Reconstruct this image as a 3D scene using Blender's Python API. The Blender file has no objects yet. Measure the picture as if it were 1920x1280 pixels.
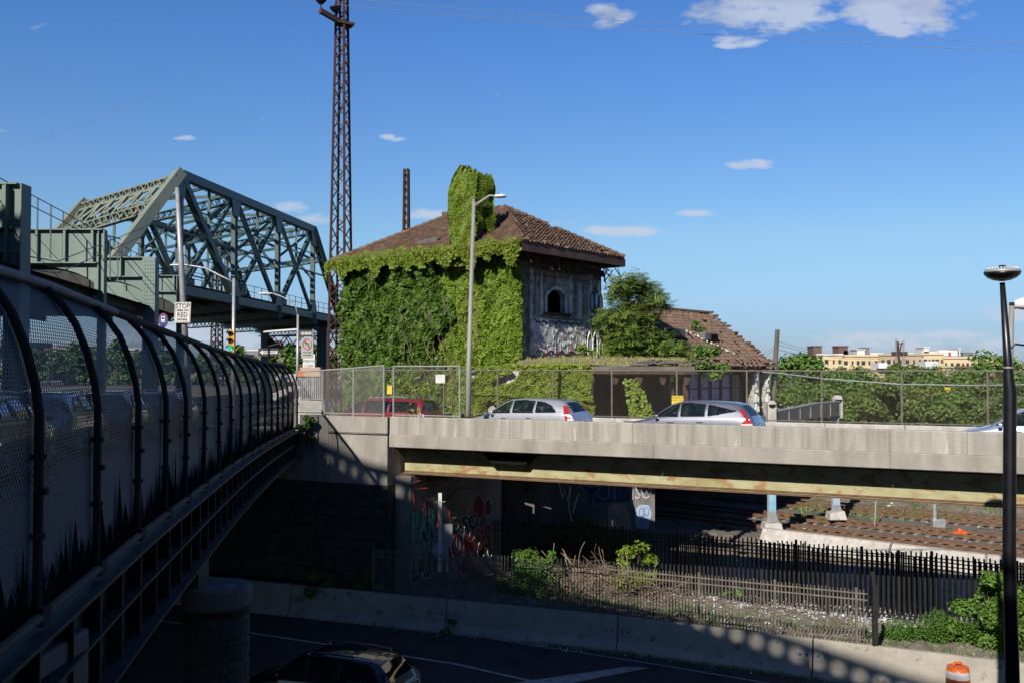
import bpy, math, random
from mathutils import Vector, Matrix, noise
R = math.radians
random.seed(7)
scene = bpy.context.scene
# ---------------------------------------------------------------- camera, sky, sun, exposure
EYE = 9.0                       # eye height above the sunken highway (z = 0)
F = 1867.0                      # focal length in photo pixels (35 mm lens)
PITCH = math.atan(48 / F)
cam_d = bpy.data.cameras.new("camera"); cam = bpy.data.objects.new("camera", cam_d)
scene.collection.objects.link(cam); scene.camera = cam
cam.location = (0, 0, EYE); cam.rotation_euler = (R(90) + PITCH, 0, 0)
cam_d.sensor_width = 36; cam_d.lens = 35.0; cam_d.clip_end = 6000; cam_d.clip_start = .05
S = Vector((.63, 1.36, -1.0)).normalized()      # the way sunlight travels
sun_d = bpy.data.lights.new("sun", 'SUN'); sun_d.energy = 5.0; sun_d.angle = R(.5); sun_d.color = (1, .93, .82)
sun = bpy.data.objects.new("sun", sun_d); scene.collection.objects.link(sun)
sun.rotation_euler = S.to_track_quat('-Z', 'Y').to_euler(); sun.location = (-20, -40, 60)
scene.view_settings.view_transform = 'Standard'; scene.view_settings.look = 'None'
scene.view_settings.exposure = 0.6; scene.view_settings.gamma = 1; scene.view_settings.use_curve_mapping = False
scene.cycles.transparent_max_bounces = 24; scene.cycles.max_bounces = 6
world = bpy.data.worlds.new("World"); scene.world = world; world.use_nodes = True
wt = world.node_tree; wt.nodes.clear()
def N(nt, kind, **kw):
    n = nt.nodes.new(kind)
    for k, v in kw.items():
        if k.startswith('i_'): n.inputs[k[2:].replace('_', ' ')].default_value = v
        else: setattr(n, k, v)
    return n
def M_(nt, op, a, b=None, c=None, clamp=False):
    n = nt.nodes.new('ShaderNodeMath'); n.operation = op; n.use_clamp = clamp
    for i, v in enumerate((a, b, c)):
        if v is None: continue
        if isinstance(v, (int, float)): n.inputs[i].default_value = v
        else: nt.links.new(v, n.inputs[i])
    return n.outputs[0]
def mixc(nt, fac, a, b):
    n = nt.nodes.new('ShaderNodeMix'); n.data_type = 'RGBA'
    for s, v in ((n.inputs[0], fac), (n.inputs[6], a), (n.inputs[7], b)):
        if isinstance(v, (int, float)): s.default_value = v
        elif isinstance(v, tuple): s.default_value = v if len(v) == 4 else (*v, 1)
        else: nt.links.new(v, s)
    return n.outputs[2]
sky = N(wt, 'ShaderNodeTexSky', sky_type='NISHITA', sun_disc=False, sun_elevation=math.asin(-S.z),
        sun_rotation=math.atan2(-S.x, -S.y), altitude=0, air_density=1.0, dust_density=0.3, ozone_density=1.0)
bg = N(wt, 'ShaderNodeBackground'); bg.inputs[1].default_value = SKYS = 0.06
wo = N(wt, 'ShaderNodeOutputWorld'); wt.links.new(bg.outputs[0], wo.inputs[0])
tc = N(wt, 'ShaderNodeTexCoord'); sx = N(wt, 'ShaderNodeSeparateXYZ'); wt.links.new(tc.outputs['Generated'], sx.inputs[0])
yy = M_(wt, 'MAXIMUM', sx.outputs[1], .02)
cu = M_(wt, 'DIVIDE', sx.outputs[0], yy); cv = M_(wt, 'DIVIDE', sx.outputs[2], yy)
# puffs of fair-weather cloud: azimuth, height, half sizes, density (tangents of world angles)
CL = [(.255, .362, .078, .026, 1.15), (.262, .39, .085, .04, 1.3), (.395, .360, .062, .024, 1.25), (.385, .395, .085, .045, 1.3), (.225, .333, .03, .006, .6), (.093, .36, .02, .018, .72), (.112, .353, .018, .013, .5),
      (.241, .204, .028, .0055, 1.05), (.106, .137, .042, .006, 1.1), (.13, .135, .02, .004, .8), (.184, .155, .022, .0045, .9), (.055, .145, .02, .003, .4),
      (-.222, .158, .022, .011, .55), (-.205, .148, .03, .008, .9), (-.083, .153, .03, .01, .6), (-.125, .232, .009, .0035, .7), (-.113, .2295, .011, .0035, .7),
      (-.33, .231, .014, .004, .55), (-.3, .033, .13, .016, .8), (-.22, .015, .1, .012, .7), (.36, .032, .05, .006, .85), (.44, .033, .045, .006, .9), (.5, .055, .03, .011, 1.0),
      (.46, .012, .12, .008, .5), (.07, .012, .06, .006, .4), (.22, .325, .02, .004, .6), (.24, .328, .025, .006, .55), (.4, .022, .2, .02, .35)]
nz = N(wt, 'ShaderNodeTexNoise'); nz.inputs['Scale'].default_value = 26; nz.inputs['Detail'].default_value = 9; nz.inputs['Roughness'].default_value = .62
cmb = N(wt, 'ShaderNodeCombineXYZ'); wt.links.new(cu, cmb.inputs[0]); wt.links.new(M_(wt, 'MULTIPLY', cv, 2.2), cmb.inputs[1]); wt.links.new(cmb.outputs[0], nz.inputs['Vector'])
acc = None
for u0, v0, ru, rv, dn in CL:
    a = M_(wt, 'POWER', M_(wt, 'DIVIDE', M_(wt, 'SUBTRACT', cu, u0), ru), 2)
    vv = M_(wt, 'SUBTRACT', cv, v0)
    b = M_(wt, 'POWER', M_(wt, 'DIVIDE', vv, rv), 2)
    m = M_(wt, 'MULTIPLY', M_(wt, 'SUBTRACT', 1.0, M_(wt, 'ADD', a, b)), 1.0)
    m = M_(wt, 'MAXIMUM', m, -1.0)
    m = M_(wt, 'ADD', M_(wt, 'MULTIPLY', M_(wt, 'ADD', m, 0.0), .5), dn * .5 - .5)
    acc = m if acc is None else M_(wt, 'MAXIMUM', acc, m)
nn = M_(wt, 'SUBTRACT', nz.outputs[0], .5)
dens = M_(wt, 'ADD', acc, M_(wt, 'MULTIPLY', nn, 2.1))
dens = M_(wt, 'MULTIPLY', dens, 2.3, clamp=True)
front = M_(wt, 'GREATER_THAN', sx.outputs[1], .05)
dens = M_(wt, 'MULTIPLY', M_(wt, 'MULTIPLY', dens, .82), front)
# thick middles of the big clouds turn grey underneath
nz2 = N(wt, 'ShaderNodeTexNoise'); nz2.inputs['Scale'].default_value = 11; nz2.inputs['Detail'].default_value = 4; wt.links.new(cmb.outputs[0], nz2.inputs['Vector'])
gre = M_(wt, 'MULTIPLY', M_(wt, 'SUBTRACT', nz2.outputs[0], .42, clamp=True), 3.2, clamp=True)
gre = M_(wt, 'MULTIPLY', gre, M_(wt, 'MULTIPLY', M_(wt, 'SUBTRACT', cv, .33, clamp=True), 38, clamp=True))
K = .66 / SKYS
ccol = mixc(wt, gre, (.56 * K, .63 * K, .76 * K), (.22 * K, .29 * K, .46 * K))
hs = N(wt, 'ShaderNodeHueSaturation'); hs.inputs['Saturation'].default_value = 1.0; hs.inputs['Value'].default_value = 1.5
wt.links.new(sky.outputs[0], hs.inputs['Color'])
# clear deep blue early summer air: tint of the sky by height above the horizon
rp = N(wt, 'ShaderNodeValToRGB'); el = rp.color_ramp.elements
stops = [(0, (.42, .58, 1.0)), (.03, (.45, .64, 1.1)), (.08, (.58, .80, 1.14)), (.125, (.68, .92, 1.17)), (.31, (.50, .88, 1.45)), (.6, (.32, .66, 1.2)), (1, (.28, .55, 1.05))]
while len(el) < len(stops): el.new(.5)
for e_, (p_, c_) in zip(el, stops): e_.position = p_; e_.color = (*[q / 1.5 for q in c_], 1)
wt.links.new(M_(wt, 'MAXIMUM', sx.outputs[2], 0.0), rp.inputs[0])
tint = N(wt, 'ShaderNodeMix', data_type='RGBA', blend_type='MULTIPLY'); tint.inputs[0].default_value = 1
wt.links.new(hs.outputs[0], tint.inputs[6]); wt.links.new(rp.outputs[0], tint.inputs[7])
wt.links.new(mixc(wt, dens, tint.outputs[2], ccol), bg.inputs[0])

# ---------------------------------------------------------------- helpers
col = scene.collection
def at(px, py, Y):
    dx = (px - 960) / F; dy = (640 - py) / F
    cp, sp = math.cos(PITCH), math.sin(PITCH)
    d = (dx, cp - dy * sp, sp + dy * cp); t = Y / d[1]
    return Vector((dx * t, Y, EYE + d[2] * t))
def atz(px, py, z):
    a = at(px, py, 1.0) - Vector((0, 0, EYE)); t = (z - EYE) / a.z
    return Vector((a.x * t, a.y * t, z))
def V(x, y, z=0): return Vector((x, y, z))
def rel(x, y, z): return Vector((x, y, EYE + z))
def rnd(a, b): return random.uniform(a, b)

class MB:
    def __init__(s): s.v = []; s.f = []; s.uv = None
    def add(s, vs, fs):
        o = len(s.v); s.v += [tuple(p) for p in vs]; s.f += [tuple(i + o for i in f) for f in fs]
    def box(s, c, size, M=None):
        hx, hy, hz = (q / 2 for q in size); P = []
        for x in (-hx, hx):
            for y in (-hy, hy):
                for z in (-hz, hz):
                    p = Vector((x, y, z))
                    if M: p = M @ p
                    P.append(Vector(c) + p)
        s.add(P, [(0, 1, 3, 2), (4, 6, 7, 5), (0, 4, 5, 1), (2, 3, 7, 6), (0, 2, 6, 4), (1, 5, 7, 3)])
    def bar(s, p, q, w, h=None, up=(0, 0, 1)):      # w across, h along up
        h = w if h is None else h
        p, q = Vector(p), Vector(q); d = (q - p)
        if d.length < 1e-6: return
        d.normalize(); up = Vector(up)
        if abs(d.dot(up.normalized())) > .98: up = Vector((0, 1, 0)) if abs(d.y) < .9 else Vector((1, 0, 0))
        sd = d.cross(up).normalized(); u2 = sd.cross(d).normalized()
        P = []
        for c in (p, q):
            for a, b in ((-1, -1), (1, -1), (1, 1), (-1, 1)): P.append(c + sd * (a * w / 2) + u2 * (b * h / 2))
        s.add(P, [(0, 1, 2, 3), (7, 6, 5, 4), (0, 4, 5, 1), (1, 5, 6, 2), (2, 6, 7, 3), (3, 7, 4, 0)])
    def tube(s, pts, r, n=8, cap=True):
        pts = [Vector(p) for p in pts]; rs = r if isinstance(r, (list, tuple)) else [r] * len(pts)
        o = len(s.v); prev = None
        for i, p in enumerate(pts):
            d = (pts[min(i + 1, len(pts) - 1)] - pts[max(i - 1, 0)])
            d = d.normalized() if d.length > 1e-9 else Vector((0, 0, 1))
            if prev is None:
                a = Vector((0, 0, 1)) if abs(d.z) < .9 else Vector((1, 0, 0)); sd = d.cross(a).normalized()
            else: sd = (prev - d * prev.dot(d)).normalized()
            prev = sd; u2 = d.cross(sd)
            for k in range(n):
                t = 2 * math.pi * k / n; s.v.append(tuple(p + sd * (math.cos(t) * rs[i]) + u2 * (math.sin(t) * rs[i])))
        for i in range(len(pts) - 1):
            for k in range(n):
                a = o + i * n + k; b = o + i * n + (k + 1) % n; s.f.append((a, b, b + n, a + n))
        if cap:
            s.f.append(tuple(o + k for k in range(n))[::-1]); s.f.append(tuple(o + (len(pts) - 1) * n + k for k in range(n)))
    def prism(s, poly, ext):        # planar polygon extruded by a vector
        poly = [Vector(p) for p in poly]; ext = Vector(ext); n = len(poly)
        P = poly + [p + ext for p in poly]
        s.add(P, [tuple(range(n))[::-1], tuple(range(n, 2 * n))] + [(i, (i + 1) % n, (i + 1) % n + n, i + n) for i in range(n)])
    def lathe(s, c, prof, n=20, axis=None):
        o = len(s.v); c = Vector(c)
        for r, z in prof:
            for k in range(n):
                t = 2 * math.pi * k / n; p = Vector((r * math.cos(t), r * math.sin(t), z))
                if axis: p = axis @ p
                s.v.append(tuple(c + p))
        for i in range(len(prof) - 1):
            for k in range(n):
                a = o + i * n + k; b = o + i * n + (k + 1) % n; s.f.append((a, b, b + n, a + n))
        s.f.append(tuple(o + k for k in range(n))[::-1]); s.f.append(tuple(o + (len(prof) - 1) * n + k for k in range(n)))
    def grid(s, fn, nu, nv):
        o = len(s.v)
        for j in range(nv + 1):
            for i in range(nu + 1): s.v.append(tuple(fn(i / nu, j / nv)))
        for j in range(nv):
            for i in range(nu):
                a = o + j * (nu + 1) + i; s.f.append((a, a + 1, a + nu + 2, a + nu + 1))
    def leaf(s, p, n, size, asp=.85):
        n = Vector(n).normalized(); t = n.cross(Vector((rnd(-1, 1), rnd(-1, 1), rnd(-1, 1))))
        if t.length < 1e-3: return
        t.normalize(); b = n.cross(t); h = size / 2
        o = len(s.v)
        s.v += [tuple(p - t * h), tuple(p + b * (h * asp) + n * (h * .25)), tuple(p + t * h), tuple(p - b * (h * asp) + n * (h * .25))]
        s.f.append((o, o + 1, o + 2, o + 3))
    def build(s, name, m, parent=None, smooth=False, bevel=0):
        off = Vector((0, 0, 0)); q = parent
        while q: off += q.location; q = q.parent
        me = bpy.data.meshes.new(name)
        me.from_pydata([(x - off.x, y - off.y, z - off.z) for x, y, z in s.v] if parent else s.v, [], s.f)
        if s.uv:
            ul = me.uv_layers.new(name="UVMap")
            ul.data.foreach_set('uv', [c for f in s.f for i in f for c in s.uv[i]])
        me.validate()
        o = bpy.data.objects.new(name, me); col.objects.link(o)
        if m: me.materials.append(m)
        if parent: o.parent = parent
        if smooth:
            for p in me.polygons: p.use_smooth = True
        if bevel:
            md = o.modifiers.new('bevel', 'BEVEL'); md.width = bevel; md.segments = 2; md.limit_method = 'ANGLE'
        return o
def tag(o, label=None, cat=None, group=None, kind=None):
    if label: o['label'] = label
    if cat: o['category'] = cat
    if group: o['group'] = group
    if kind: o['kind'] = kind
    return o
def thing(name, label, cat, loc=(0, 0, 0), group=None):
    o = bpy.data.objects.new(name, None); col.objects.link(o); o.location = loc; o.empty_display_size = .3
    return tag(o, label, cat, group)
def kids(o): return [c for c in bpy.data.objects if c.parent == o]
def copy_tree(o, parent=None):
    c = o.copy(); col.objects.link(c); c.parent = parent
    for ch in kids(o): copy_tree(ch, c)
    return c
def poly_interp(x, xs, ys):
    if x <= xs[0]: return ys[0]
    for i in range(len(xs) - 1):
        if x <= xs[i + 1]: return ys[i] + (ys[i + 1] - ys[i]) * (x - xs[i]) / (xs[i + 1] - xs[i])
    return ys[-1]

# ---------------------------------------------------------------- materials
ALB = .68
def mat(name, c1, c2=None, scale=3., rough=.8, metal=0., bump=0., c3=None, s3=12., t3=.62, stretch=None, detail=6, island=0., coat=0., spec=.5, lo=.35, hi=.65):
    c1 = tuple(q * ALB for q in c1); c2 = c2 and tuple(q * ALB for q in c2); c3 = c3 and tuple(q * ALB for q in c3)
    m = bpy.data.materials.new(name); m.use_nodes = True; nt = m.node_tree
    b = nt.nodes['Principled BSDF']; b.inputs['Roughness'].default_value = rough; b.inputs['Metallic'].default_value = metal
    b.inputs['Specular IOR Level'].default_value = spec; b.inputs['Coat Weight'].default_value = coat; b.inputs['Coat Roughness'].default_value = .04
    if c2 is None: b.inputs['Base Color'].default_value = (*c1, 1); return m
    tc = N(nt, 'ShaderNodeTexCoord'); mp = N(nt, 'ShaderNodeMapping'); nt.links.new(tc.outputs['Object'], mp.inputs[0])
    if stretch: mp.inputs['Scale'].default_value = stretch
    nz = N(nt, 'ShaderNodeTexNoise'); nz.inputs['Scale'].default_value = scale; nz.inputs['Detail'].default_value = detail; nz.inputs['Roughness'].default_value = .6
    nt.links.new(mp.outputs[0], nz.inputs['Vector'])
    mr = N(nt, 'ShaderNodeMapRange'); mr.inputs[1].default_value = lo; mr.inputs[2].default_value = hi; nt.links.new(nz.outputs[0], mr.inputs[0])
    fac = mr.outputs[0]
    if island:
        g = N(nt, 'ShaderNodeNewGeometry')
        fac = M_(nt, 'ADD', M_(nt, 'MULTIPLY', fac, 1 - island), M_(nt, 'MULTIPLY', g.outputs['Random Per Island'], island))
    c = mixc(nt, fac, c1, c2)
    if c3:
        n3 = N(nt, 'ShaderNodeTexNoise'); n3.inputs['Scale'].default_value = s3; n3.inputs['Detail'].default_value = 5; nt.links.new(mp.outputs[0], n3.inputs['Vector'])
        r3 = N(nt, 'ShaderNodeMapRange'); r3.inputs[1].default_value = t3; r3.inputs[2].default_value = t3 + .1; nt.links.new(n3.outputs[0], r3.inputs[0])
        c = mixc(nt, r3.outputs[0], c, c3)
    nt.links.new(c, b.inputs['Base Color'])
    if bump:
        nb = N(nt, 'ShaderNodeTexNoise'); nb.inputs['Scale'].default_value = scale * 6; nb.inputs['Detail'].default_value = 6; nt.links.new(tc.outputs['Object'], nb.inputs['Vector'])
        bp = N(nt, 'ShaderNodeBump'); bp.inputs['Strength'].default_value = bump; bp.inputs['Distance'].default_value = .05
        nt.links.new(nb.outputs[0], bp.inputs['Height']); nt.links.new(bp.outputs[0], b.inputs['Normal'])
    return m
def leafmat(name, dark, light, scale=.9, trans=.3, island=.45):
    m = mat(name, dark, light, scale=scale, rough=.55, island=island, spec=.35, lo=.3, hi=.7); nt = m.node_tree
    b = nt.nodes['Principled BSDF']; out = nt.nodes['Material Output']
    tr = N(nt, 'ShaderNodeBsdfTranslucent'); mx = N(nt, 'ShaderNodeMixShader'); mx.inputs[0].default_value = trans
    cs = b.inputs['Base Color'].links[0].from_socket
    hs = N(nt, 'ShaderNodeHueSaturation'); hs.inputs['Hue'].default_value = .485; hs.inputs['Value'].default_value = 1.35
    nt.links.new(cs, hs.inputs['Color']); nt.links.new(hs.outputs[0], tr.inputs[0])
    nt.links.new(b.outputs[0], mx.inputs[1]); nt.links.new(tr.outputs[0], mx.inputs[2]); nt.links.new(mx.outputs[0], out.inputs[0])
    return m
def meshmat(name, color, cell=.05, wire=.1, rough=.45, metal=.5):
    m = bpy.data.materials.new(name); m.use_nodes = True; nt = m.node_tree
    b = nt.nodes['Principled BSDF']; out = nt.nodes['Material Output']
    b.inputs['Base Color'].default_value = (*color, 1); b.inputs['Roughness'].default_value = rough; b.inputs['Metallic'].default_value = metal
    uv = N(nt, 'ShaderNodeUVMap'); sp = N(nt, 'ShaderNodeSeparateXYZ'); nt.links.new(uv.outputs[0], sp.inputs[0])
    # woven wire: slightly wavy diagonals
    wob = M_(nt, 'MULTIPLY', M_(nt, 'SINE', M_(nt, 'MULTIPLY', sp.outputs[1], 6.283 / cell)), cell * .06)
    u = M_(nt, 'ADD', sp.outputs[0], wob)
    def stripe(s):
        a = M_(nt, 'DIVIDE', s, cell * 1.414); fr = M_(nt, 'FRACT', M_(nt, 'ADD', a, 500.0))
        return M_(nt, 'LESS_THAN', M_(nt, 'ABSOLUTE', M_(nt, 'SUBTRACT', fr, .5)), wire / 2)
    k = M_(nt, 'MAXIMUM', stripe(M_(nt, 'ADD', u, sp.outputs[1])), stripe(M_(nt, 'SUBTRACT', u, sp.outputs[1])))
    tr = N(nt, 'ShaderNodeBsdfTransparent'); mx = N(nt, 'ShaderNodeMixShader')
    nt.links.new(k, mx.inputs[0]); nt.links.new(tr.outputs[0], mx.inputs[1]); nt.links.new(b.outputs[0], mx.inputs[2]); nt.links.new(mx.outputs[0], out.inputs[0])
    return m
X = {}
X['conc'] = mat('concrete', (.26, .24, .21), (.39, .365, .32), scale=1.3, stretch=(1, 1, .35), bump=.25, c3=(.42, .40, .36), s3=3.2, t3=.63)
X['conc_streak'] = mat('streaked_concrete', (.27, .25, .215), (.44, .42, .375), scale=2.2, stretch=(1.6, 1.6, .16), bump=.3, island=.1, detail=10, c3=(.66, .64, .6), s3=2.6, t3=.635)
X['conc_pale'] = mat('pale_concrete', (.40, .38, .34), (.58, .56, .52), scale=2.5, bump=.3, c3=(.22, .2, .18), s3=7, t3=.62)
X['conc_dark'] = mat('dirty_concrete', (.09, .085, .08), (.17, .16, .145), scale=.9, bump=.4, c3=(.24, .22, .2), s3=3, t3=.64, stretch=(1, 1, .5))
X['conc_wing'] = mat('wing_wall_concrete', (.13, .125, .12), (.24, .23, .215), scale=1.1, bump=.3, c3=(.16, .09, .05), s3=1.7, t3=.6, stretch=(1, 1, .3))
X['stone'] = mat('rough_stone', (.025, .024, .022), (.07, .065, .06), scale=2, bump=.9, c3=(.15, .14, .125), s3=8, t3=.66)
X['barrier'] = mat('barrier_concrete', (.33, .305, .255), (.42, .39, .33), scale=1.5, bump=.3, c3=(.18, .165, .14), s3=2.6, t3=.6)
X['girder_paint'] = mat('cream_steel_paint', (.31, .28, .13), (.47, .45, .27), scale=1.9, rough=.6, bump=.12, c3=(.33, .19, .075), s3=3.0, t3=.54, stretch=(.7, .7, 1.2), detail=9)
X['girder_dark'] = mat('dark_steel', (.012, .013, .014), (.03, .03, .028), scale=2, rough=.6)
X['rust'] = mat('rusty_steel', (.035, .015, .010), (.085, .036, .021), scale=2.2, rough=.85, bump=.2, c3=(.03, .018, .014), s3=1.2, t3=.6)
X['rust_rail'] = mat('rusty_rail', (.10, .05, .025), (.19, .10, .05), scale=4, rough=.8)
X['green'] = mat('green_bridge_paint', (.034, .075, .070), (.06, .112, .104), scale=.8, rough=.5, bump=.08, c3=(.13, .075, .04), s3=1.6, t3=.655, stretch=(1, 1, .5))
X['green_pale'] = mat('pale_green_bridge_paint', (.20, .235, .175), (.27, .30, .225), scale=.5, rough=.5, c3=(.34, .25, .12), s3=.7, t3=.6)
X['gplate'] = mat('sunlit_tone_green_plate', (.12, .185, .16), (.185, .25, .22), scale=.9, rough=.55, bump=.08, c3=(.19, .13, .08), s3=1.9, t3=.63, stretch=(1, 1, .4))  # bridge green lightened to put sunlight into the plate colour
X['deckdark'] = mat('dark_deck', (.012, .014, .014), (.035, .038, .036), scale=2)
X['galv'] = mat('galvanised_steel', (.34, .35, .36), (.47, .48, .49), scale=4, rough=.45, metal=.35)
X['galv_dull'] = mat('dull_galvanised_pipe', (.13, .135, .14), (.2, .2, .21), scale=4, rough=.6, metal=.2)
X['polegrey'] = mat('grey_lamp_pole', (.24, .23, .21), (.33, .32, .295), scale=3, rough=.6, c3=(.17, .165, .15), s3=3, t3=.6, stretch=(1, 1, .3))
X['fence_post'] = mat('weathered_fence_post', (.13, .115, .095), (.2, .18, .155), scale=4, rough=.8)
X['rib'] = mat('rusty_fence_pipe', (.012, .008, .006), (.03, .015, .01), scale=3, rough=.85, c3=(.06, .024, .014), s3=3, t3=.62)
X['railpipe'] = mat('brown_bottom_pipe', (.06, .04, .026), (.12, .085, .06), scale=4, rough=.8)
X['black'] = mat('black_paint', (.006, .006, .009), (.012, .012, .016), scale=5, rough=.35)
X['blackfence'] = mat('black_iron', (.007, .0065, .006), (.02, .018, .015), scale=5, rough=.6)
X['brownfence'] = mat('brown_iron', (.11, .09, .07), (.21, .18, .145), scale=4, rough=.75)
X['asphalt'] = mat('asphalt', (.040, .038, .038), (.062, .058, .056), scale=.9, rough=.92, bump=.3, c3=(.028, .027, .027), s3=.8, t3=.55, detail=10)
X['paintline'] = mat('worn_road_paint', (.33, .33, .31), (.6, .6, .57), scale=3, rough=.8, c3=(.1, .1, .1), s3=9, t3=.64)
X['soil'] = mat('yard_soil', (.16, .125, .095), (.30, .25, .20), scale=1.4, rough=.95, bump=.8, c3=(.30, .27, .23), s3=9, t3=.6)
X['gravel'] = mat('ballast_gravel', (.11, .095, .08), (.26, .235, .205), scale=9, rough=.95, bump=1., c3=(.10, .065, .04), s3=1.2, t3=.55, lo=.3, hi=.7)
X['bank'] = mat('bank_earth', (.12, .10, .075), (.22, .19, .15), scale=2, rough=.95, bump=.8, c3=(.08, .11, .04), s3=1.3, t3=.56)
X['upper'] = mat('upper_ground_dirt', (.09, .085, .07), (.15, .14, .12), scale=.6, rough=.95, bump=.4)
X['tile'] = mat('clay_roof_tile', (.075, .042, .028), (.20, .118, .075), scale=2.5, rough=.85, island=.62, c3=(.30, .24, .14), s3=1.4, t3=.66)
X['tile2'] = mat('redder_clay_roof_tile', (.10, .062, .042), (.23, .145, .098), scale=1.5, rough=.85, island=.55, c3=(.22, .18, .12), s3=.8, t3=.62)
X['soffit'] = mat('rotten_eaves_timber', (.03, .018, .014), (.09, .05, .038), scale=3, rough=.9)
X['fascia'] = mat('rusty_fascia', (.045, .026, .022), (.10, .055, .045), scale=2, rough=.8, c3=(.16, .07, .05), s3=2, t3=.6)
X['housewall'] = mat('stained_house_wall', (.32, .31, .27), (.60, .58, .52), scale=1.3, rough=.9, bump=.3, c3=(.09, .075, .06), s3=1.7, t3=.56, stretch=(1, 1, .6))
X['board'] = mat('peeling_painted_board', (.50, .54, .53), (.78, .80, .80), scale=2.2, rough=.8, bump=.3, c3=(.20, .10, .08), s3=2.1, t3=.6)
X['whitepaint'] = mat('white_spray_paint', (.85, .87, .9), (.95, .96, .98), scale=8)
X['blackspray'] = mat('black_spray_paint', (.012, .012, .014), (.03, .03, .035), scale=8)
X['redspray'] = mat('red_spray_paint', (.42, .05, .04), (.52, .08, .06), scale=6)
X['darkredspray'] = mat('dark_red_spray_paint', (.30, .02, .02), (.4, .04, .035), scale=4)
X['greenspray'] = mat('green_spray_paint', (.04, .42, .24), (.06, .5, .3), scale=3)
X['limespray'] = mat('lime_spray_paint', (.03, .32, .05), (.05, .40, .08), scale=3)
X['bluespray'] = mat('pale_blue_spray_paint', (.30, .42, .62), (.42, .55, .75), scale=3)
X['bluecol'] = mat('bright_blue_paint', (.14, .38, .56), (.30, .52, .64), scale=3)
X['navyspray'] = mat('navy_spray_paint', (.03, .04, .09), (.05, .07, .14), scale=3)
X['purple'] = mat('lilac_painted_panel', (.52, .42, .66), (.72, .62, .86), scale=1.3, rough=.85, c3=(.16, .12, .16), s3=2, t3=.58)
X['brick'] = mat('red_brick', (.15, .085, .062), (.23, .14, .11), scale=3, rough=.9)
X['wood'] = mat('grey_weathered_wood', (.10, .085, .07), (.18, .155, .13), scale=4, rough=.9, stretch=(1, 1, .2))
X['void'] = mat('dark_interior', (.01, .01, .01), (.02, .018, .016), scale=1, spec=0.)
X['bark'] = mat('bark', (.045, .035, .026), (.10, .082, .062), scale=5, rough=.95, bump=.5)
X['deadwood'] = mat('dry_brush', (.16, .11, .075), (.33, .25, .185), scale=2, rough=.95, island=.5)
X['litter'] = mat('scattered_litter', (.25, .26, .28), (.75, .76, .78), scale=2, island=.85)
X['pebble'] = mat('loose_stones', (.12, .105, .09), (.34, .31, .27), scale=2, island=.8, rough=.95)
X['ivy_y'] = leafmat('yellow_green_ivy_leaf', (.095, .19, .012), (.29, .385, .035), island=.55)  # yellow green is the leaf colour of this ivy itself
X['ivy_d'] = leafmat('deep_green_vine_leaf', (.045, .12, .013), (.155, .265, .034), island=.5)
X['ivy_g'] = leafmat('eaves_ivy_leaf', (.14, .225, .016), (.31, .385, .045), island=.55)
X['tree'] = leafmat('tree_leaf', (.065, .15, .026), (.19, .32, .055), scale=.35, island=.45)
X['tree2'] = leafmat('olive_tree_leaf', (.085, .14, .03), (.22, .31, .07), scale=.35, island=.45)
X['tree3'] = leafmat('fresh_green_leaf', (.07, .17, .026), (.19, .33, .05), scale=.5, island=.45)
X['ailan'] = leafmat('compound_leaf', (.12, .21, .04), (.32, .43, .09), scale=.5, island=.5)
X['weed'] = leafmat('weed_leaf', (.07, .18, .03), (.18, .35, .06), scale=.8, island=.5)
X['grass'] = leafmat('dry_grass_blade', (.25, .28, .07), (.55, .5, .2), scale=.5, island=.5)
X['glass'] = mat('car_glass', (.012, .02, .024), rough=.04, spec=1.0, coat=1.0)
X['clearglass'] = mat('see_through_car_glass', (.02, .03, .03), rough=.03, spec=.9)
_g = X['clearglass'].node_tree; _m = N(_g, 'ShaderNodeMixShader'); _m.inputs[0].default_value = .42; _t = N(_g, 'ShaderNodeBsdfTransparent'); _t.inputs[0].default_value = (.62, .74, .70, 1)
_g.links.new(_t.outputs[0], _m.inputs[1]); _g.links.new(_g.nodes['Principled BSDF'].outputs[0], _m.inputs[2]); _g.links.new(_m.outputs[0], _g.nodes['Material Output'].inputs[0])
X['seat'] = mat('car_seat_cloth', (.10, .10, .105), (.17, .165, .16), scale=6, rough=.9)
X['rubber'] = mat('tyre_rubber', (.012, .012, .012), (.02, .02, .02), scale=6, rough=.85)
X['chrome'] = mat('alloy_rim', (.5, .5, .52), (.6, .6, .62), scale=6, rough=.3, metal=.9)
X['redlens'] = mat('red_tail_lens', (.40, .012, .012), (.5, .03, .025), scale=6, rough=.1, coat=1)
X['clearlens'] = mat('clear_lamp_lens', (.7, .7, .72), (.85, .85, .87), scale=6, rough=.1, coat=1)
X['signwhite'] = mat('white_sign_face', (.62, .62, .6), (.74, .74, .72), scale=3, rough=.5)
X['signgrey'] = mat('grey_sign_back', (.3, .3, .3), (.42, .42, .42), scale=3, rough=.5)
X['signblack'] = mat('sign_black', (.01, .01, .01), (.018, .018, .018), scale=3, rough=.5)
X['signblue'] = mat('blue_sign_face', (.012, .03, .20), (.02, .05, .28), scale=3, rough=.5)
X['signyellow'] = mat('yellow_sign_face', (.72, .50, .03), (.82, .60, .06), scale=3, rough=.5)
X['signred'] = mat('red_sign_ring', (.5, .02, .02), (.6, .04, .03), scale=3, rough=.5)
X['sigyellow'] = mat('yellow_signal_housing', (.55, .32, .02), (.68, .42, .04), scale=3, rough=.5)
X['orange'] = mat('orange_plastic', (.65, .10, .015), (.78, .17, .03), scale=5, rough=.45, c3=(.4, .07, .02), s3=6, t3=.68)
X['white_pl'] = mat('white_reflective_band', (.62, .62, .64), (.78, .78, .8), scale=5, rough=.4, c3=(.35, .33, .3), s3=6, t3=.66)
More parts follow.
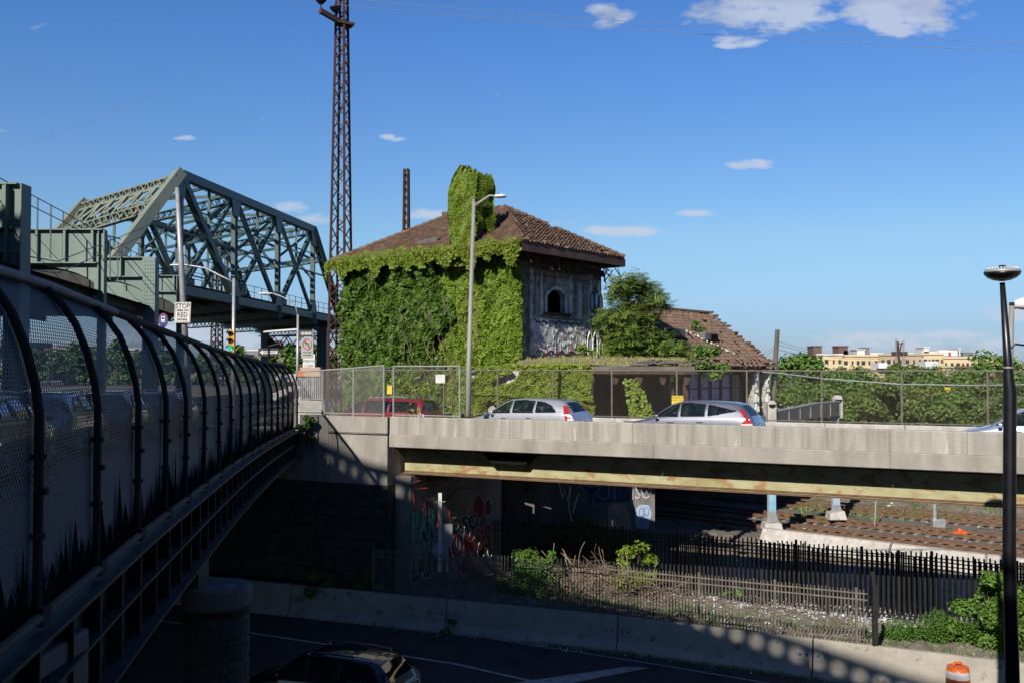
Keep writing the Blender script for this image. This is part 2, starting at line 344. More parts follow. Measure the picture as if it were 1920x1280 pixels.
X['lampwhite'] = mat('white_lamp_housing', (.62, .62, .62), (.72, .72, .72), scale=3, rough=.35)
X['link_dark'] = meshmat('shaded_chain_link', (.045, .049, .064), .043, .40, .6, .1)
X['link_grey'] = meshmat('galvanised_chain_link', (.26, .25, .24), .055, .12, .5, .3)
X['link_brown'] = meshmat('weathered_chain_link', (.14, .12, .10), .055, .038, .7, .1)
def lamp_glow(name, c, s):
    m = mat(name, c); b = m.node_tree.nodes['Principled BSDF']; b.inputs['Emission Color'].default_value = (*c, 1); b.inputs['Emission Strength'].default_value = s; return m
X['greenlit'] = lamp_glow('lit_green_signal', (.0, .55, .38), .8)
X['amberlens'] = mat('unlit_amber_lens', (.10, .045, .005)); X['redoff'] = mat('unlit_red_lens', (.06, .008, .005))
def carpaint(name, c, metal=.6): return mat(name, c, tuple(min(1, q * 1.06) for q in c), scale=3, rough=.32, metal=metal, coat=1.)
X['car_silver'] = carpaint('silver_car_paint', (.56, .58, .62)); X['car_grey'] = carpaint('steel_grey_car_paint', (.33, .34, .40), .75)
X['car_red'] = carpaint('dark_red_car_paint', (.24, .006, .012), .2); X['car_black'] = carpaint('black_car_paint', (.004, .004, .006), .0)
X['car_blue'] = carpaint('pale_blue_car_paint', (.38, .44, .56), .4); X['car_navy'] = carpaint('dark_blue_car_paint', (.03, .04, .08), .4)
X['pbrick'] = mat('yellow_brick', (.66, .5, .28), (.76, .6, .38), scale=.15, rough=.9)
X['pbrick2'] = mat('buff_brick', (.44, .34, .22), (.52, .42, .29), scale=.15, rough=.9)
X['pinkwall'] = mat('pinkish_masonry', (.48, .34, .26), (.58, .44, .34), scale=.2, rough=.9)
X['pwhite'] = mat('white_roof_structure', (.62, .62, .62), (.74, .74, .74), scale=.3)
X['darkwin'] = mat('dark_window_glass', (.03, .035, .04), (.07, .08, .09), scale=.4, rough=.2)
X['slate'] = mat('grey_far_masonry', (.16, .15, .16), (.23, .215, .22), scale=.1)
X['stad'] = mat('brown_far_masonry', (.15, .125, .125), (.22, .185, .18), scale=.05, stretch=(1, 1, 6))
def masonry(m, ex, bw, bh, mortar=.012, dark=.45):
    '''cut courses and joints into a wall material; ex = horizontal direction along the wall'''
    nt = m.node_tree; b = nt.nodes['Principled BSDF']; tc = N(nt, 'ShaderNodeTexCoord')
    dt = N(nt, 'ShaderNodeVectorMath', operation='DOT_PRODUCT'); nt.links.new(tc.outputs['Object'], dt.inputs[0]); dt.inputs[1].default_value = tuple(ex)
    sp = N(nt, 'ShaderNodeSeparateXYZ'); nt.links.new(tc.outputs['Object'], sp.inputs[0]); cb = N(nt, 'ShaderNodeCombineXYZ')
    nt.links.new(dt.outputs['Value'], cb.inputs[0]); nt.links.new(sp.outputs[2], cb.inputs[1])
    br_ = N(nt, 'ShaderNodeTexBrick'); br_.inputs['Scale'].default_value = 1; br_.inputs['Brick Width'].default_value = bw; br_.inputs['Row Height'].default_value = bh; br_.inputs['Mortar Size'].default_value = mortar
    br_.inputs['Color1'].default_value = (1, 1, 1, 1); br_.inputs['Color2'].default_value = (.72, .72, .72, 1); br_.inputs['Mortar'].default_value = (dark, dark, dark, 1); nt.links.new(cb.outputs[0], br_.inputs['Vector'])
    mx = N(nt, 'ShaderNodeMix', data_type='RGBA', blend_type='MULTIPLY'); mx.inputs[0].default_value = 1
    nt.links.new(b.inputs['Base Color'].links[0].from_socket, mx.inputs[6]); nt.links.new(br_.outputs[0], mx.inputs[7]); nt.links.new(mx.outputs[2], b.inputs['Base Color'])
masonry(X['housewall'], Vector((.6, .8, 0)), .75, .36, .02, .4)
masonry(X['brick'], Vector((.7, .7, 0)), .24, .08, .008, .6)
_txt = {}
def text(name, s, size, m, parent, origin, right, up, off=0., thick=.004, align='CENTER', sx=1.):
    cu = bpy.data.curves.new('t', 'FONT'); cu.body = s; cu.size = size; cu.align_x = align; cu.align_y = 'CENTER'
    cu.offset = off; cu.extrude = thick; cu.resolution_u = 2
    o = bpy.data.objects.new('t', cu); col.objects.link(o)
    dg = bpy.context.evaluated_depsgraph_get(); me = bpy.data.meshes.new_from_object(o.evaluated_get(dg))
    bpy.data.objects.remove(o); bpy.data.curves.remove(cu)
    right = Vector(right).normalized(); up = Vector(up).normalized(); nrm = right.cross(up)
    b = MB(); b.v = [tuple(Vector(origin) + right * (p.co.x * sx) + up * p.co.y + nrm * p.co.z) for p in me.vertices]
    b.f = [tuple(p.vertices) for p in me.polygons]; bpy.data.meshes.remove(me)
    return b.build(name, m, parent)
# ================================================================ ground and setting
W2 = Vector((.893, -.449, 0)).normalized(); IN = Vector((.449, .893, 0)).normalized(); BO = V(0, 33.7)
def BR(t, d, z): return BO + W2 * t + IN * d + V(0, 0, EYE + z)      # road bridge frame: along, inward, height from eye
BAR = [(-40, 48.5), (-22, 41.8), (-11, 37.7), (-6.5, 35.9), (-2.2, 34.2), (3.4, 32.0), (8.8, 29.3), (13.8, 26.8), (24, 21.6), (40, 13.5)]
def bary(x): return poly_interp(x, [p[0] for p in BAR], [p[1] for p in BAR])
b = MB(); b.add([(-3000, -3000, -.4), (3000, -3000, -.4), (3000, 3000, -.4), (-3000, 3000, -.4)], [(0, 1, 2, 3)])
tag(b.build('ground', X['upper']), kind='structure')
b = MB()
pts = [(-40, -60), (60, -60), (60, 3.2)] + [(x, y) for x, y in BAR[::-1]]
b.add([(x, y, 0) for x, y in pts], [tuple(range(len(pts)))])
tag(b.build('highway', X['asphalt']), kind='structure')
# painted lines on the highway
def ribbon(pp, w, z=.008):
    b = MB()
    for (p, q) in zip(pp, pp[1:]):
        p, q = atz(*p, z), atz(*q, z); d = (q - p).normalized(); s = V(-d.y, d.x) * w / 2
        b.add([p - s, q - s, q + s, p + s], [(0, 1, 2, 3)])
    return b
m = ribbon([(300, 1163), (460, 1184), (850, 1243), (1010, 1279), (1080, 1300)], .14)
m2 = ribbon([(620, 1146), (820, 1183), (900, 1193), (1240, 1246), (1500, 1290)], .08)
m.v += m2.v; m.f += [tuple(i + len(m.v) - len(m2.v) for i in f) for f in m2.f]
q = [atz(*p, .012) for p in ((965, 1279), (1175, 1249), (1218, 1251), (1130, 1268), (1060, 1282), (985, 1300))]
m.add(q, [tuple(range(6))])
tag(m.build('road_markings', X['paintline']), kind='structure')
# yard between the highway barrier and the tracks
TQ = Vector((.64, .77, 0)).normalized(); TD = Vector((.77, -.64, 0)).normalized(); TP = V(16.9, 63)
def hq(x, y): return (V(x, y) - TP).dot(TQ)
def yard_h(x, y):
    d = y - bary(x)
    z = -8.12 - .2 * min(d, 5) / 5 - .68 * max(0, min(1, (d - 5) / 8))
    q_ = hq(x, y)
    if q_ > 4.5: z += min(6.25, (q_ - 4.5) * .32)
    z += .10 * noise.noise((x * .9, y * .9, 0)) + .05 * noise.noise((x * 3, y * 3, 4))
    if 1.5 < x < 4.5 and 0 < d < 2.0: z += .12
    return EYE + z
b = MB()
b.grid(lambda u, v: (lambda x: (lambda y: Vector((x, y, yard_h(x, y))))(bary(x) + .12 + (v ** 1.4) * (112 - bary(x))))(-11 + 90 * u), 260, 200)
o = b.build('yard_ground', X['soil'], smooth=True); tag(o, kind='structure')
o.data.materials.append(X['gravel']); o.data.materials.append(X['bank'])
for p in o.data.polygons:
    c = p.center; qq = hq(c.x, c.y)
    if qq > 4.4: p.material_index = 2
    elif qq > -10.5 and c.y - bary(c.x) > 7: p.material_index = 1
# upper ground (street level land behind the abutments)
PL = [(-3000, 56), (-40, 53.8), (-4.45, 36.2), (-4.45, 37.5), (-1.3, 43), (-.4, 47.3), (6.65, 47.2), (9.3, 69), (17.3, 66.5), (26, 80), (40, 71), (90, 40), (3000, 40), (3000, 3000), (-3000, 3000)]
b = MB(); b.prism([(x, y, EYE - 9.3) for x, y in PL], (0, 0, 6.45))
tag(b.build('street_level_ground', X['upper']), kind='structure')
# street on the left carried by the steel bridge, and road deck on plateau
def fx(Z): return -2.2 - .171 * Z + (.0014 * (Z - 18) ** 2 if Z > 18 else 0)
def fb(Z): return poly_interp(Z, [0, 11, 17, 38], [-1.80, -1.80, -1.89, -2.28])
def ft(Z): return poly_interp(Z, [0, 9, 14.5, 20.5, 30, 38], [.78, .72, .53, .36, .14, .03])
b = MB(); zs = [-8 + i * 2 for i in range(24)]
for z in zs:
    b.add([rel(fx(z) - .1, z, fb(z) - .3), rel(-30, z + 3, fb(z) - .3), rel(-30, z + 5, fb(z + 2) - .3), rel(fx(z + 2) - .1, z + 2, fb(z + 2) - .3)], [(0, 1, 2, 3)])
    b.add([rel(fx(z) - .1, z, fb(z) - .6), rel(-30, z + 3, fb(z) - .6), rel(-30, z + 5, fb(z + 2) - .6), rel(fx(z + 2) - .1, z + 2, fb(z + 2) - .6)], [(3, 2, 1, 0)])
tag(b.build('side_street', X['girder_dark']), kind='structure')  # asphalt given the near-black steel colour so its shade sits in the colour
b = MB(); b.add([BR(-60, .3, -2.82), BR(-4.95, .3, -2.82), BR(-4.95, 6.8, -2.82), BR(-60, 14, -2.82)], [(0, 1, 2, 3)])
tag(b.build('approach_road', X['asphalt']), kind='structure')

# ================================================================ highway barrier
root = thing('highway_barrier', 'long concrete barrier wall along the shaded sunken highway', 'barrier', (0, bary(0), 0))
joints = [-40, -26, -20, -14, -8, -2.2, 3.4, 8.8, 14.6, 20, 26, 33, 40]
for j, (a, c) in enumerate(zip(joints, joints[1:])):
    n = 6; secs = []
    b = MB()
    for k in range(n + 1):
        x = a + .02 + (c - a - .04) * k / n; y = bary(x); e = .3
        d = (V(x + e, bary(x + e)) - V(x - e, bary(x - e))).normalized(); out = V(d.y, -d.x)
        for (dd, z) in ((.30, -.05), (.30, .08), (.13, .30), (.03, 1.06), (0, 1.08), (-.14, 1.08), (-.16, 1.05), (-.3, 0)):
            b.v.append(tuple(V(x, y) + out * dd + V(0, 0, z)))
    for k in range(n):
        for r_ in range(7):
            o_ = k * 8 + r_; b.f.append((o_, o_ + 8, o_ + 9, o_ + 1))
    b.f.append(tuple(range(8))); b.f.append(tuple(n * 8 + i for i in range(8))[::-1])
    b.build('barrier_segment', X['barrier'], root)
bf = Vector((.9, -.43, 0)).normalized()
for x in (-2.2, 3.4, 8.8):           # stickers of graffiti across the joints
    y = bary(x); o3 = Vector((bf.y, -bf.x, 0)); o3 = V(-.43, -.9).normalized()
    for sgn in (-1, 1):
        b = MB(); c = V(x, y, .62) + bf * (.26 * sgn) + o3 * .125
        up = (V(0, 0, 1) - o3 * .11).normalized()
        b.bar(c - bf * .2, c + bf * .2, .3, .012, up=o3)
        b.build('reflector_plate', X['signgrey'], root)
        for k, dx in enumerate((-.1, .1)):
            b = MB(); b.lathe(c + bf * dx + o3 * .008, [(.045, 0), (.045, .006)], 8, axis=o3.to_track_quat('Z', 'Y').to_matrix()); b.build('bolt', X['conc_dark'], root)

# ================================================================ road bridge over the cut
br = thing('road_bridge', 'concrete road bridge with stained parapet and cream steel edge girder over the tracks', 'bridge', tuple(BR(-4.95, 0, -9)))
joint_t = [-4.93, -3.0, -.1, 1.2, 2.95, 4.3, 5.75, 7.3, 8.8, 10.3, 12, 14, 16.2, 18.4, 20.6, 22.8, 25, 28, 31, 34]
b = MB(); g = MB()
for a, c in zip(joint_t, joint_t[1:]):
    pr = [(0, -2.40), (0, -1.80), (.03, -1.77), (.27, -1.77), (.3, -1.8), (.3, -2.8), (.05, -2.8), (.05, -2.4)]
    b.prism([BR(a + .004, d, z) for d, z in pr], W2 * (c - a - .008))
b.build('parapet', X['conc_streak'], br)
for a, c in ((-4.93, -1.2), (-1.19, 5.0), (5.01, 12), (12.01, 19), (19.01, 26), (26.01, 34)):
    e = 0 if a < -2 else .025
    g.prism([BR(a, d - e, z) for d, z in [(0, -2.875), (-.03, -2.85), (-.03, -2.43), (0, -2.405), (.3, -2.405), (.3, -2.875)]], W2 * (c - a))
g.build('deck_fascia', X['conc'], br)
b = MB(); b.prism([BR(-4.9, .3, -2.805), BR(34, .3, -2.805), BR(34, 7, -2.805), BR(-4.9, 7, -2.805)], (0, 0, -.14)); b.build('deck_slab', X['asphalt'], br)
b = MB(); b.prism([BR(-4.9, .31, -2.801), BR(34, .31, -2.801), BR(34, 1.3, -2.801), BR(-4.9, 1.3, -2.801)], (0, 0, .14)); b.build('kerb_walk', X['conc'], br)
b = MB()
b.bar(BR(-4.88, .95, -3.4), BR(34, .95, -3.4), .03, .92)
b.build('edge_girder', X['girder_paint'], br)
b = MB(); b.bar(BR(-4.88, .93, -3.87), BR(34, .93, -3.87), .36, .035); b.bar(BR(-4.88, .925, -3.80), BR(34, .925, -3.80), .03, .05); b.build('bottom_flange', X['rust_rail'], br)
b = MB()
for d in (2.6, 4.4, 6.2): b.bar(BR(-4.7, d, -3.4), BR(34, d, -3.4), .03, .92); b.bar(BR(-4.7, d, -3.86), BR(34, d, -3.86), .3, .03)
b.build('inner_girder', X['girder_dark'], br)
b = MB()
a_, c_ = -1.15, .35
b.prism([BR(t, .5, z) for t, z in ((a_ - .25, -2.95), (a_ + .1, -3.33), (c_ - .1, -3.33), (c_ + .25, -2.95))], IN * .35)
b.build('notch_shade_block', X['void'], br)  # made-up near-black block standing for the notch of shade on the girder
b = MB()      # far side wall
for i in range(-14, 19):
    a, c = i * 2.66 - 1.5, (i + 1) * 2.66 - 1.52
    if a < -4.9: continue
    b.prism([BR(a, d, z) for d, z in [(6.75, -2.8), (6.7, -2.03), (6.73, -2.0), (7.02, -2.0), (7.05, -2.9)]], W2 * (c - a))
b.build('far_parapet', X['conc_pale'], br)
b = MB(); b.box(BR(-4.75, .95, -3.93), (.5, .4, .07), Matrix.Rotation(math.atan2(W2.y, W2.x), 3, 'Z')); b.build('bearing', X['rust'], br)
for tt, s_ in ((2.75, 'TOOM'), (5.1, 'OVO')):
    text('graffiti', s_, .62, X['conc_dark'], br, BR(tt, 6.69, -2.32), W2, (0, 0, 1), sx=1.3)

# abutment carrying the left end of the bridge
ab = thing('abutment_wall', 'tall concrete abutment with rough stone base at the left end of the road bridge', 'wall', tuple(BR(-7, 0, -9)))
b = MB(); b.prism([BR(-40, 0, -9.2), BR(-40, 0, -4.25), BR(-5.0, 0, -4.25), BR(-5.0, 0, -9.2)], IN * 1.2); 
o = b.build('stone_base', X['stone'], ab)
b = MB()
for a, c in ((-40, -8.95), (-8.94, -7.62), (-7.61, -5.0)):
    zt = -2.35 if c < -8.9 else -1.79
    b.prism([BR(a, -.04, -4.25), BR(a, -.04, zt), BR(c, -.04, zt), BR(c, -.04, -4.25)], IN * (.36 if zt > -2 else 1.1))
    b.prism([BR(a, .32, -4.25), BR(a, .32, -2.83), BR(c, .32, -2.83), BR(c, .32, -4.25)], IN * .8)
b.build('upper_wall', X['conc'], ab)
b = MB(); b.prism([BR(-7.6, -.1, -2.42), BR(-7.6, -.1, -2.37), BR(-5.0, -.1, -2.37), BR(-5.0, -.1, -2.42)], IN * .06); b.build('ledge', X['conc_dark'], ab)
b = MB(); random.seed(3)
for r_ in range(12):                 # projecting stone courses
    z = -9 + r_ * .395; t = -36 + rnd(0, 1)
    while t < -5.6:
        w_ = rnd(.5, 1.3); w_ = min(w_, -5.05 - t)
        b.box(BR(t + w_ / 2, -.02 - rnd(0, .05), z + .19), (w_ - .03, .16, .36), Matrix.Rotation(math.atan2(W2.y, W2.x), 3, 'Z')); t += w_
b.build('stone_courses', X['stone'], ab)
b = MB(); b.prism([BR(-4.98, 1.25, -4.2), BR(-4.98, 1.25, -2.9), BR(-3.6, 1.9, -2.9), BR(-3.6, 1.9, -4.2)], IN * .4); b.build('back_wall', X['conc_dark'], ab)
# wing wall (bridge seat) with graffiti
wg = thing('wing_wall', 'shaded concrete bridge seat wall covered in green and red graffiti', 'wall', (-2, 38, 0))
A = rel(-4.3, 36.42, 0); B_ = rel(-3.66, 36.15, 0); C_ = rel(-.45, 42.2, 0)
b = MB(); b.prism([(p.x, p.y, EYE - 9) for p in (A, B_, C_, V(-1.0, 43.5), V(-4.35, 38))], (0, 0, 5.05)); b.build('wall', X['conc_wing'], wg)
wd = (C_ - B_).normalized(); wn = wd.cross(V(0, 0, 1)); wl = (C_ - B_).length
def WG(a, z): return B_ + wd * a + wn * .006 + V(0, 0, z)
text('graffiti', 'PAR', 1.5, X['blackspray'], wg, WG(.85, -5.85), wd, (0, 0, 1), off=.11, thick=.002, sx=.62)
text('graffiti', 'PAR', 1.5, X['greenspray'], wg, WG(.85, -5.85) + wn * .008, wd, (0, 0, 1), off=.065, thick=.002, sx=.62)
text('graffiti', 'LAB', 1.3, X['whitepaint'], wg, WG(.72, -7.35), wd, (0, 0, 1), off=.05, thick=.002, sx=.6)
text('graffiti', 'LAB', 1.3, X['blackspray'], wg, WG(.72, -7.35) + wn * .006, wd, (0, 0, 1), off=.035, thick=.002, sx=.6)
text('graffiti', 'ii', 1.1, X['limespray'], wg, WG(.95, -7.2) + wn * .012, wd, (0, 0, 1), off=.05, thick=.002, sx=.8)
text('graffiti', 'SOMOS', 1.25, X['whitepaint'], wg, WG(4.1, -7.0), wd, (0, 0, 1), off=.07, thick=.002, sx=.85)
text('graffiti', 'SOMOS', 1.25, X['darkredspray'], wg, WG(4.1, -7.0) + wn * .008, wd, (0, 0, 1), off=.05, thick=.002, sx=.85)
text('graffiti', 'OSO', .8, X['whitepaint'], wg, WG(3.8, -6.2), wd, (0, 0, 1), off=.06, thick=.002, sx=1.3)
text('graffiti', 'OSO', .8, X['blackspray'], wg, WG(3.8, -6.2) + wn * .008, wd, (0, 0, 1), off=.045, thick=.002, sx=1.3)
def scrib(parent, frame, pts, m, r=.018, name='graffiti'):
    b = MB(); P = [frame(*p) for p in pts]
    b.tube(P, r, 5); return b.build(name, m, parent)
scrib(wg, WG, [(.12, -4.2), (.5, -4.15), (1.2, -4.3)], X['redspray'], .02)
scrib(wg, WG, [(.85, -4.8), (1.0, -5.5), (1.05, -6.4), (1.1, -7.3)], X['redspray'], .025)
scrib(wg, WG, [(.1, -5.75), (.9, -5.65)], X['redspray'], .02)
scrib(wg, WG, [(.7, -4.7), (.95, -5.1), (.75, -5.3), (1.1, -4.9), (1.2, -5.5)], X['redspray'], .02)
scrib(wg, WG, [(.05, -4.3), (.3, -5.3), (.2, -6.3)], X['redspray'], .03)
scrib(wg, WG, [(.4, -4.45), (1.5, -4.5), (2.8, -4.3)], X['redspray'], .025)
scrib(wg, WG, [(1.5, -5.2), (1.9, -5.8), (1.6, -6.2), (2.1, -6.9)], X['redspray'], .03)
scrib(wg, WG, [(2.4, -5.1), (3.4, -4.7), (4.6, -4.9)], X['darkredspray'], .03)
scrib(wg, WG, [(1.5, -7.9), (2.4, -7.6), (3.4, -7.2)], X['redspray'], .02)
random.seed(13)
for k in range(16):
    a0, z0 = rnd(.3, 6.0), rnd(-7.9, -5.2); rr = rnd(.22, .5); b = MB()
    P = [WG(a0 + rr * (1 + .3 * math.sin(i * 2.1 + k)) * math.cos(i * .45), z0 + rr * (1.1 + .25 * math.cos(i * 1.7 + k)) * math.sin(i * .45)) - wn * .003 for i in range(14)]
    b.add(P, [tuple(range(14))]); b.build('graffiti', X[('darkredspray', 'blackspray', 'conc_dark', 'greenspray', 'bluespray', 'darkredspray', 'navyspray')[k % 7]], wg)
    scrib(wg, WG, [(a0 + rr * 1.15 * math.cos(i * .55), z0 + rr * 1.25 * math.sin(i * .55)) for i in range(11)], X['whitepaint' if k % 3 else 'blackspray'], .012)
random.seed(12)
for k in range(9):
    a0, z0 = rnd(2.6, 6.2), rnd(-7.6, -5.4); rr = rnd(.15, .35)
    scrib(wg, WG, [(a0 + rr * math.cos(i * .7) * .7, z0 + rr * math.sin(i * .7) * 1.3) for i in range(9)], X['whitepaint'] if k % 2 else X['darkredspray'], .012)
# white marker post and grey box in front of wing wall
b = MB(); p = at(825, 920, 37.0); p.z = EYE - 4.65; b.prism([p + V(-.065, 0), p + V(.065, 0), p + V(.065, .05), p + V(-.065, .05)], (0, 0, -2.9))
r_ = thing('marker_post', 'slim white marker post beside the graffiti wing wall', 'post', (p.x, p.y, EYE - 8.2)); b.build('post', X['signwhite'], r_)
b = MB(); b.tube([p + V(-.2, 0, -.35), p + V(.2, 0, -.32)], .015, 5); b.build('crosspiece', X['galv'], r_)
b = MB(); p = at(838, 998, 37.2); b.box(p + V(0, .1, 0), (.42, .3, .65)); b.box(p + V(0, .1, -.9), (.1, .1, 1.15))
tag(b.build('utility_box', X['signgrey']), 'grey steel utility box on a stub post before the wing wall', 'utility box')

# second wall under the bridge with graffiti, dark far wall, columns
iw = thing('graffiti_wall', 'concrete retaining wall with outlined graffiti under the middle of the road bridge', 'wall', (4, 47, 0))
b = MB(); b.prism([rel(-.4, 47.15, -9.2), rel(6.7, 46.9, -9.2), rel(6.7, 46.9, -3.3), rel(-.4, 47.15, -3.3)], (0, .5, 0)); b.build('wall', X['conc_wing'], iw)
def IW(px, py): q = at(px, py, 46.9); return q + V(0, -.03 + (6.7 - q.x) * .035, 0)
scr = [([(1048, 905), (1055, 935), (1058, 920), (1063, 940), (1070, 912), (1066, 950), (1078, 938), (1074, 962), (1085, 925)], X['whitepaint']),
       ([(1083, 905), (1100, 925), (1108, 960), (1115, 925), (1133, 908), (1108, 912), (1083, 905)], X['bluespray']),
       ([(1066, 950), (1072, 978)], X['whitepaint']), ([(1100, 925), (1108, 962), (1116, 926)], X['navyspray'])]
for pts, m_ in scr: scrib(iw, IW, pts, m_, .03)
def shape(parent, frame, pts, m, d=V(0, -.006)):
    b = MB(); b.prism([frame(*p) + d for p in pts], (0, -.004, 0)); return b.build('graffiti', m, parent)
shape(iw, IW, [(1088, 915), (1100, 925), (1107, 955), (1114, 927), (1129, 912), (1110, 906)], X['navyspray'])
shape(iw, IW, [(1112, 912), (1180, 908), (1182, 938), (1118, 942)], X['navyspray'])
shape(iw, IW, [(1140, 950), (1150, 942), (1172, 944), (1180, 960), (1184, 992), (1140, 992)], X['pinkwall'])
shape(iw, IW, [(1190, 955), (1200, 945), (1216, 946), (1222, 962), (1216, 990), (1192, 990)], X['bluespray'])
text('graffiti', 'UIE', 1.0, X['bluespray'], iw, IW(1148, 925) + V(0, -.02), (1, 0, 0), (0, 0, 1), thick=.002, sx=1.1)
text('graffiti', 'UIE', 1.0, X['navyspray'], iw, IW(1148, 925) + V(0, -.03), (1, 0, 0), (0, 0, 1), off=-.02, thick=.002, sx=1.1)
text('graffiti', 'ISO', 1.0, X['whitepaint'], iw, IW(1203, 923) + V(0, -.02), (1, 0, 0), (0, 0, 1), thick=.002, sx=.62)
text('graffiti', 'ISO', 1.0, X['conc_wing'], iw, IW(1203, 923) + V(0, -.03), (1, 0, 0), (0, 0, 1), off=-.022, thick=.002, sx=.62)
for cx, cy in ((1203, 960), (1212, 958), (1150, 965), (1162, 972), (1206, 975), (1170, 955)):
    scrib(iw, IW, [(cx + 5 * math.cos(i * .8), cy + 8 * math.sin(i * .8)) for i in range(9)], X['navyspray'], .02)
fw = thing('dark_track_wall', 'long dark wall with faint outlined lettering beyond the tracks under the bridge', 'wall', (13, 68, 0))
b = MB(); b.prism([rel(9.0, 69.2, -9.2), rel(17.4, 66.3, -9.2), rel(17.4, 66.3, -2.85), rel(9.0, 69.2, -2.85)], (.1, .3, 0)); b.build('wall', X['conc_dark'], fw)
fd = Vector((8.4, -2.9, 0)).normalized(); fn = V(fd.y, -fd.x) * 1
P0 = rel(13.6, 67.55, -8.0)
text('graffiti', 'CONDOR', 1.9, X['conc_wing'], fw, P0 + fn * .02, fd, (0, 0, 1), off=.03, thick=.002, sx=.8)
text('graffiti', 'CONDOR', 1.9, X['navyspray'], fw, P0 + fn * .03, fd, (0, 0, 1), off=-.02, thick=.002, sx=.8)

# platform slab carrying the station building over the tracks, with painted steel columns and end girder
ps = thing('platform_slab', 'platform slab on columns carrying the long roofed station wing over the tracks', 'platform', (10, 55, EYE - 3.4))
b = MB(); b.prism([rel(x, y, -3.5) for x, y in ((-1.2, 43.2), (3.4, 41.6), (4.6, 47), (6.7, 47.1), (16.8, 60), (12, 66), (2, 60))], (0, 0, .55)); b.build('slab', X['conc_dark'], ps)
for (px, py, Z, mm) in ((1447, 992, 52, 'bluecol'), (1567, 972, 57, 'bluespray')):
    top = at(px, 800, Z); base = at(px, py, Z)
    c = thing('steel_column', 'bright blue graffitied steel column on a concrete footing under the bridge' if px < 1500 else 'smaller pale graffitied column on a stepped footing farther along the tracks', 'column', tuple(base))
    b = MB(); h = base.z; 
    for dx, dy, wx, wy in ((0, -.17, .36, .03), (0, .17, .36, .03), (0, 0, .03, .31)): b.box((base.x + dx, base.y + dy, (h + EYE - 2.9) / 2 + .2), (wx, wy, EYE - 2.9 - h - .4))
    b.build('column', X['galv'], c)
    b = MB(); zt = at(px, 958, Z).z if px < 1500 else at(px, 945, Z).z; b.box((base.x, base.y - .19, (zt + EYE - 3.6) / 2), (.37, .012, EYE - 3.6 - zt)); b.build('painted_face', X[mm], c)
    b = MB(); b.prism([base + V(-.5, -.5, .0), base + V(.5, -.5, 0), base + V(.4, -.4, .38 if px < 1500 else .5), base + V(-.4, -.4, .38)], (0, .9, 0)); b.build('footing', X['conc_pale'], c, bevel=.03)
    b = MB()
    for i in range(5): scr_c = base + V(0, -.2, 2.3 + i * .35); b.tube([scr_c + V(.12 * math.cos(k), 0, .16 * math.sin(k)) for k in range(7)], .018, 4)
    b.build('graffiti', X['navyspray'], c)
    b = MB()
    for sx_ in (-1, 1): b.prism([base + V(.18 * sx_, -.15, .36), base + V(.36 * sx_, -.15, .36), base + V(.18 * sx_, -.15, .9)], (0, .03, 0))
    b.build('gusset', X['galv'], c)
pg = thing('plate_girder_rail', 'dark blue steel plate girder between two grey concrete posts behind the road bridge', 'girder', tuple(at(1455, 790, 50)))
p0, p1 = at(1455, 778, 50), at(1572, 772, 57); zt, zb = EYE - 1.95, EYE - 2.75
b = MB(); b.prism([V(p0.x, p0.y, zb), V(p0.x, p0.y, zt - .25), V(p0.x + .6 * (p1.x - p0.x), p0.y + .6 * (p1.y - p0.y), zt), V(p1.x, p1.y, zt), V(p1.x, p1.y, zb)], (.1, -.05, 0)); b.build('web', X['car_navy'], pg)
b = MB(); b.bar(V(p0.x, p0.y, zt - .24), V(p0.x + .6 * (p1.x - p0.x), p0.y + .6 * (p1.y - p0.y), zt + .01), .3, .05); b.bar(V(p0.x + .6 * (p1.x - p0.x), p0.y + .6 * (p1.y - p0.y), zt + .01), V(p1.x, p1.y, zt + .01), .3, .05); b.build('top_flange', X['galv'], pg)
b = MB()
for k in range(7):
    c = p0.lerp(p1, k / 6); b.box((c.x + .02, c.y - .1, (zt + zb) / 2), (.07, .12, zt - zb - .1))
b.build('stiffener', X['galv'], pg)
for px, Z, w_ in ((1446, 49.5, .42), (1570, 57.2, .5)):
    q = at(px, 760, Z); b = MB(); b.box((q.x, q.y, EYE - 2.35), (w_, .5, 1.1)); b.lathe((q.x, q.y - .25, EYE - 1.85), [(w_ / 2, 0), (w_ / 2, .5)], 16, axis=Matrix.Rotation(R(-90), 3, 'X')); b.build('end_post', X['conc_pale'], pg, bevel=.03)

# ================================================================ railway
for i, (qc, lab) in enumerate(((-3.1, 'nearest rusty railway track on gravel ballast behind the low white wall'), (2.0, 'second rusty railway track below the far earth bank'), (-7.0, 'rusty track with its rail close behind the low white wall'))):
    t = thing('railway_track', lab, 'railway track', tuple(TP + TQ * qc + V(0, 0, 0)), 'railway tracks under the bridge')
    for s_ in (-.75, .75):
        b = MB(); p = TP + TQ * (qc + s_)
        b.bar(p - TD * 28 + V(0, 0, .17), p + TD * 26 + V(0, 0, .17), .09, .17); b.build('rail', X['rust_rail'], t)
    b = MB()
    for k in range(-40, 40):
        p = TP + TQ * qc + TD * (k * .62 + 1); b.bar(p - TQ * 1.25 + V(0, 0, .045), p + TQ * 1.25 + V(0, 0, .045), .22, .1)
    tag(b.build('sleepers', X['soil'], t))
    if qc > 0:
        b = MB(); p = TP + TQ * (qc + 1.5); b.bar(p - TD * 28 + V(0, 0, .3), p + TD * 26 + V(0, 0, .3), .16, .12); b.build('third_rail', X['rust_rail'], t)
ww = thing('low_white_wall', 'low whitewashed concrete wall in full sun beside the railway tracks', 'wall', (17, 47, 0))
p0, p1, p2 = V(12.9, 51.2), V(22.2, 42.8), V(34, 32)
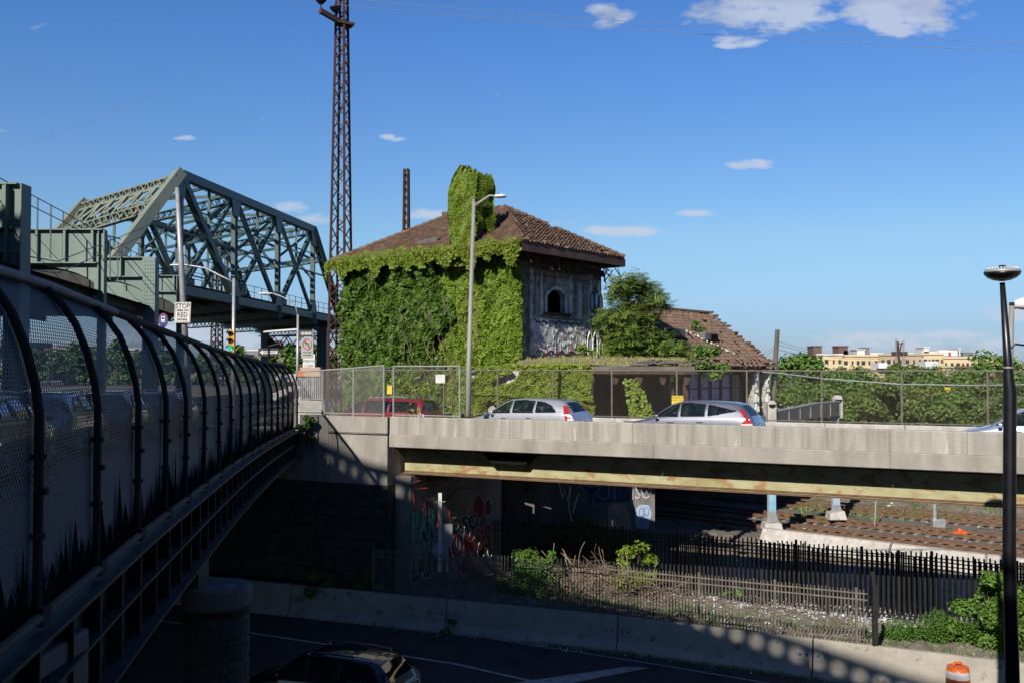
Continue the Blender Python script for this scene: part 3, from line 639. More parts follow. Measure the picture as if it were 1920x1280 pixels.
for a, c in ((p0, p0.lerp(p1, .52)), (p0.lerp(p1, .53), p1), (p1 + V(.1, -.09), p2)):
    d = (c - a).normalized(); n_ = V(d.y, -d.x)
    b = MB(); b.prism([a + n_ * .75 + V(0, 0, -.1), a + n_ * .12 + V(0, 0, .78), a - n_ * .15 + V(0, 0, .8), a - n_ * .2 + V(0, 0, -.1)], c - a); b.build('wall_segment', X['conc_pale'], ww)
for (px, py, h, lean, lab) in ((1640, 985, 2.0, .12, 'thin leaning grey signal post between the tracks'), (1753, 990, 2.4, 0, 'stout grey signal post with switch box by the tracks')):
    p = atz(px, py, .05); r_ = thing('signal_post', lab, 'post', tuple(p)); b = MB(); b.tube([p, p + V(lean, 0, h)], .05 if px < 1700 else .11, 8); b.build('post', X['galv'], r_)
    if px > 1700: b = MB(); b.box(p + V(.15, -.1, .3), (.7, .4, .5)); b.build('box', X['galv'], r_, bevel=.05)
# ================================================================ picket fences
def picket(name, lab, pts, h, zf, mat_, gap=.105, pw=.025, post_every=22, rails=(.12, .82, .93), ext=0, postw=.065):
    t = thing(name, lab, 'fence', (pts[0][0], pts[0][1], zf(*pts[0])))
    L = [0]
    for a, c in zip(pts, pts[1:]): L.append(L[-1] + (Vector(c) - Vector(a)).length)
    def P(s):
        for i in range(len(pts) - 1):
            if s <= L[i + 1] or i == len(pts) - 2:
                k = (s - L[i]) / (L[i + 1] - L[i]); q = Vector(pts[i]).lerp(Vector(pts[i + 1]), k); return V(q.x, q.y, zf(q.x, q.y))
    n = int(L[-1] / gap); i = 0
    while i < n:
        j = min(n, i + post_every)
        b = MB()
        for k in range(i + 1, j):
            p = P(k * gap); tl = V(rnd(-.01, .01), 0, 0); b.bar(p, p + V(0, 0, h * rnd(.985, 1.015)) + tl, pw, pw)
        for r_ in rails: b.bar(P(i * gap) + V(0, 0, h * r_), P(j * gap) + V(0, 0, h * r_), .03, .035)
        b.build('picket_panel', mat_, t)
        b = MB(); p = P(i * gap); b.bar(p + V(0, 0, -.2), p + V(0, 0, h * 1.03), postw, postw); b.build('post', mat_, t)
        i = j
    return t, P, L[-1]
random.seed(5)
def bt(x, y): return 1.06
fp = [(x, bary(x) + .0) for x in (-4.9, -2.2, 3.4, 8.8, 10.25)]
fp2 = [(x, y + .02) for x, y in fp]
picket('iron_railing', 'rusty brown iron railing standing on top of the highway barrier', fp2, 1.62, lambda x, y: 1.02, X['brownfence'])
picket('iron_fence', 'tall black iron picket fence in the shade of the road bridge', [(-1.0, 41.6), (4.9, 38.0), (12.5, 33.4), (16, 31.2), (26, 25)], 2.35, lambda x, y: yard_h(x, y) - .12, X['blackfence'], gap=.165, pw=.055, post_every=14, postw=.09)
picket('rear_iron_fence', 'second black picket fence close behind the first in the bridge shade', [(0.5, 42.6), (6.4, 39.0), (14, 34.6), (18, 32.0), (27, 26.5)], 2.3, lambda x, y: yard_h(x, y) - .12, X['blackfence'], gap=.165, pw=.045, post_every=14, postw=.08)
b = MB(); p = V(10.35, bary(10.35) + .05, 1.0); b.bar(p, p + V(0, 0, 1.75), .14, .1); b.bar(p + V(0, 0, 1.7), p + V(.12, .5, 2.05), .1, .06)
tag(b.build('gate_post', X['blackfence']), 'thick dark end post closing the brown iron railing', 'post')
# ================================================================ left steel bridge with curved fence
lb = thing('steel_girder_bridge', 'shaded steel plate girder carrying the side street beneath the curved fence', 'bridge', (fx(8), 8, EYE - 3))
def FP(Z, l, z):      # fence frame: station, offset outward(+ = over street), height from eye
    e = .5; d = Vector((fx(Z + e) - fx(Z - e), 2 * e, 0)).normalized(); n = V(-d.y, d.x)
    return V(fx(Z), Z) + n * l + V(0, 0, EYE + z)
zz = [-4 + i * 1.0 for i in range(43)]
b = MB()
for a in zz[:-1]:
    if a > 37: break
    b.add([FP(a, .1, fb(a) - .12), FP(a + 1, .1, fb(a + 1) - .12), FP(a + 1, .1, fb(a + 1) - 1.08), FP(a, .1, fb(a) - 1.08)], [(0, 1, 2, 3)])
b_web = b
b = MB()
for a in zz[:-1]:
    if a > 37: break
    for dz, w_ in ((-.12, .3), (-.58, .16), (-1.08, .3)): b.bar(FP(a, .0, fb(a) + dz), FP(a + 1, .0, fb(a + 1) + dz), w_, .03)
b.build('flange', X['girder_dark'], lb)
b = b_web; z = -3.6
while z < 37.5: b.bar(FP(z, .03, fb(z) - 1.06), FP(z, .03, fb(z) - .14), .16, .02, up=(0, 1, 0)); z += .9
b.build('web', X['girder_dark'], lb)
b = MB()
for a in (6, 14): b.bar(V(fx(a) - 3, a, EYE + fb(a) - .9), V(-30, a + 3, EYE + fb(a) - .9), .3, .8)
for a in range(-4, 38, 3): b.bar(FP(a, .15, fb(a) - .75), FP(a, 22, fb(a) - .75), .2, .5)
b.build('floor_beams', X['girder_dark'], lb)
b = MB()
for l in (3, 6, 9, 12, 15): 
    for a in zz[:-1:2]:
        if a < 37: b.bar(FP(a, l, fb(a) - .8), FP(a + 2, l, fb(a + 2) - .8), .03, .9)
b.build('inner_girders', X['girder_dark'], lb)
cf = thing('curved_chain_link_fence', 'tall chain link fence curving overhead on rusty pipe ribs along the side street', 'fence', (fx(8), 8, EYE - 1.8))
PR = [(0, 0.), (0, .35), (0, .57), (.03, .66), (.10, .77), (.20, .87), (.33, .945), (.46, 1.0)]
def rib_pts(Z): 
    h = ft(Z) - fb(Z); return [FP(Z, l, fb(Z) + h * k) for l, k in PR]
ribs = [1.9, 3.7, 5.5, 7.26, 9.0, 10.8, 12.5, 14.1, 16, 17.9, 19.8, 21.7, 23.6, 25.4, 27.2, 29, 30.8, 32.5, 34.2, 35.9, 37.5]
for i, z in enumerate(ribs):
    b = MB(); b.tube(rib_pts(z), .036, 8)
    for k in (.25, .5): b.tube([FP(z, 0, fb(z) + k * 2.3 - .02), FP(z, 0, fb(z) + k * 2.3 + .02)], .056, 8); 
    b.box(FP(z, -.04, fb(z) + .9), (.05, .05, .05)); b.box(FP(z, -.02, fb(z) - .0), (.11, .13, .13))
    b.build('rib', X['rib'], cf)
zf = [1 + i * .9 for i in range(42)]; zf = [z for z in zf if z < 37.6] + [37.7]
b = MB(); b.tube([FP(z, .46, ft(z) + .02) for z in zf if z <= 11.8], .045, 10); b.build('top_rail', X['galv_dull'], cf)
b = MB(); b.tube([FP(z, .46, ft(z) + .02) for z in zf if z >= 11.4], .05, 10); b.build('rusty_top_rail', X['rib'], cf)['label'] = 'darker rusty stretch of top rail'
b = MB(); b.tube([FP(z, -.03, fb(z)) for z in zf], .038, 8); b.build('bottom_rail', X['railpipe'], cf)
b = MB(); b.uv = []
nz_ = 90; prof = []
for i in range(len(PR) - 1):
    for k in range(3): prof.append((PR[i][0] + (PR[i + 1][0] - PR[i][0]) * k / 3, PR[i][1] + (PR[i + 1][1] - PR[i][1]) * k / 3))
prof.append(PR[-1]); sl = [0]
for (a, c) in zip(prof, prof[1:]): sl.append(sl[-1] + math.hypot(c[0] - a[0], (c[1] - a[1]) * 2.45))
for j in range(nz_ + 1):
    Z = 1 + 36.7 * j / nz_; h = ft(Z) - fb(Z)
    for i, (l, k) in enumerate(prof): b.v.append(tuple(FP(Z, l + .05, fb(Z) + h * k))); b.uv.append((Z, sl[i]))
np_ = len(prof)
for j in range(nz_):
    for i in range(np_ - 1): a = j * np_ + i; b.f.append((a, a + np_, a + np_ + 1, a + 1))
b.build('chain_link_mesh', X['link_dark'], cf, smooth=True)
b = MB(); random.seed(9); Z = 3.0                            # jagged near-black pieces along the foot of the mesh
while Z < 36:
    w_ = rnd(.12, .5); hh = rnd(.05, .3) * (1.5 if random.random() < .25 else 1) + .16 * (1 + noise.noise((Z * .6, 0, 0))) + (0.5 if random.random() < .07 else 0)
    hh *= 1.25; p = [FP(Z, .02, fb(Z)), FP(Z + w_ * 1.3, .02, fb(Z)), FP(Z + w_ * .9, .02, fb(Z) + hh * .55), FP(Z + w_ * .6, .02, fb(Z) + hh), FP(Z + w_ * .35, .02, fb(Z) + hh * .5)]
    b.add(p, [(0, 1, 2, 3, 4)]); Z += w_ * .6
b.build('jagged_dark_strip', X['void'], cf)
# piers under the girder
sp = thing('round_stone_pier', 'round stone pier with flat cap in deep shade under the steel girder', 'pier', (-4.35, 15, 0))
b = MB(); prof2 = []
for k in range(18): z = k * .31; prof2 += [(.52, z + .02), (.54, z + .05), (.54, z + .27), (.52, z + .3)]
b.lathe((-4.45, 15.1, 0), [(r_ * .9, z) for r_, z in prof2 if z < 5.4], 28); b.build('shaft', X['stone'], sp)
b = MB(); b.lathe((-4.45, 15.1, 5.4), [(.48, 0), (.52, .05), (.52, .28), (.49, .33)], 28); b.build('cap', X['conc_dark'], sp)
b = MB(); b.box((-4.75, 15.1, 5.9), (.2, .5, .35)); b.build('bearing', X['girder_dark'], sp)
b = MB(); b.box((-4.15, 7.9, 3.4), (1.15, 1.2, 6.8))
tag(b.build('square_pier', X['conc_dark'], bevel=.03), 'square concrete pier top at the bottom left below the girder', 'pier')

# ================================================================ elevated viaduct and truss bridge
GR = X['green']
def lattice(b, p, q, w, up=(0, 0, 1), pitch=None, leg=.1, flat=.05):
    """built-up member: two side plates joined by zigzag lacing bars"""
    p, q = Vector(p), Vector(q); d = (q - p); L = d.length; d.normalize(); up = Vector(up)
    if abs(d.dot(up)) > .98: up = Vector((0, 1, 0))
    s_ = d.cross(up).normalized(); u = s_.cross(d).normalized()
    for k in (-1, 1): b.bar(p + u * (k * w / 2), q + u * (k * w / 2), w * .7, leg, up=u)
    n = max(2, int(L / (pitch or w * 1.1)))
    for sd in (-.33, .33):
        for i in range(n):
            a, c = p + d * (L * i / n), p + d * (L * (i + 1) / n); k = 1 if i % 2 else -1
            b.bar(a + u * (k * w / 2) + s_ * (w * sd), c - u * (k * w / 2) + s_ * (w * sd), flat * .5, flat, up=u)
ZT = 5.5
def VX(Z): return -.294 * 30 * 1.0 - .0 if False else poly_interp(Z, [0, 30, 40, 50, 62], [-10.1, -14.95, -16.5, -18.15, -20.4])
vi = thing('elevated_viaduct', 'green steel elevated viaduct with plate cross girders and riveted columns at left', 'viaduct', (-18, 40, EYE - 2.8))
bents = [(20, .6, .25), (30, .62, .28), (40, .3, .28), (50, .66, .4), (60, .4, .4)]
for i, (Z, wc, dc) in enumerate(bents):
    x = VX(Z); zt = ZT - (0 if Z < 45 else .02)
    base = V(x, Z, EYE - 2.8)
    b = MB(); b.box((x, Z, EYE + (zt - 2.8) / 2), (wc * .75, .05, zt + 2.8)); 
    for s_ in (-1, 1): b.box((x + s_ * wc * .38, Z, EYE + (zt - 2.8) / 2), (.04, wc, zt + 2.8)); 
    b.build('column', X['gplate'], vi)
    b = MB(); random.seed(i)
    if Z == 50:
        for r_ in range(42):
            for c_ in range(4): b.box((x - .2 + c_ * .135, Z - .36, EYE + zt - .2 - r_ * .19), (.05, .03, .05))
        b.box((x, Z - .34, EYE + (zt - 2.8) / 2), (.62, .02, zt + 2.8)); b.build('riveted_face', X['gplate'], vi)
    dep = 1.32 if Z < 45 else .95
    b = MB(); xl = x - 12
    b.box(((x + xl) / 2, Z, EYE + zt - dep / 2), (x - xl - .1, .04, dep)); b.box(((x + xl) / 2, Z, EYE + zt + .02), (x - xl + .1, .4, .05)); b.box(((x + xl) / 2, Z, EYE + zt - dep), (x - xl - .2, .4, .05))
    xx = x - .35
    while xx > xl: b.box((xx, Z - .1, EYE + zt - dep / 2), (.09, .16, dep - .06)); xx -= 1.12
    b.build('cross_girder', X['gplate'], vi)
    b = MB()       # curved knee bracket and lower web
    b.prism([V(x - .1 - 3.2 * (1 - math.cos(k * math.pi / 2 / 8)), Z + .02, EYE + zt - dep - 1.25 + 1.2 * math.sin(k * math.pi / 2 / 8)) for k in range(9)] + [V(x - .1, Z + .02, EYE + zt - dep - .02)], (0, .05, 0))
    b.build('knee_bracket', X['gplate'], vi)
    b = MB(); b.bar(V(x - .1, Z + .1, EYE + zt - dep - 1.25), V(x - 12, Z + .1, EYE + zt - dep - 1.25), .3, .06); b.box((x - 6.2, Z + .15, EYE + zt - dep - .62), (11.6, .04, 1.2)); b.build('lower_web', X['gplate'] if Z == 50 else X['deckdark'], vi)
b = MB()
for (Z1, _, _), (Z2, _, _) in zip(bents, bents[1:]):
    for off, wdt in ((-.5, .05), (-4, .05), (-8, .05), (-11.8, .05)):
        b.bar(V(VX(Z1) + off, Z1 + .2, EYE + ZT - 2.62), V(VX(Z2) + off, Z2 - .2, EYE + ZT - 2.62), .05, .34)
b.build('longitudinal_girders', X['deckdark'], vi)
b = MB(); n = 8
for (Z1, _, _), (Z2, _, _) in zip(bents, bents[1:]):
    b.add([rel(VX(Z1), Z1, ZT - 2.45), rel(VX(Z2), Z2, ZT - 2.45), rel(VX(Z2) - 12, Z2, ZT - 2.45), rel(VX(Z1) - 12, Z1, ZT - 2.45)], [(0, 1, 2, 3)])
b.build('deck', X['deckdark'], vi)
b = MB()
for k in range(0, 24):
    Z = 24 + k * 1.6; x = VX(Z) - 1.6; b.bar(rel(x, Z, ZT - 1.3), rel(x, Z, ZT + .75), .045)
for dz in (.75, .35): b.tube([rel(VX(Z) - 1.6, Z, ZT + dz) for Z in (24, 40, 60)], .02, 5)
b.build('railing', GR, vi)
b = MB()
for Z in (33, 36, 42, 47): b.tube([rel(VX(Z) - 2, Z, ZT - .1), rel(VX(Z + 5) - .3, Z + 4, ZT - 2.6)], .014, 4)
b.tube([rel(VX(22), 22, 3.0), rel(VX(34), 34, 3.6), rel(VX(52), 52, 7.6)], .018, 4); b.tube([rel(VX(22), 22, 2.6), rel(VX(34), 34, 3.2), rel(VX(52), 52, 7.2)], .018, 4)
b.build('hanging_cables', X['black'], vi)

tb = thing('truss_bridge', 'long green riveted steel through truss bridge with sloping portal end posts', 'bridge', (-24, 80, EYE))
Z1 = 70.
WV = V(-.174 * Z1, .18 * Z1)
def TN(k, z, side=0):
    p = V((-.335 + .0177 * k) * Z1, (1 + .135 * k) * Z1, EYE + z); return p + WV * side
TT, TB = 13.6, (lambda k: 5.5 - .14 * k)
sd_ = (TN(1, 0) - TN(0, 0)).normalized(); cr = WV.normalized()
for s_ in (0, 1):
    b = MB(); b.bar(TN(0, TT, s_), TN(3, TT, s_), .55, .62); b.build('top_chord', GR, tb)
    b = MB(); L_ = MB(); n = 60
    for i in range(n):
        a, c = TN(3 * i / n, TT - .42, s_), TN(3 * (i + 1) / n, TT - .42, s_); k = .28 if i % 2 else -.28
        L_.bar(a + cr * k, c - cr * k, .07, .04)
    L_.build('chord_lacing', GR, tb)
    b.bar(TN(-1.35, TB(-1), s_), TN(4, TB(4), s_), .5, .62); b.build('bottom_chord', GR, tb)
    b = MB(); b.bar(TN(0, TT + .1, s_), TN(-1.05, TB(-1) - .1, s_), .7, .72, up=cr); b.build('end_post', X['green_pale'], tb)
    b = MB(); lattice(b, TN(3, TT, s_), TN(4, TB(4), s_), .7, up=cr, pitch=1.0, leg=.14, flat=.1); b.bar(TN(3, TT, s_) + V(0, 0, .3), TN(4, TB(4), s_) + V(0, 0, .3), .7, .06, up=sd_); b.build('far_end_post', GR, tb)
    for k in (0, 1, 2, 3):
        b = MB()
        if k in (0, 3): b.bar(TN(k, TT, s_), TN(k, TB(k), s_), .42, .36, up=sd_)
        else: lattice(b, TN(k, TT, s_), TN(k, TB(k), s_), .48, up=sd_, pitch=.58, leg=.11, flat=.09)
        b.build('vertical', GR, tb)
        b = MB(); q = TN(k, TT - .5, s_); b.prism([q + sd_ * -.9 + V(0, 0, .3), q + sd_ * .9 + V(0, 0, .3), q + sd_ * .5 + V(0, 0, -1.1), q + sd_ * -.5 + V(0, 0, -1.1)], cr * -.02 - cr * .27); b.build('gusset_plate', GR, tb); b = MB()
        q = TN(k, TB(k) + .2, s_); b.prism([q + sd_ * -.95, q + sd_ * .95, q + sd_ * .4 + V(0, 0, 1.3), q + sd_ * -.4 + V(0, 0, 1.3)], -cr * .3)
        b.build('gusset_plate', GR, tb)
    for (a, za, c, zc, lt, w_) in ((0, TT, 1, TB(1), 0, .5), (1, TT, 2, TB(2), 1, .36), (2, TT, 1, TB(1), 1, .36), (3, TT, 2, TB(2), 2, .4), (0, TB(0), 1, TT, 1, .24), (-1, TB(-1), 0, TT * .55, 0, .3), (2, TT, 3, TB(3), 1, .3)):
        b = MB(); 
        if a == -1: b.bar(TN(-.45, 9.8, s_), TN(0, TB(0), s_), .3, .3)
        elif lt == 1: lattice(b, TN(a, za, s_), TN(c, zc, s_), w_, up=sd_, pitch=.7, leg=.1, flat=.07)
        elif lt == 2: lattice(b, TN(a, za, s_), TN(c, zc, s_), w_, up=sd_, pitch=1.3, leg=.14, flat=.09)
        else: b.bar(TN(a, za, s_), TN(c, zc, s_), w_, w_)
        b.build('diagonal', GR, tb)
    b = MB(); b.bar(TN(-.5, 9.6, s_), TN(3.4, 9.3, s_), .12, .14); b.bar(TN(.3, 11.4, s_), TN(3, 11.2, s_), .08, .1)
    for k in (.5, 1.5, 2.5): b.bar(TN(k, TT, s_), TN(k, 9.5, s_), .2, .16); b.bar(TN(k - .5, TT, s_), TN(k, 9.5, s_), .12, .12)
    b.build('mid_strut', GR, tb)
# portal between the sloping end posts
b = MB()
def EPT(f, s_): return TN(-1.05 * f, TT + (TB(-1) - TT) * f, s_)
for f0 in (.03, .10): b.bar(EPT(f0, 0), EPT(f0, 1), .14, .18)
lattice(b, EPT(.05, 0), EPT(.05, 1), .5, up=(0, 0, 1), pitch=.5, flat=.08)
lattice(b, EPT(.36, 0.04), EPT(.42, .96), .62, up=(0, 0, 1), pitch=.5, leg=.1, flat=.09)
n = 7
for i in range(n): b.bar(EPT(.06, i / n), EPT(.42, i / n) + V(0, 0, .1), .14, .2); b.bar(EPT(.06, i / n), EPT(.4, min(1, (i + 1.6) / n)), .13, .13); b.bar(EPT(.4, i / n), EPT(.06, min(1, (i + 1.6) / n)), .09, .09)
b.build('portal_frame', X['green_pale'], tb)
for k in (1, 2, 3):
    b = MB(); lattice(b, TN(k, TT - .1, 0), TN(k, TT - .1, 1), .62, pitch=.62, flat=.08)
    b.bar(TN(k, TT - 3.0, 0), TN(k, TT - 3.0, 1), .2, .22); b.bar(TN(k, TT, 0), TN(k, TT - 3, .5), .16, .2); b.bar(TN(k, TT - 3, .5), TN(k, TT, 1), .16, .2)
    b.bar(TN(k, TT - 3.0, 0), TN(k, TT, .5), .16, .2); b.bar(TN(k, TT, .5), TN(k, TT - 3, 1), .16, .2); b.bar(TN(k, TT - 5, 0), TN(k, TT - 3.0, .16), .16, .2); b.bar(TN(k, TT - 5, 1), TN(k, TT - 3.0, .84), .16, .2)
    b.build('sway_frame', GR, tb)
b = MB()
for k in (0, 1, 2): b.bar(TN(k, TT + .1, 0), TN(k + 1, TT + .1, 1), .18, .22); b.bar(TN(k + 1, TT + .1, 0), TN(k, TT + .1, 1), .18, .22); b.bar(TN(k + .5, TT, 0), TN(k + .5, TT, 1), .2, .25)
b.build('top_lateral_bracing', GR, tb)
b = MB(); lattice(b, EPT(1.0, 0) * 1, TN(4, TB(4), 0), .1) if False else None
lattice(b, TN(3.35, 11, 0), TN(3.35, 11, 1), .5, pitch=.6, flat=.08); b.build('far_portal_strut', GR, tb)
for k in (-1, 0, 1, 2, 3, 4):
    b = MB(); b.bar(TN(k, TB(k) - .3, -.03), TN(k, TB(k) - .3, 1.03), .3, 1.1); lattice(b, TN(k + .1, TB(k) - .9, -.02), TN(k + .1, TB(k) - .9, 1.02), .6, pitch=.8, flat=.08)
    b.build('floor_beam', GR, tb)
b = MB()
for s_ in (.08, .25, .42, .58, .75, .92): b.bar(TN(-1.3, TB(-1) + .05, s_), TN(4.6, TB(4) + .05, s_), .3, .7)
b.build('stringers', X['deckdark'], tb)
b = MB(); b.add([TN(-1.35, TB(-1) + .42, .0), TN(4.7, TB(4) + .42, .0), TN(4.7, TB(4) + .42, 1), TN(-1.35, TB(-1) + .42, 1)], [(0, 1, 2, 3)])
for i in range(130):
    k = -1.3 + i * .045; b.bar(TN(k, TB(k) + .52, .04), TN(k, TB(k) + .52, .96), .16, .16)
b.build('deck', X['deckdark'], tb)
b = MB()
for s_ in (.06, .97):
    for dz in (1.1, 1.6): b.tube([TN(-1.3, TB(-1) + dz, s_), TN(4.7, TB(4) + dz, s_)], .025, 4)
    for i in range(34): k = -1.3 + i * .18; b.bar(TN(k, TB(k) + .5, s_), TN(k, TB(k) + 1.65, s_), .05)
b.build('railing', GR, tb)
b = MB()
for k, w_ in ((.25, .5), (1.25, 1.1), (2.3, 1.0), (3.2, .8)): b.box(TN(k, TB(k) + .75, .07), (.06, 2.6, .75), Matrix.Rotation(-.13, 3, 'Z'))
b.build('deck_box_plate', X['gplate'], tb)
# supporting bent at the far end
bn = thing('bridge_bent', 'green steel bent with lattice cross beam under the far end of the truss bridge', 'bridge support', tuple(at(550, 700, 104)))
pl, pr_ = at(497, 640, 106), at(604, 640, 104); zt = at(500, 612, 106).z; zg = EYE - 2.8
b = MB(); b.box((pl.x, pl.y, (zt + zg) / 2), (.75, .7, zt - zg)); b.build('column', X['gplate'], bn)
b = MB(); b.box((pr_.x, pr_.y, (zt + zg) / 2), (1.0, .7, zt - zg)); b.build('column', GR, bn)
b = MB(); lattice(b, V(pl.x, pl.y, zt - 1.6), V(pr_.x, pr_.y, zt - 1.6), 1.1, pitch=.8, flat=.1); b.bar(V(pl.x - .4, pl.y, zt + .1), V(pr_.x + 2, pr_.y, zt + .1), .5, .8); b.build('cross_beam', GR, bn)
b = MB(); b.prism([V(pl.x + .3, pl.y, zt - 3.6), V(pl.x + .3, pl.y, zt - 1), V(pl.x + 1.9, pl.y, zt - 2.2)], (0, .1, 0)); b.build('knee_plate', GR, bn)

# high elevated line behind the camera whose shadow crosses the highway
ed = [V(-33, 20), V(-20.2, 9.5), V(-18.6, 7.4), V(-17.2, 6.3), V(-16.5, 5.0), V(-15.8, 2.6), V(-5.6, -7.7), V(2.5, -15.2), V(20, -30)]
hv = thing('high_viaduct', 'high steel railway viaduct passing behind the viewpoint and shading the highway', 'viaduct', (-20, -6, 0))
bk = V(-.64, -.77)
b = MB(); hz = EYE + 17.6
P = [p + V(0, 0, hz - 1.1) for p in ed] + [ed[-1] + bk * 75 + V(0, 0, hz - 1.1), ed[0] + bk * 75 + V(0, 0, hz - 1.1)]  # unseen deck widened far backward to block more sky light
b.prism(P, (0, 0, .4)); b.build('deck', X['deckdark'], hv)
b = MB()
for a, c in zip(ed, ed[1:]):
    n = max(1, int((c - a).length / .62)); d = (c - a) / n
    b.bar(a + V(0, 0, hz - .05), c + V(0, 0, hz - .05), .12, .36)
    b.bar(a + V(0, 0, hz - .78), c + V(0, 0, hz - .78), .12, .5)
    for i in range(n): q = a + d * (i + .5); dn = d.normalized(); b.bar(q - dn * .17 + V(0, 0, hz - .38), q + dn * .17 + V(0, 0, hz - .38), .1, .42)
b.build('side_panel', GR, hv)
b = MB()
for p in (V(-34, 8), V(-22, -6), V(-10, -18)): b.box((p.x, p.y, hz / 2 - .5), (1.4, 1.4, hz - 1))
b.build('tower_legs', GR, hv)

for (x, y, w, d, h, lab) in ((45, -45, 60, 25, 28, 'added unseen brick block behind the viewpoint to the right, holding back sky light'), (75, 0, 22, 60, 26, 'added unseen brick block far to the right of the highway, holding back sky light'), (-62, 25, 24, 60, 24, 'added unseen brick block far to the left of the viaduct, holding back sky light')):
    t = thing('unseen_sky_blocker', lab, 'building', (x, y, 0)); b = MB(); b.box((x, y, h / 2), (w, d, h)); b.build('wall', X['brick'], t); b = MB(); b.box((x, y, h + .3), (w + .6, d + .6, .5)); b.build('parapet', X['conc'], t)  # added masses outside the view that block sky fill
# ================================================================ rusty lattice towers
def tower(name, lab, px, Z, ybase, ytop, wb, wt_, rot=.62, pitch=1.0, arms=False, panels=None, leg=.2, lace=.07):
    base = at(px, 700, Z); base.z = EYE - 2.85
    top = at(px, ytop, Z).z if ytop is not None else None
    H = top - base.z
    t = thing(name, lab, 'tower', tuple(base), 'rusty lattice power towers')
    c = [Matrix.Rotation(rot + k * math.pi / 2, 3, 'Z') @ V(1, 0) for k in range(4)]
    def P(k, z): w = wb + (wt_ - wb) * z / H; return base + c[k % 4] * (w * .5 * (1.0)) + V(0, 0, z)
    for k in range(4):
        b = MB(); b.bar(P(k, 0), P(k, H), leg, leg, up=c[k]); b.build('leg', X['rust'], t)
    z = 0.; b = MB(); par = 0
    while z < H - .3:
        w = wb + (wt_ - wb) * z / H; dz = w * pitch * .62
        for k in range(4):
            if par % 2: b.bar(P(k, z), P(k + 1, min(H, z + dz)), lace, lace)
            else: b.bar(P(k + 1, z), P(k, min(H, z + dz)), lace, lace)
            if z < H * .27: 
                if par % 2: b.bar(P(k + 1, z), P(k, min(H, z + dz)), lace, lace)
                else: b.bar(P(k, z), P(k + 1, min(H, z + dz)), lace, lace)
        z += dz; par += 1
    b.build('lacing', X['rust'], t); return t, base, H, P
t, tbase, H, P = tower('lattice_tower', 'tall rusty lattice power tower rising between truss bridge and ivy house', 638, 62, 690, -60, 1.7, .66, rot=.50, leg=.13, lace=.055, pitch=1.05)
zA = at(636, 40, 62).z; a0 = V(tbase.x + .25, 62, zA - .25); a1 = at(600, 20, 60.5)
b = MB(); b.bar(a0, a1, .22, .3); b.build('cross_arm', X['rust'], t); b = MB(); b.box(V(tbase.x + .2, 62, zA - .2), (1.0, .8, .16), Matrix.Rotation(.5, 3, 'Z')); b.build('collar_plate', X['rust'], t)
ins = []
for f in (.97, .42):
    q = a0.lerp(a1, f) + V(0, 0, .18); ins.append(q + V(0, 0, .75)); b = MB()
    b.lathe(q, [(.05, 0), (.05, .25), (.16, .27), (.33, .45), (.36, .5), (.34, .56), (.12, .6), (.12, .72), (.05, .75)], 12); b.build('insulator', X['black'], t)
tower('lattice_tower', 'thin rusty lattice tower standing behind the tiled roof of the ivy house', 761, 150, 440, 317, 1.5, .85, rot=.55, leg=.2, lace=.12)
tower('lattice_tower', 'rusty lattice tower seen through the middle of the truss bridge', 406, 150, 650, 430, 2.0, 1.0, rot=.5, leg=.2, lace=.12)
b = MB()
for q, (x1, y1) in zip(ins, ((1990, 85), (1990, 101))):
    e = at(x1, y1, 42); pts = [q.lerp(e, i / 24) - V(0, 0, 4 * .25 * (i / 24) * (1 - i / 24)) for i in range(25)]; b.tube(pts, .012, 4)
e = at(-60, 300, 60); b.tube([ins[0].lerp(e, i / 16) - V(0, 0, 5 * (i / 16) * (1 - i / 16)) for i in range(17)], .008, 4)
tag(b.build('overhead_wires', X['galv']), 'thin pale overhead wires strung from the tall rusty tower', 'wires')

# ================================================================ ivy covered station house
C0 = V(.4, 48); DL = V(-.75, .66).normalized(); DR = V(.6, .8).normalized()
NL = V(-.66, -.75).normalized(); NR = V(.8, -.6).normalized()
def HP(a, b_, z): return C0 + DL * a + DR * (b_ * .907) + V(0, 0, EYE + z)
AL, BL, OH = 14.5, 10.9, 1.15
hs_ = thing('station_house', 'derelict two storey station house with clay tiled hip roof', 'house', tuple(HP(7, 5, -2.85)))
ZB, ZW = -3.4, 5.9
b = MB()
def wall(b, a0, b0, a1, b1, z0, z1, th):  b.prism([HP(a0, b0, z0), HP(a1, b1, z0), HP(a1, b1, z1), HP(a0, b0, z1)], th)
a0, a1, b0, b1 = OH, AL - OH, OH, BL - OH
wall(b, a0, b0, a1, b0, ZB, ZW, -NL * .3); wall(b, a0, b1, a1, b1, ZB, ZW, NL * -.3); wall(b, a1, b0, a1, b1, ZB, ZW, NR * .3)
wb0, wb1, wz0, wz1 = 4.05, 6.1, 2.84, 3.75
wall(b, a0, b0, a0, wb0, ZB, ZW, -NR * .35); wall(b, a0, wb1, a0, b1, ZB, ZW, -NR * .35); wall(b, a0, wb0 + .002, a0, wb1 - .002, ZB, wz0, -NR * .35)
arc = [HP(a0, wb0 + (wb1 - wb0) * k / 12, wz1 + .42 * math.sin(math.pi * k / 12) ** .8) for k in range(13)]
for k in range(12):
    p, q = arc[k], arc[k + 1]; b.prism([p, q, V(q.x, q.y, EYE + ZW), V(p.x, p.y, EYE + ZW)], -NR * .35)
b.build('wall', X['housewall'], hs_)
b = MB(); b.prism([HP(a0 + 1.5, 1.5, -1), HP(a0 + 1.5, 9.5, -1), HP(a0 + 1.5, 9.5, 5.8), HP(a0 + 1.5, 1.5, 5.8)], -NR * .1); b.build('interior', X['void'], hs_)
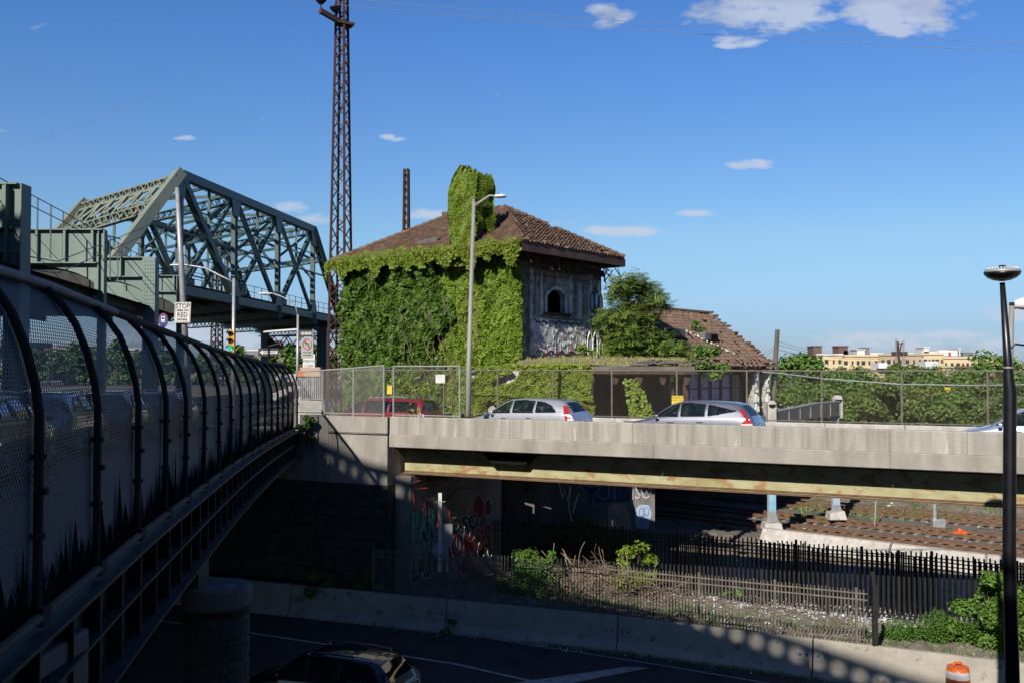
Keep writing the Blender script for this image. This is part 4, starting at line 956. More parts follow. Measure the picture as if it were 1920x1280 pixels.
b = MB(); b.prism([HP(7.3, OH - .02, 1.7), HP(9.9, OH - .02, 1.7), HP(9.9, OH - .02, 3.6), HP(7.3, OH - .02, 3.6)], NL * .03); b.build('ivy_hidden_window', X['void'], hs_)
b = MB()     # window frame arch and sill
for k in range(12): b.bar(arc[k] + NR * .04, arc[k + 1] + NR * .04, .12, .16)
for bb in (wb0, wb1): b.bar(HP(a0, bb, wz0) + NR * .05, HP(a0, bb, wz1) + NR * .05, .14, .14)
b.build('window_arch', X['board'], hs_); 
b = MB(); b.bar(HP(a0, wb0 - .3, wz0 - .08) + NR * .1, HP(a0, wb1 + .3, wz0 - .08) + NR * .1, .25, .16); b.build('window_sill', X['soffit'], hs_)
def HW(bb, z, o=.012): return HP(a0, bb, z) + NR * o
for bb, z0, z1, w_ in ((2.5, .6, 5.1, .18), (3.55, 2.7, 5.0, .16), (6.55, 2.6, 5.0, .2), (7.55, 2.6, 4.6, .22), (8.7, .6, 5.1, .22), (9.7, .6, 5.1, .2), (1.4, .2, 5.2, .2)):
    b = MB(); b.bar(HW(bb, z0, .05), HW(bb, z1, .05), w_, .12, up=NR); b.build('pilaster', X['board'], hs_)
b = MB()
for bb in (2.5, 5.0, 7.0, 8.7): b.bar(HW(bb, 5.15, .08), HW(bb + 1.6, 5.15, .08), .16, .14)
b.bar(HW(1.3, 5.45, .1), HW(10.1, 5.3, .1), .2, .2); b.build('cornice', X['soffit'], hs_)
b = MB()
for z in (4.75, 5.0):
    b.bar(HW(2.6, z, .015), HW(8.6, z, .015), .03, .03)
for bb in (3.0, 7.1, 8.1): b.bar(HW(bb, 2.7, .015), HW(bb, 4.9, .015), .03, .03)
b.build('panel_joints', X['soffit'], hs_)
b = MB(); b.prism([HW(2.6, .62, .03), HW(8.2, .5, .03), HW(8.2, 2.45, .03), HW(2.6, 2.55, .03)], NR * .05)
b.build('painted_board', X['board'], hs_)['label'] = 'peeling pale green painted board covered in white graffiti'
b = MB(); b.bar(HW(5.0, .6, .09), HW(5.0, 2.5, .09), .04, .02); b.build('board_seam', X['soffit'], hs_)
b = MB()
for c_, w_ in ((9.2, .26), (8.55, .2)): b.bar(HW(c_, .3, .06), HW(c_, 1.9 if c_ > 9 else 1.8, .06), w_ * 2.1, .03, up=NR)
b.build('dark_opening', X['void'], hs_)
def HG(bb, z): return HP(a0, bb, z) + NR * .115
random.seed(21)
for k in range(150):
    c_, z = rnd(2.7, 8.1), rnd(.7, 2.45); L_ = rnd(.03, .16) if k % 3 else rnd(.2, .5); 
    scrib(hs_, HG, [(c_, z), (c_ + L_ * .5, z + rnd(-.25, .25)), (c_ + L_, z + rnd(-.2, .2))], X['whitepaint'] if k % 6 else X['redspray'], rnd(.006, .014))
scrib(hs_, HG, [(2.8 + 5 * i / 20, 2.45 + .16 * abs(math.sin(i * .95)) * (-1)) for i in range(21)], X['navyspray'], .04)
scrib(hs_, HG, [(3 + 4.6 * i / 24, .78 + .1 * math.sin(i * 1.1)) for i in range(25)], X['darkredspray'], .03)
for (c_, z, rx, rz) in ((8.85, 3.6, .25, .55), (9.35, 3.7, .2, .5), (9.85, 3.5, .2, .6), (8.9, 2.75, .22, .4), (9.45, 2.8, .2, .38), (8.6, 1.2, .3, .7), (9.2, 1.2, .25, .75), (9.85, 1.0, .2, .5)):
    if z > 2.5:
        b = MB(); b.add([HG(c_ + rx * .8 * math.cos(i * .628), z + rz * .85 * math.sin(i * .628)) for i in range(10)], [tuple(range(10))]); b.build('graffiti', X['bluespray'] if rx > .21 else X['whitepaint'], hs_)
    scrib(hs_, HG, [(c_ + rx * math.cos(i * .57), z + rz * math.sin(i * .57)) for i in range(12)], X['whitepaint'] if z < 2.5 else X['navyspray'], .035)
# roof: hip with a short ridge
EZ = 6.0
E = [HP(0, 0, EZ), HP(AL, 0, EZ), HP(AL, BL, EZ), HP(0, BL, EZ)]
RP1, RP2 = rel(-.35, 55.4, 8.75), rel(-3.6, 58.2, 8.75)
def tiles(b, poly, e0, e1, tw=.3, ch=.36, lift=.10, miss=.0, wave=.075, flatfrac=0):
    e0, e1 = Vector(e0), Vector(e1); ex = (e1 - e0); L = ex.length; ex.normalize()
    nrm = (poly[1] - poly[0]).cross(poly[2] - poly[0]).normalized(); nrm = nrm if nrm.z > 0 else -nrm
    ey = nrm.cross(ex).normalized(); ey = ey if ey.z > 0 else -ey
    q = [((p - e0).dot(ex), (p - e0).dot(ey)) for p in poly]; H_ = max(y for x, y in q)
    def inside(x, y):
        c = False; n = len(q)
        for i in range(n):
            x1, y1 = q[i]; x2, y2 = q[(i + 1) % n]
            if (y1 > y) != (y2 > y) and x < (x2 - x1) * (y - y1) / (y2 - y1) + x1: c = not c
        return c
    for r_ in range(int(H_ / ch) + 1):
        y = r_ * ch; i = 0; xx = -1 - (r_ % 2) * .0
        while xx < L + 1:
            cx, cy = xx + tw / 2, y + ch / 2; xx += tw
            if not inside(cx, cy): continue
            if random.random() < (miss if r_ > 1 else miss * 14): continue
            j = rnd(-.02, .02); jl = rnd(0, .03); o = e0 + ex * (cx + j) + ey * (y - .03 + rnd(-.02, .02))
            vs = []
            for (dy, lf) in ((0, lift), (ch + .05, .02)):
                for dx, hz_ in ((-.5, 0), (-.3, .7), (0, 1), (.3, .7), (.5, 0)): vs.append(o + ex * (dx * tw) + ey * dy + nrm * (lf + jl + wave * hz_))
            for dx, hz_ in ((-.5, 0), (0, 0), (.5, 0)): vs.append(o + ex * (dx * tw) + nrm * (.0))
            b.add(vs, [(k, k + 1, k + 6, k + 5) for k in range(4)] + [(10, 0, 1, 2, 11), (11, 2, 3, 4, 12)])
random.seed(33)
b = MB(); b.add([*E, RP1 - V(0, 0, .05), RP2 - V(0, 0, .05)], [(0, 1, 5, 4), (1, 2, 5), (2, 3, 4, 5), (3, 0, 4)]); roof = b.build('roof', X['soffit'], hs_)
b = MB(); tiles(b, [E[0], E[1], RP2, RP1], E[0], E[1], miss=.006); tiles(b, [E[3], E[0], RP1], E[3], E[0], miss=.012, wave=.1, lift=.13)
tiles(b, [E[1], E[2], RP2], E[1], E[2]); b.build('roof_tiles', X['tile'], roof)
b = MB()
for p, q in ((E[0], RP1), (E[1], RP2), (E[3], RP1), (RP1, RP2), (E[2], RP2)):
    n = int((q - p).length / .42)
    for i in range(n):
        if random.random() < .06: continue
        a, c = p.lerp(q, i / n) + V(0, 0, .16), p.lerp(q, (i + 1.15) / n) + V(0, 0, .13); b.tube([a, c], [.17, .13], 7)
b.build('ridge_tiles', X['tile'], roof)
b = MB()
for p, q, nn in ((E[0], E[3], NR), (E[0], E[1], NL)):
    b.bar(p + V(0, 0, -.16), q + V(0, 0, -.16), .12, .42); 
b.bar(E[3] + V(0, 0, -.16), E[2] + V(0, 0, -.16), .12, .42)
b.build('fascia', X['fascia'], roof)
b = MB()
for k in range(17): bb = .5 + k * .64; b.bar(HP(.05, bb, 5.72), HP(1.3, bb, 5.72 + rnd(-.1, .0)), .09, .16)
for k in range(22): aa = .5 + k * .64; b.bar(HP(aa, .05, 5.72), HP(aa, 1.3, 5.7), .09, .16)
for k in range(150):    # rotten lath and dead tendrils hanging beneath the eaves
    bb = rnd(.8, 10.9) ; o = HP(rnd(.2, 1.35), bb, 5.65 - (rnd(0, .5) if bb > 7.5 else rnd(0, .2))); b.bar(o, o + DR * rnd(-.7, .7) + NR * rnd(-.3, .3) + V(0, 0, rnd(-.7, .15)), rnd(.02, .08), .03)
b.build('rafter_ends', X['soffit'], roof)
b = MB(); b.add([HP(.05, .05, 5.86), HP(AL - .05, .05, 5.86), HP(AL - .05, 1.25, 5.86), HP(1.25, 1.25, 5.86)], [(0, 1, 2, 3)]); b.add([HP(.05, .05, 5.855), HP(.05, BL - .05, 5.855), HP(1.25, BL - .05, 5.855), HP(1.25, 1.25, 5.855)], [(3, 2, 1, 0)]); b.build('soffit', X['soffit'], roof)
CA0, CA1, CB0, CB1 = 3.4, 4.75, .5, 1.6
b = MB(); b.prism([HP(CA0, CB0, 5), HP(CA1, CB0, 5), HP(CA1, CB1, 5), HP(CA0, CB1, 5)], (0, 0, 4.6)); b.build('chimney', X['brick'], hs_)
for (px, yb, yt, Z, lab) in ((834, 416, 398, 62.5, 'far'), (921, 408, 384, 60.5, 'near')):
    q = at(px, yb, Z); zt = at(px, yt, Z).z; b = MB(); b.box((q.x, Z, (zt + q.z) / 2 - .3), (.36, .36, zt - q.z + .6)); b.box((q.x, Z, q.z + .05), (.6, .6, .2)); b.build('small_chimney', X['brick'], hs_)
b = MB(); q = HP(7.4, 1.6, 6.62); rM = Matrix.Rotation(math.atan2(DL.y, DL.x), 3, 'Z'); b.box(q, (1.5, 1.0, .5), rM); b.box(q + V(.3, 0, .28), (1.2, 1.2, .08), rM); b.build('roof_hatch', X['conc_dark'], hs_, bevel=.02)
# ---------------- the single storey wing
AX = Vector((.65, .76, 0)).normalized(); AC = Vector((.76, -.65, 0)).normalized()
RE = rel(12.4, 62.8, 3.28)
wg2 = thing('station_wing', 'long single storey station wing with sagging red tiled roof and lilac wall', 'building', (12, 58, EYE - 2.85))
def WP(a, c, z): return V(RE.x, RE.y) + AX * a + AC * c + V(0, 0, EYE + z)     # a along ridge (0 at far end, negative towards house)
e_f0, e_f1 = WP(-9.0, 3.85, .0), WP(1.0, 3.85, .02)
rg0, rg1 = WP(-9.0, 0, 3.46), WP(0, 0, 3.3)
b = MB(); b.add([e_f0, e_f1, rg1, rg0, WP(-9., -3.85, 0), WP(1., -3.85, 0)], [(0, 1, 2, 3), (3, 2, 5, 4), (1, 5, 2), (4, 0, 3)]); r2 = b.build('roof', X['soffit'], wg2)
b = MB(); tiles(b, [e_f0, e_f1, rg1, rg0], e_f0, e_f1, tw=.28, ch=.29, miss=.02, lift=.05, wave=.085); b.build('roof_tiles', X['tile2'], r2); b = MB(); tiles(b, [e_f1, WP(1, -3.85, 0), rg1], e_f1, WP(1, -3.85, 0), miss=.08)
b.build('roof_tiles', X['tile2'], r2)
b = MB(); b.tube([rg0 + V(0, 0, .1), WP(-6, 0, 3.42), rg1 + V(0, 0, .1)], .13, 7)
for k in range(26): q = e_f1.lerp(rg1, k / 25) ; b.box(q + V(rnd(0, .15), 0, .08 + rnd(-.05, .1)), (.34, .34, .1), Matrix.Rotation(rnd(0, 3), 3, 'Z') @ Matrix.Rotation(rnd(-.5, .5), 3, 'X'))
b.build('ridge_tiles', X['tile'], r2)
b = MB()
for k in range(44): aa = -8.9 + k * .22; o = WP(aa, 3.9, -.06 + rnd(-.12, .03)); b.bar(o, o - AC * 1.3 + V(0, 0, .25), .1, .14); 
for k in range(90): aa = rnd(-8, 1.1); o = WP(aa, rnd(3.3, 3.95), rnd(-.3, .15)); b.bar(o, o + AX * rnd(-.5, .5) + V(0, 0, rnd(-.3, .1)), rnd(.04, .12), .04)
b.build('broken_rafters', X['soffit'], r2)
q0 = WP(-3.8, 1.9, 1.78); b = MB()
dn = (e_f1 - rg1 - AX * 1).normalized()
b.box(q0, (1.6, .9, .5), Matrix.Rotation(math.atan2(AX.y, AX.x), 3, 'Z')); b.build('dormer', X['conc_dark'], r2, bevel=.08)
b = MB(); b.box(q0 + AC * .47 + AX * .3 + V(0, 0, -.02), (.75, .06, .3), Matrix.Rotation(math.atan2(AX.y, AX.x), 3, 'Z')); b.build('dormer_opening', X['void'], r2)
q1 = WP(-7.6, 2.0, 1.9); b = MB(); b.box(q1, (1.4, .9, .5), Matrix.Rotation(math.atan2(AX.y, AX.x), 3, 'Z')); b.build('dormer', X['conc_dark'], r2, bevel=.08)
sl_ = (e_f0 - rg0); sl_.normalize(); sn = (e_f1 - e_f0).cross(rg0 - e_f0).normalized()
def RT(a, s): o = WP(a, 0, poly_interp(a, [-12.2, 0], [3.5, 3.3])); return o + sl_ * s + sn * .26
b = MB()
for k in range(14): s_ = RT(-6.1 + k * .26, 2.2 + k * .14); b.tube([s_, s_ + AX * rnd(-.12, .12) + sl_ * rnd(-.2, .2)], .035, 5)
b.build('graffiti', X['whitepaint'], r2)
b = MB(); wall_z0, wall_z1 = -3.0, -.05
b.prism([WP(-8.9, 2.9, wall_z0), WP(.1, 2.9, wall_z0), WP(.1, 2.9, wall_z1), WP(-8.9, 2.9, wall_z1)], -AC * .25); b.build('wall', X['soffit'], wg2); b = MB(); b.prism([WP(.1, 2.9, wall_z0), WP(.1, -2.9, wall_z0), WP(.1, -2.9, wall_z1), WP(.1, 2.9, wall_z1)], -AX * .25)
b.build('wall', X['soffit'], wg2)
ps_ = [-7.6 + k * 1.22 for k in range(6)]
for k, (a, c) in enumerate(zip(ps_, ps_[1:])):
    b = MB(); b.prism([WP(a + .08, 2.92, -2.9), WP(c - .08, 2.92, -2.9), WP(c - .08, 2.92, -.45), WP(a + .08, 2.92, -.45)], AC * .03)
    b.build('wall_panel', X['purple'] if k < 4 else X['housewall'], wg2)
b = MB()
for a in ps_ + [-.9, -.3, .1]: b.bar(WP(a, 3.0, -3), WP(a, 3.0, -.1), .16, .14, up=AC)
for z in (-.4, -1.2, -2.0): b.bar(WP(-7.6, 2.99, z), WP(-1.4, 2.99, z), .05, .06)
b.build('wall_posts', X['soffit'], wg2)
for a in (-.75, .75):
    b = MB(); random.seed(int(a * 10)); p = WP(a, 3.4, -3.0); b.bar(p, p + V(0, 0, 2.9), .42, .42, up=AC); b.build('porch_pillar', X['housewall'], wg2)
    b = MB()
    for k in range(16): o = p + AC * .24 + AX * rnd(-.2, .2) + V(0, 0, rnd(.3, 2.8)); b.box(o, (rnd(.05, .2), rnd(.05, .12), rnd(.1, .5)))
    b.build('peeling_render', X['board'], wg2)
# ---------------- overgrown canopy in front
cp = thing('platform_canopy', 'broken overgrown canopy roof with earth and grass on top before the station house', 'canopy', (5, 44.5, EYE - 3))
CP = [(-.3, 46.2), (2.6, 44.9), (5.4, 43.6), (7.9, 43.0), (8.3, 44.8), (8.0, 50.5), (6.0, 51), (1.2, 50)]
b = MB(); b.prism([rel(x, y, -.1) for x, y in CP], (0, 0, .14)); b.build('roof_slab', X['conc_dark'], cp)
b = MB(); 
for (x0, y0), (x1, y1) in zip(CP[:3], CP[1:4]): b.bar(rel(x0, y0, -.2), rel(x1, y1, -.2), .14, .2)
b.build('edge_beam', X['soffit'], cp)
b = MB()
for k in range(5): x = 3.4 + k * 1.0; y = poly_interp(x, [p[0] for p in CP[:4]], [p[1] for p in CP[:4]]) + .1; b.prism([rel(x, y, -.15), rel(x + .1, y, -.75), rel(x + .25, y, -.75), rel(x + .45, y, -.15)], (0, .1, 0))
b.build('bracket', X['soffit'], cp)
b = MB(); random.seed(4)
for k in range(16): o = rel(rnd(5.5, 8.6), rnd(43.6, 45.2), .12 + rnd(0, .16)); b.box(o, (rnd(.5, 1.3), rnd(.3, .6), .05), Matrix.Rotation(rnd(-.5, .2), 3, 'Z') @ Matrix.Rotation(rnd(-.25, .25), 3, 'Y'))
b.build('loose_slabs', X['conc_dark'], cp)
b = MB()
for (x, y) in ((2.7, 45.3), (5.4, 44.3), (7.6, 43.7)): b.box((x, y, EYE - 1.65), (.22, .22, 3))
b.build('column', X['soffit'], cp)
b = MB(); b.prism([rel(2.9, 48.5, -3), rel(7.5, 47.3, -3), rel(7.5, 47.3, -.12), rel(2.9, 48.5, -.12)], (.1, .3, 0)); b.build('back_wall', X['conc_dark'], cp)
b = MB(); b.grid(lambda u, v: rel(-.1 + 6.4 * u + 1.2 * v, 46.2 - 2.4 * u + 4.6 * v, .06 + .35 * math.sin(v * 1.6) + .12 * noise.noise((u * 6, v * 4, 0))), 24, 12); b.build('soil_mound', X['soil'], cp)
def tuft(b, p, h, n, spread, w=.03):
    for _ in range(n):
        o = p + V(rnd(-spread, spread), rnd(-spread, spread)); d = V(rnd(-.35, .35), rnd(-.35, .35), 1) * h * rnd(.5, 1.15); s_ = V(rnd(-1, 1), rnd(-1, 1)).normalized() * w
        i = len(b.v); b.v += [tuple(o - s_), tuple(o + s_), tuple(o + d * .6 + s_ * .6), tuple(o + d), tuple(o + d * .6 - s_ * .6)]; b.f.append((i, i + 1, i + 2, i + 3, i + 4))
b = MB(); random.seed(8)
for k in range(620):
    u, v = random.random() ** .8, random.random() ** 1.3; p = rel(.4 + 7.3 * u + .6 * v, 46.15 - 2.9 * u + 4.8 * v, .06 + .35 * math.sin(v * 1.6)); g_ = .5 + .9 * max(0, noise.noise((p.x * 1.3, p.y, 0)) + .35); tuft(b, p, rnd(.06, .3) * g_ * (1 - .5 * u), 9, .2, .016)
tag(b.build('roof_grass', X['grass']), 'pale dry grass growing along the top of the broken canopy', 'grass', kind='stuff')
# ================================================================ ivy
def ivy(name, lab, frame, n, size, m, outward, ua, va, keep=None, relief=.3, nfreq=.9, cat='ivy', spread=.55, core=None, seed=1):
    random.seed(seed); b = MB()
    up = V(0, 0, 1)
    for _ in range(n):
        u, v = rnd(*ua), rnd(*va)
        if keep and not keep(u, v): continue
        p = frame(u, v); r_ = noise.noise((p.x * nfreq, p.y * nfreq, p.z * nfreq)) * .5 + .5
        r2_ = noise.noise((p.x * nfreq * 2.7 + 9, p.y * nfreq * 2.7, p.z * nfreq * 2.7)) * .5 + .5
        e = .004; hgt = relief * (r_ * .65 + r2_ * .5) 
        d = hgt * (1 - .25 * random.random() ** 2)
        gn = Vector((noise.noise((p.x * nfreq * 2, p.y * nfreq * 2, p.z * nfreq * 2 + 5)), noise.noise((p.x * nfreq * 2 + 7, p.y * nfreq * 2, p.z * nfreq * 2)), noise.noise((p.x * nfreq * 2, p.y * nfreq * 2 + 3, p.z * nfreq * 2))))
        nrm = outward + up * .35 + Vector((rnd(-1, 1), rnd(-1, 1), rnd(-1, 1))) * spread + gn * .6
        b.leaf(p + outward * d, nrm, size * rnd(.4, 1.2) * (1.5 if random.random() < .12 else 1))
    return tag(b.build(name, m), lab, cat)
GN0 = V(-.39, -.92).normalized()
FL = lambda u, v: HP(u, OH, v)
kl = lambda u, v: v < 5.95 - max(0, noise.noise((u * .8, v * .8, 3))) * 1.6 and not (8.1 < u < 9.0 and 2.85 < v < 3.2 + .12 * math.sin(u * 9)) and (u + .3 * noise.noise((v, 0, 0)) > 6.0 or v < 4)
ivy('ivy', 'deep green bushy vine covering the left half of the station house wall', FL, 26000, .34, X['ivy_d'], NL, (4.8, AL - .6), (-3.2, 5.9), lambda u, v: kl(u, v) and u > 5.6 + 1.6 * noise.noise((v * .5, 1, 0)), 1.15, .8, spread=1.0, seed=1)
ivy('ivy', 'smooth yellow green ivy sheet on the right half of the station house wall', FL, 26000, .22, X['ivy_y'], NL, (.55, 7.0), (-3.2, 5.7), lambda u, v: u < 6.3 + 1.8 * noise.noise((v * .5, 1, 0)) and v < 5.5 - .8 * max(0, noise.noise((u, 0, 5))), .5, 1.3, spread=.75, seed=2)
def eave(u, v): return HP(u, -.08 + max(0, v) * .9, 6.02 + (v * .45 if v > 0 else v))
ivy('ivy', 'bright leafy ivy fringe draped along the left eaves of the station house', eave, 15000, .2, X['ivy_g'], NL, (-.1, AL + .3), (-1.1, 1.5), lambda u, v: v > -.3 - 1.3 * max(0, noise.noise((u * 1.1, 0, 0)) + .12) - .25 * random.random() and v < .25 + 1.3 * abs(noise.noise((u * .6, 3, 0))) + .35 * random.random() + (.5 if u > 9 else 0), .2, 1.9, spread=1.1, seed=3)
random.seed(5); b = MB()
faces_ = [(lambda s, z: HP(CA0 + s * (CA1 - CA0), CB0, z), NL, 0), (lambda s, z: HP(CA0, CB0 + s * (CB1 - CB0), z), NR, 1), (lambda s, z: HP(CA1, CB0 + s * (CB1 - CB0), z), -NR, 1), (lambda s, z: HP(CA0 + s * (CA1 - CA0), CB1, z), -NL, 0)]
for fn, n_, k in faces_:
    for _ in range(5200):
        s, z = rnd(-.2, 1.2), rnd(5.2 if k == 0 and n_ == NL else 6.3, 10.5)
        if k == 1 and n_ == NR and z < 7.1 and s < .75: continue
        if z > 9.9 and noise.noise((s * 4, z, 0)) < 0: continue
        p = fn(s, z); far_ = (1 - s) if n_ == NL or n_ == -NL else (1 + s * .5 if n_ == NR else -.1)
        if z > 10.5 - .42 * far_ - .2 * random.random(): continue
        p = fn(s, z); r_ = .04 + .42 * (noise.noise((p.x * 1.5, p.y * 1.5, p.z * 1.5)) * .5 + .5)
        if z > 9.2: cc0 = HP((CA0 + CA1) / 2, (CB0 + CB1) / 2, z); p = cc0 + (p - cc0) * (1 - .38 * min(1, (z - 9.2) / 1.3) ** 2)
        b.leaf(p + n_ * r_ * (1.0 if z < 9.4 else max(.1, (10.4 - z))), n_ + V(0, 0, .3) + Vector((rnd(-1, 1), rnd(-1, 1), rnd(-1, 1))) * .5, rnd(.1, .2))
for _ in range(1200): 
    s, t_ = rnd(0, 1), rnd(0, 1); p = HP(CA0 + (.15 + .7 * s) * (CA1 - CA0), CB0 + (.15 + .7 * t_) * (CB1 - CB0), 9.85 + .5 * s - .2 * t_ + rnd(-.1, .15)); b.leaf(p, V(rnd(-.5, .5), rnd(-.5, .5), 1), rnd(.1, .2))
tag(b.build('ivy', X['ivy_y']), 'thick green ivy wrapping the tall chimney stack', 'ivy')
random.seed(31); b = MB()      # woody stems showing through the leaves
for k in range(36):
    u = rnd(5.0, 8.6) if k < 24 else rnd(1, 13); p = HP(u, OH, rnd(-2.5, 2)) + NL * rnd(.5, .95); pts = [p]
    for i in range(6): p = p + DL * rnd(-.35, .35) + V(0, 0, rnd(.25, .6)) + NL * rnd(-.1, .1); pts.append(p)
    b.tube(pts, .013, 4, cap=False)
tag(b.build('vine_stems', X['deadwood']), 'brown woody stems showing between the leaves on the ivy wall', 'vines')
random.seed(32); b = MB()      # creeper trailing over the canopy edge
for k in range(1500):
    u = random.random() ** 1.5; u *= .5; p = rel(-.2 + 6.5 * u, 46.05 - 2.55 * u, .1) + V(rnd(-.2, .2), rnd(-.3, .2), -random.random() ** 2 * .8 * max(0, noise.noise((u * 9, 2, 0)) + .4)); b.leaf(p, GN0 + V(0, 0, .6) + Vector((rnd(-1, 1), rnd(-1, 1), rnd(-1, 1))) * .8, rnd(.1, .24))
tag(b.build('creeper', X['ivy_g']), 'creeper trailing along the left part of the canopy edge', 'creeper')
# ivy wrapping round the corner with bare brown stems on the right-hand face
ivy('ivy', 'ragged ivy turning the front corner of the station house beside bare stems', lambda u, v: HP(OH, u, v), 2600, .18, X['ivy_y'], NR, (.9, 1.75), (-3, 5.6), lambda u, v: u < 1.5 + .3 * noise.noise((v * 2, 0, 0)) and random.random() < .75, .3, 1.2, seed=6)
random.seed(7); b = MB()
for k in range(190):
    u, z = rnd(1.2, 2.6), rnd(.2, 5.4); p = HP(OH, u, z) + NR * rnd(.03, .2); pts = [p]
    for i in range(3): p = p + DR * rnd(-.15, .15) + V(0, 0, rnd(-.5, .2)) + NR * rnd(-.04, .04); pts.append(p)
    b.tube(pts, .012, 3, cap=False)
for k in range(170):
    u, z = rnd(2.5, 9.5), rnd(4.7, 5.7); p = HP(OH, u, z) + NR * rnd(.1, .35); pts = [p]
    for i in range(3): p = p + DR * rnd(-.3, .3) + V(0, 0, rnd(-.35, .15)); pts.append(p)
    b.tube(pts, .012, 3, cap=False)
tag(b.build('dead_vines', X['deadwood']), 'leafless brown vine stems clinging under the right eaves of the house', 'vines')
# ivy bank behind the road fence
LW = thing('garden_wall', 'low stone wall mostly hidden by ivy behind the road bridge fence', 'wall', (0, 44, EYE - 3))
def GW(u, v): return V(-9 + u, 47.6 - .42 * u) + V(0, 0, EYE + v)
b = MB(); b.prism([GW(7.2, -3.2), GW(12.4, -3.2), GW(12.4, -.15), GW(7.2, -.15)], (.1, .35, 0)); b.build('wall', X['conc_pale'], LW)
GN = V(-.39, -.92).normalized()
ivy('ivy', 'ivy bank on the low wall directly behind the fence of the road bridge', GW, 13000, .21, X['ivy_g'], GN, (7.1, 12.5), (-3.0, .05), lambda u, v: noise.noise((u * .9, v * .9, 8)) > -.3 and v < -.05 + .3 * noise.noise((u * 2, 0, 0)), .6, 1.2, spread=.9, seed=8)
ivy('ivy', 'sparse climbing vine hanging in the dark opening under the canopy', lambda u, v: V(4.2 + u + .35 * (-v), 43.6 - .4 * u, EYE + v), 700, .17, X['ivy_y'], GN, (0, 1.6), (-3, -.5), lambda u, v: abs(u - .8) < .25 - .18 * v * .7, .3, 1.5, seed=9)
b = MB(); random.seed(41)
for k in range(260): u = rnd(2.6, 7.5); p = V(u, 43.9 - .42 * (u - 2), EYE - 2.9); tuft(b, p + V(0, 0, rnd(0, .3)), .5, 4, .2, .04)
tag(b.build('weeds', X['weed']), 'low weeds along the foot of the dark canopy opening', 'weeds', kind='stuff')
# ================================================================ trees and plants
def tree_parts(root, p, h, cr, m, seed, n=3200, leaf=.34, blobs=14, trunk=.16, flat=.75, compound=False, low=.3, given=None):
    random.seed(seed); t = MB(); c = MB(); p = Vector(p)
    top = p + V(rnd(-.1, .1) * h, rnd(-.1, .1) * h, h * .72)
    t.tube([p - V(0, 0, .2), p.lerp(top, .35) + V(rnd(-.2, .2), rnd(-.2, .2)), p.lerp(top, .7), top], [trunk, trunk * .8, trunk * .5, trunk * .2], 7)
    bl = []
    for q, r in (given or []):
        bl.append((q, r)); zz_ = max(.05, min(.9, (q.z - p.z) / h - .25)); s0 = p.lerp(top, zz_); mid = s0.lerp(q, .55) + V(0, 0, .15); t.tube([s0, mid, q], [trunk * .45, trunk * .3, trunk * .1], 5)
    for k in range(0 if given else blobs):
        a = rnd(0, 6.28); f = random.random() ** .5; z = rnd(low, 1.0)
        rr = cr * f * (1.0 - .55 * max(0, z - .55) / .45)
        q = p + V(math.cos(a) * rr, math.sin(a) * rr, h * z * .93); bl.append((q, cr * rnd(.22, .42)))
        s0 = p.lerp(top, min(.95, max(.25, z - .25))); mid = s0.lerp(q, .55) + V(0, 0, rnd(-.1, .25))
        t.tube([s0, mid, q], [trunk * .38, trunk * .25, trunk * .08], 5)
    tot = sum(r ** 2 for _, r in bl)
    for q, r in bl:
        for _ in range(int(n * r * r / tot)):
            d = Vector((random.gauss(0, 1), random.gauss(0, 1), random.gauss(0, 1))).normalized(); rr = r * (random.random() ** .45) * (1 + .35 * noise.noise(d * 2.2 + q))
            o = q + V(d.x * rr, d.y * rr, d.z * rr * flat)
            if compound:
                ax = V(rnd(-1, 1), rnd(-1, 1), rnd(-.7, .25)).normalized(); sd = ax.cross(V(0, 0, 1)).normalized(); un = sd.cross(ax)
                for i in range(6):
                    for s_ in (-1, 1):
                        b0 = o + ax * (i * leaf * .32); e = b0 + sd * s_ * leaf * .6 + ax * leaf * .22 - V(0, 0, leaf * .12); w_ = ax * leaf * .12
                        i0 = len(c.v); c.v += [tuple(b0), tuple(b0.lerp(e, .5) + w_), tuple(e), tuple(b0.lerp(e, .5) - w_)]; c.f.append((i0, i0 + 1, i0 + 2, i0 + 3))
            else: c.leaf(o, d * .6 + V(0, 0, .5) + Vector((rnd(-1, 1), rnd(-1, 1), rnd(-1, 1))) * .7, leaf * rnd(.6, 1.3))
    t.build('trunk', X['bark'], root, smooth=True); c.build('crown', m, root)
def tree(name, lab, p, h, cr, m, seed, group=None, **k):
    r_ = thing(name, lab, 'tree', tuple(p), group); tree_parts(r_, p, h, cr, m, seed, **k); return r_
# sumac-like tree between the house and the wing
GB = [(1165, 533, .75), (1190, 528, .8), (1212, 541, .8), (1232, 556, .6), (1248, 570, .35), (1180, 560, .85), (1150, 552, .5), (1205, 572, .7), (1142, 590, .7), (1168, 592, .9), (1200, 603, .8), (1140, 622, .8), (1172, 628, 1.0), (1212, 634, .9), (1240, 628, .6), (1150, 655, .9), (1190, 660, 1.0), (1228, 662, .9), (1258, 652, .6), (1278, 668, .6), (1245, 684, .7), (1160, 682, .8), (1205, 688, .8), (1285, 650, .35), (1300, 672, .45), (1318, 682, .4), (1270, 690, .6), (1130, 600, .5), (1225, 590, .5)]
tree('tree', 'feathery mid green tree filling the corner between the house and the long wing', rel(7.0, 52.6, -1.4), 6.6, 3.0, X['ailan'], 11, n=4300, leaf=.27, trunk=.12, compound=True, flat=.8, given=[(at(x, y, 52.3 + (k % 3) * .7), r) for k, (x, y, r) in enumerate(GB)])
tree('shrub', 'round green shrub growing against the lower roof edge of the wing', rel(10.0, 52.4, -.7), 2.0, 1.2, X['tree3'], 13, n=1800, leaf=.17, blobs=10, trunk=.05, low=.1)
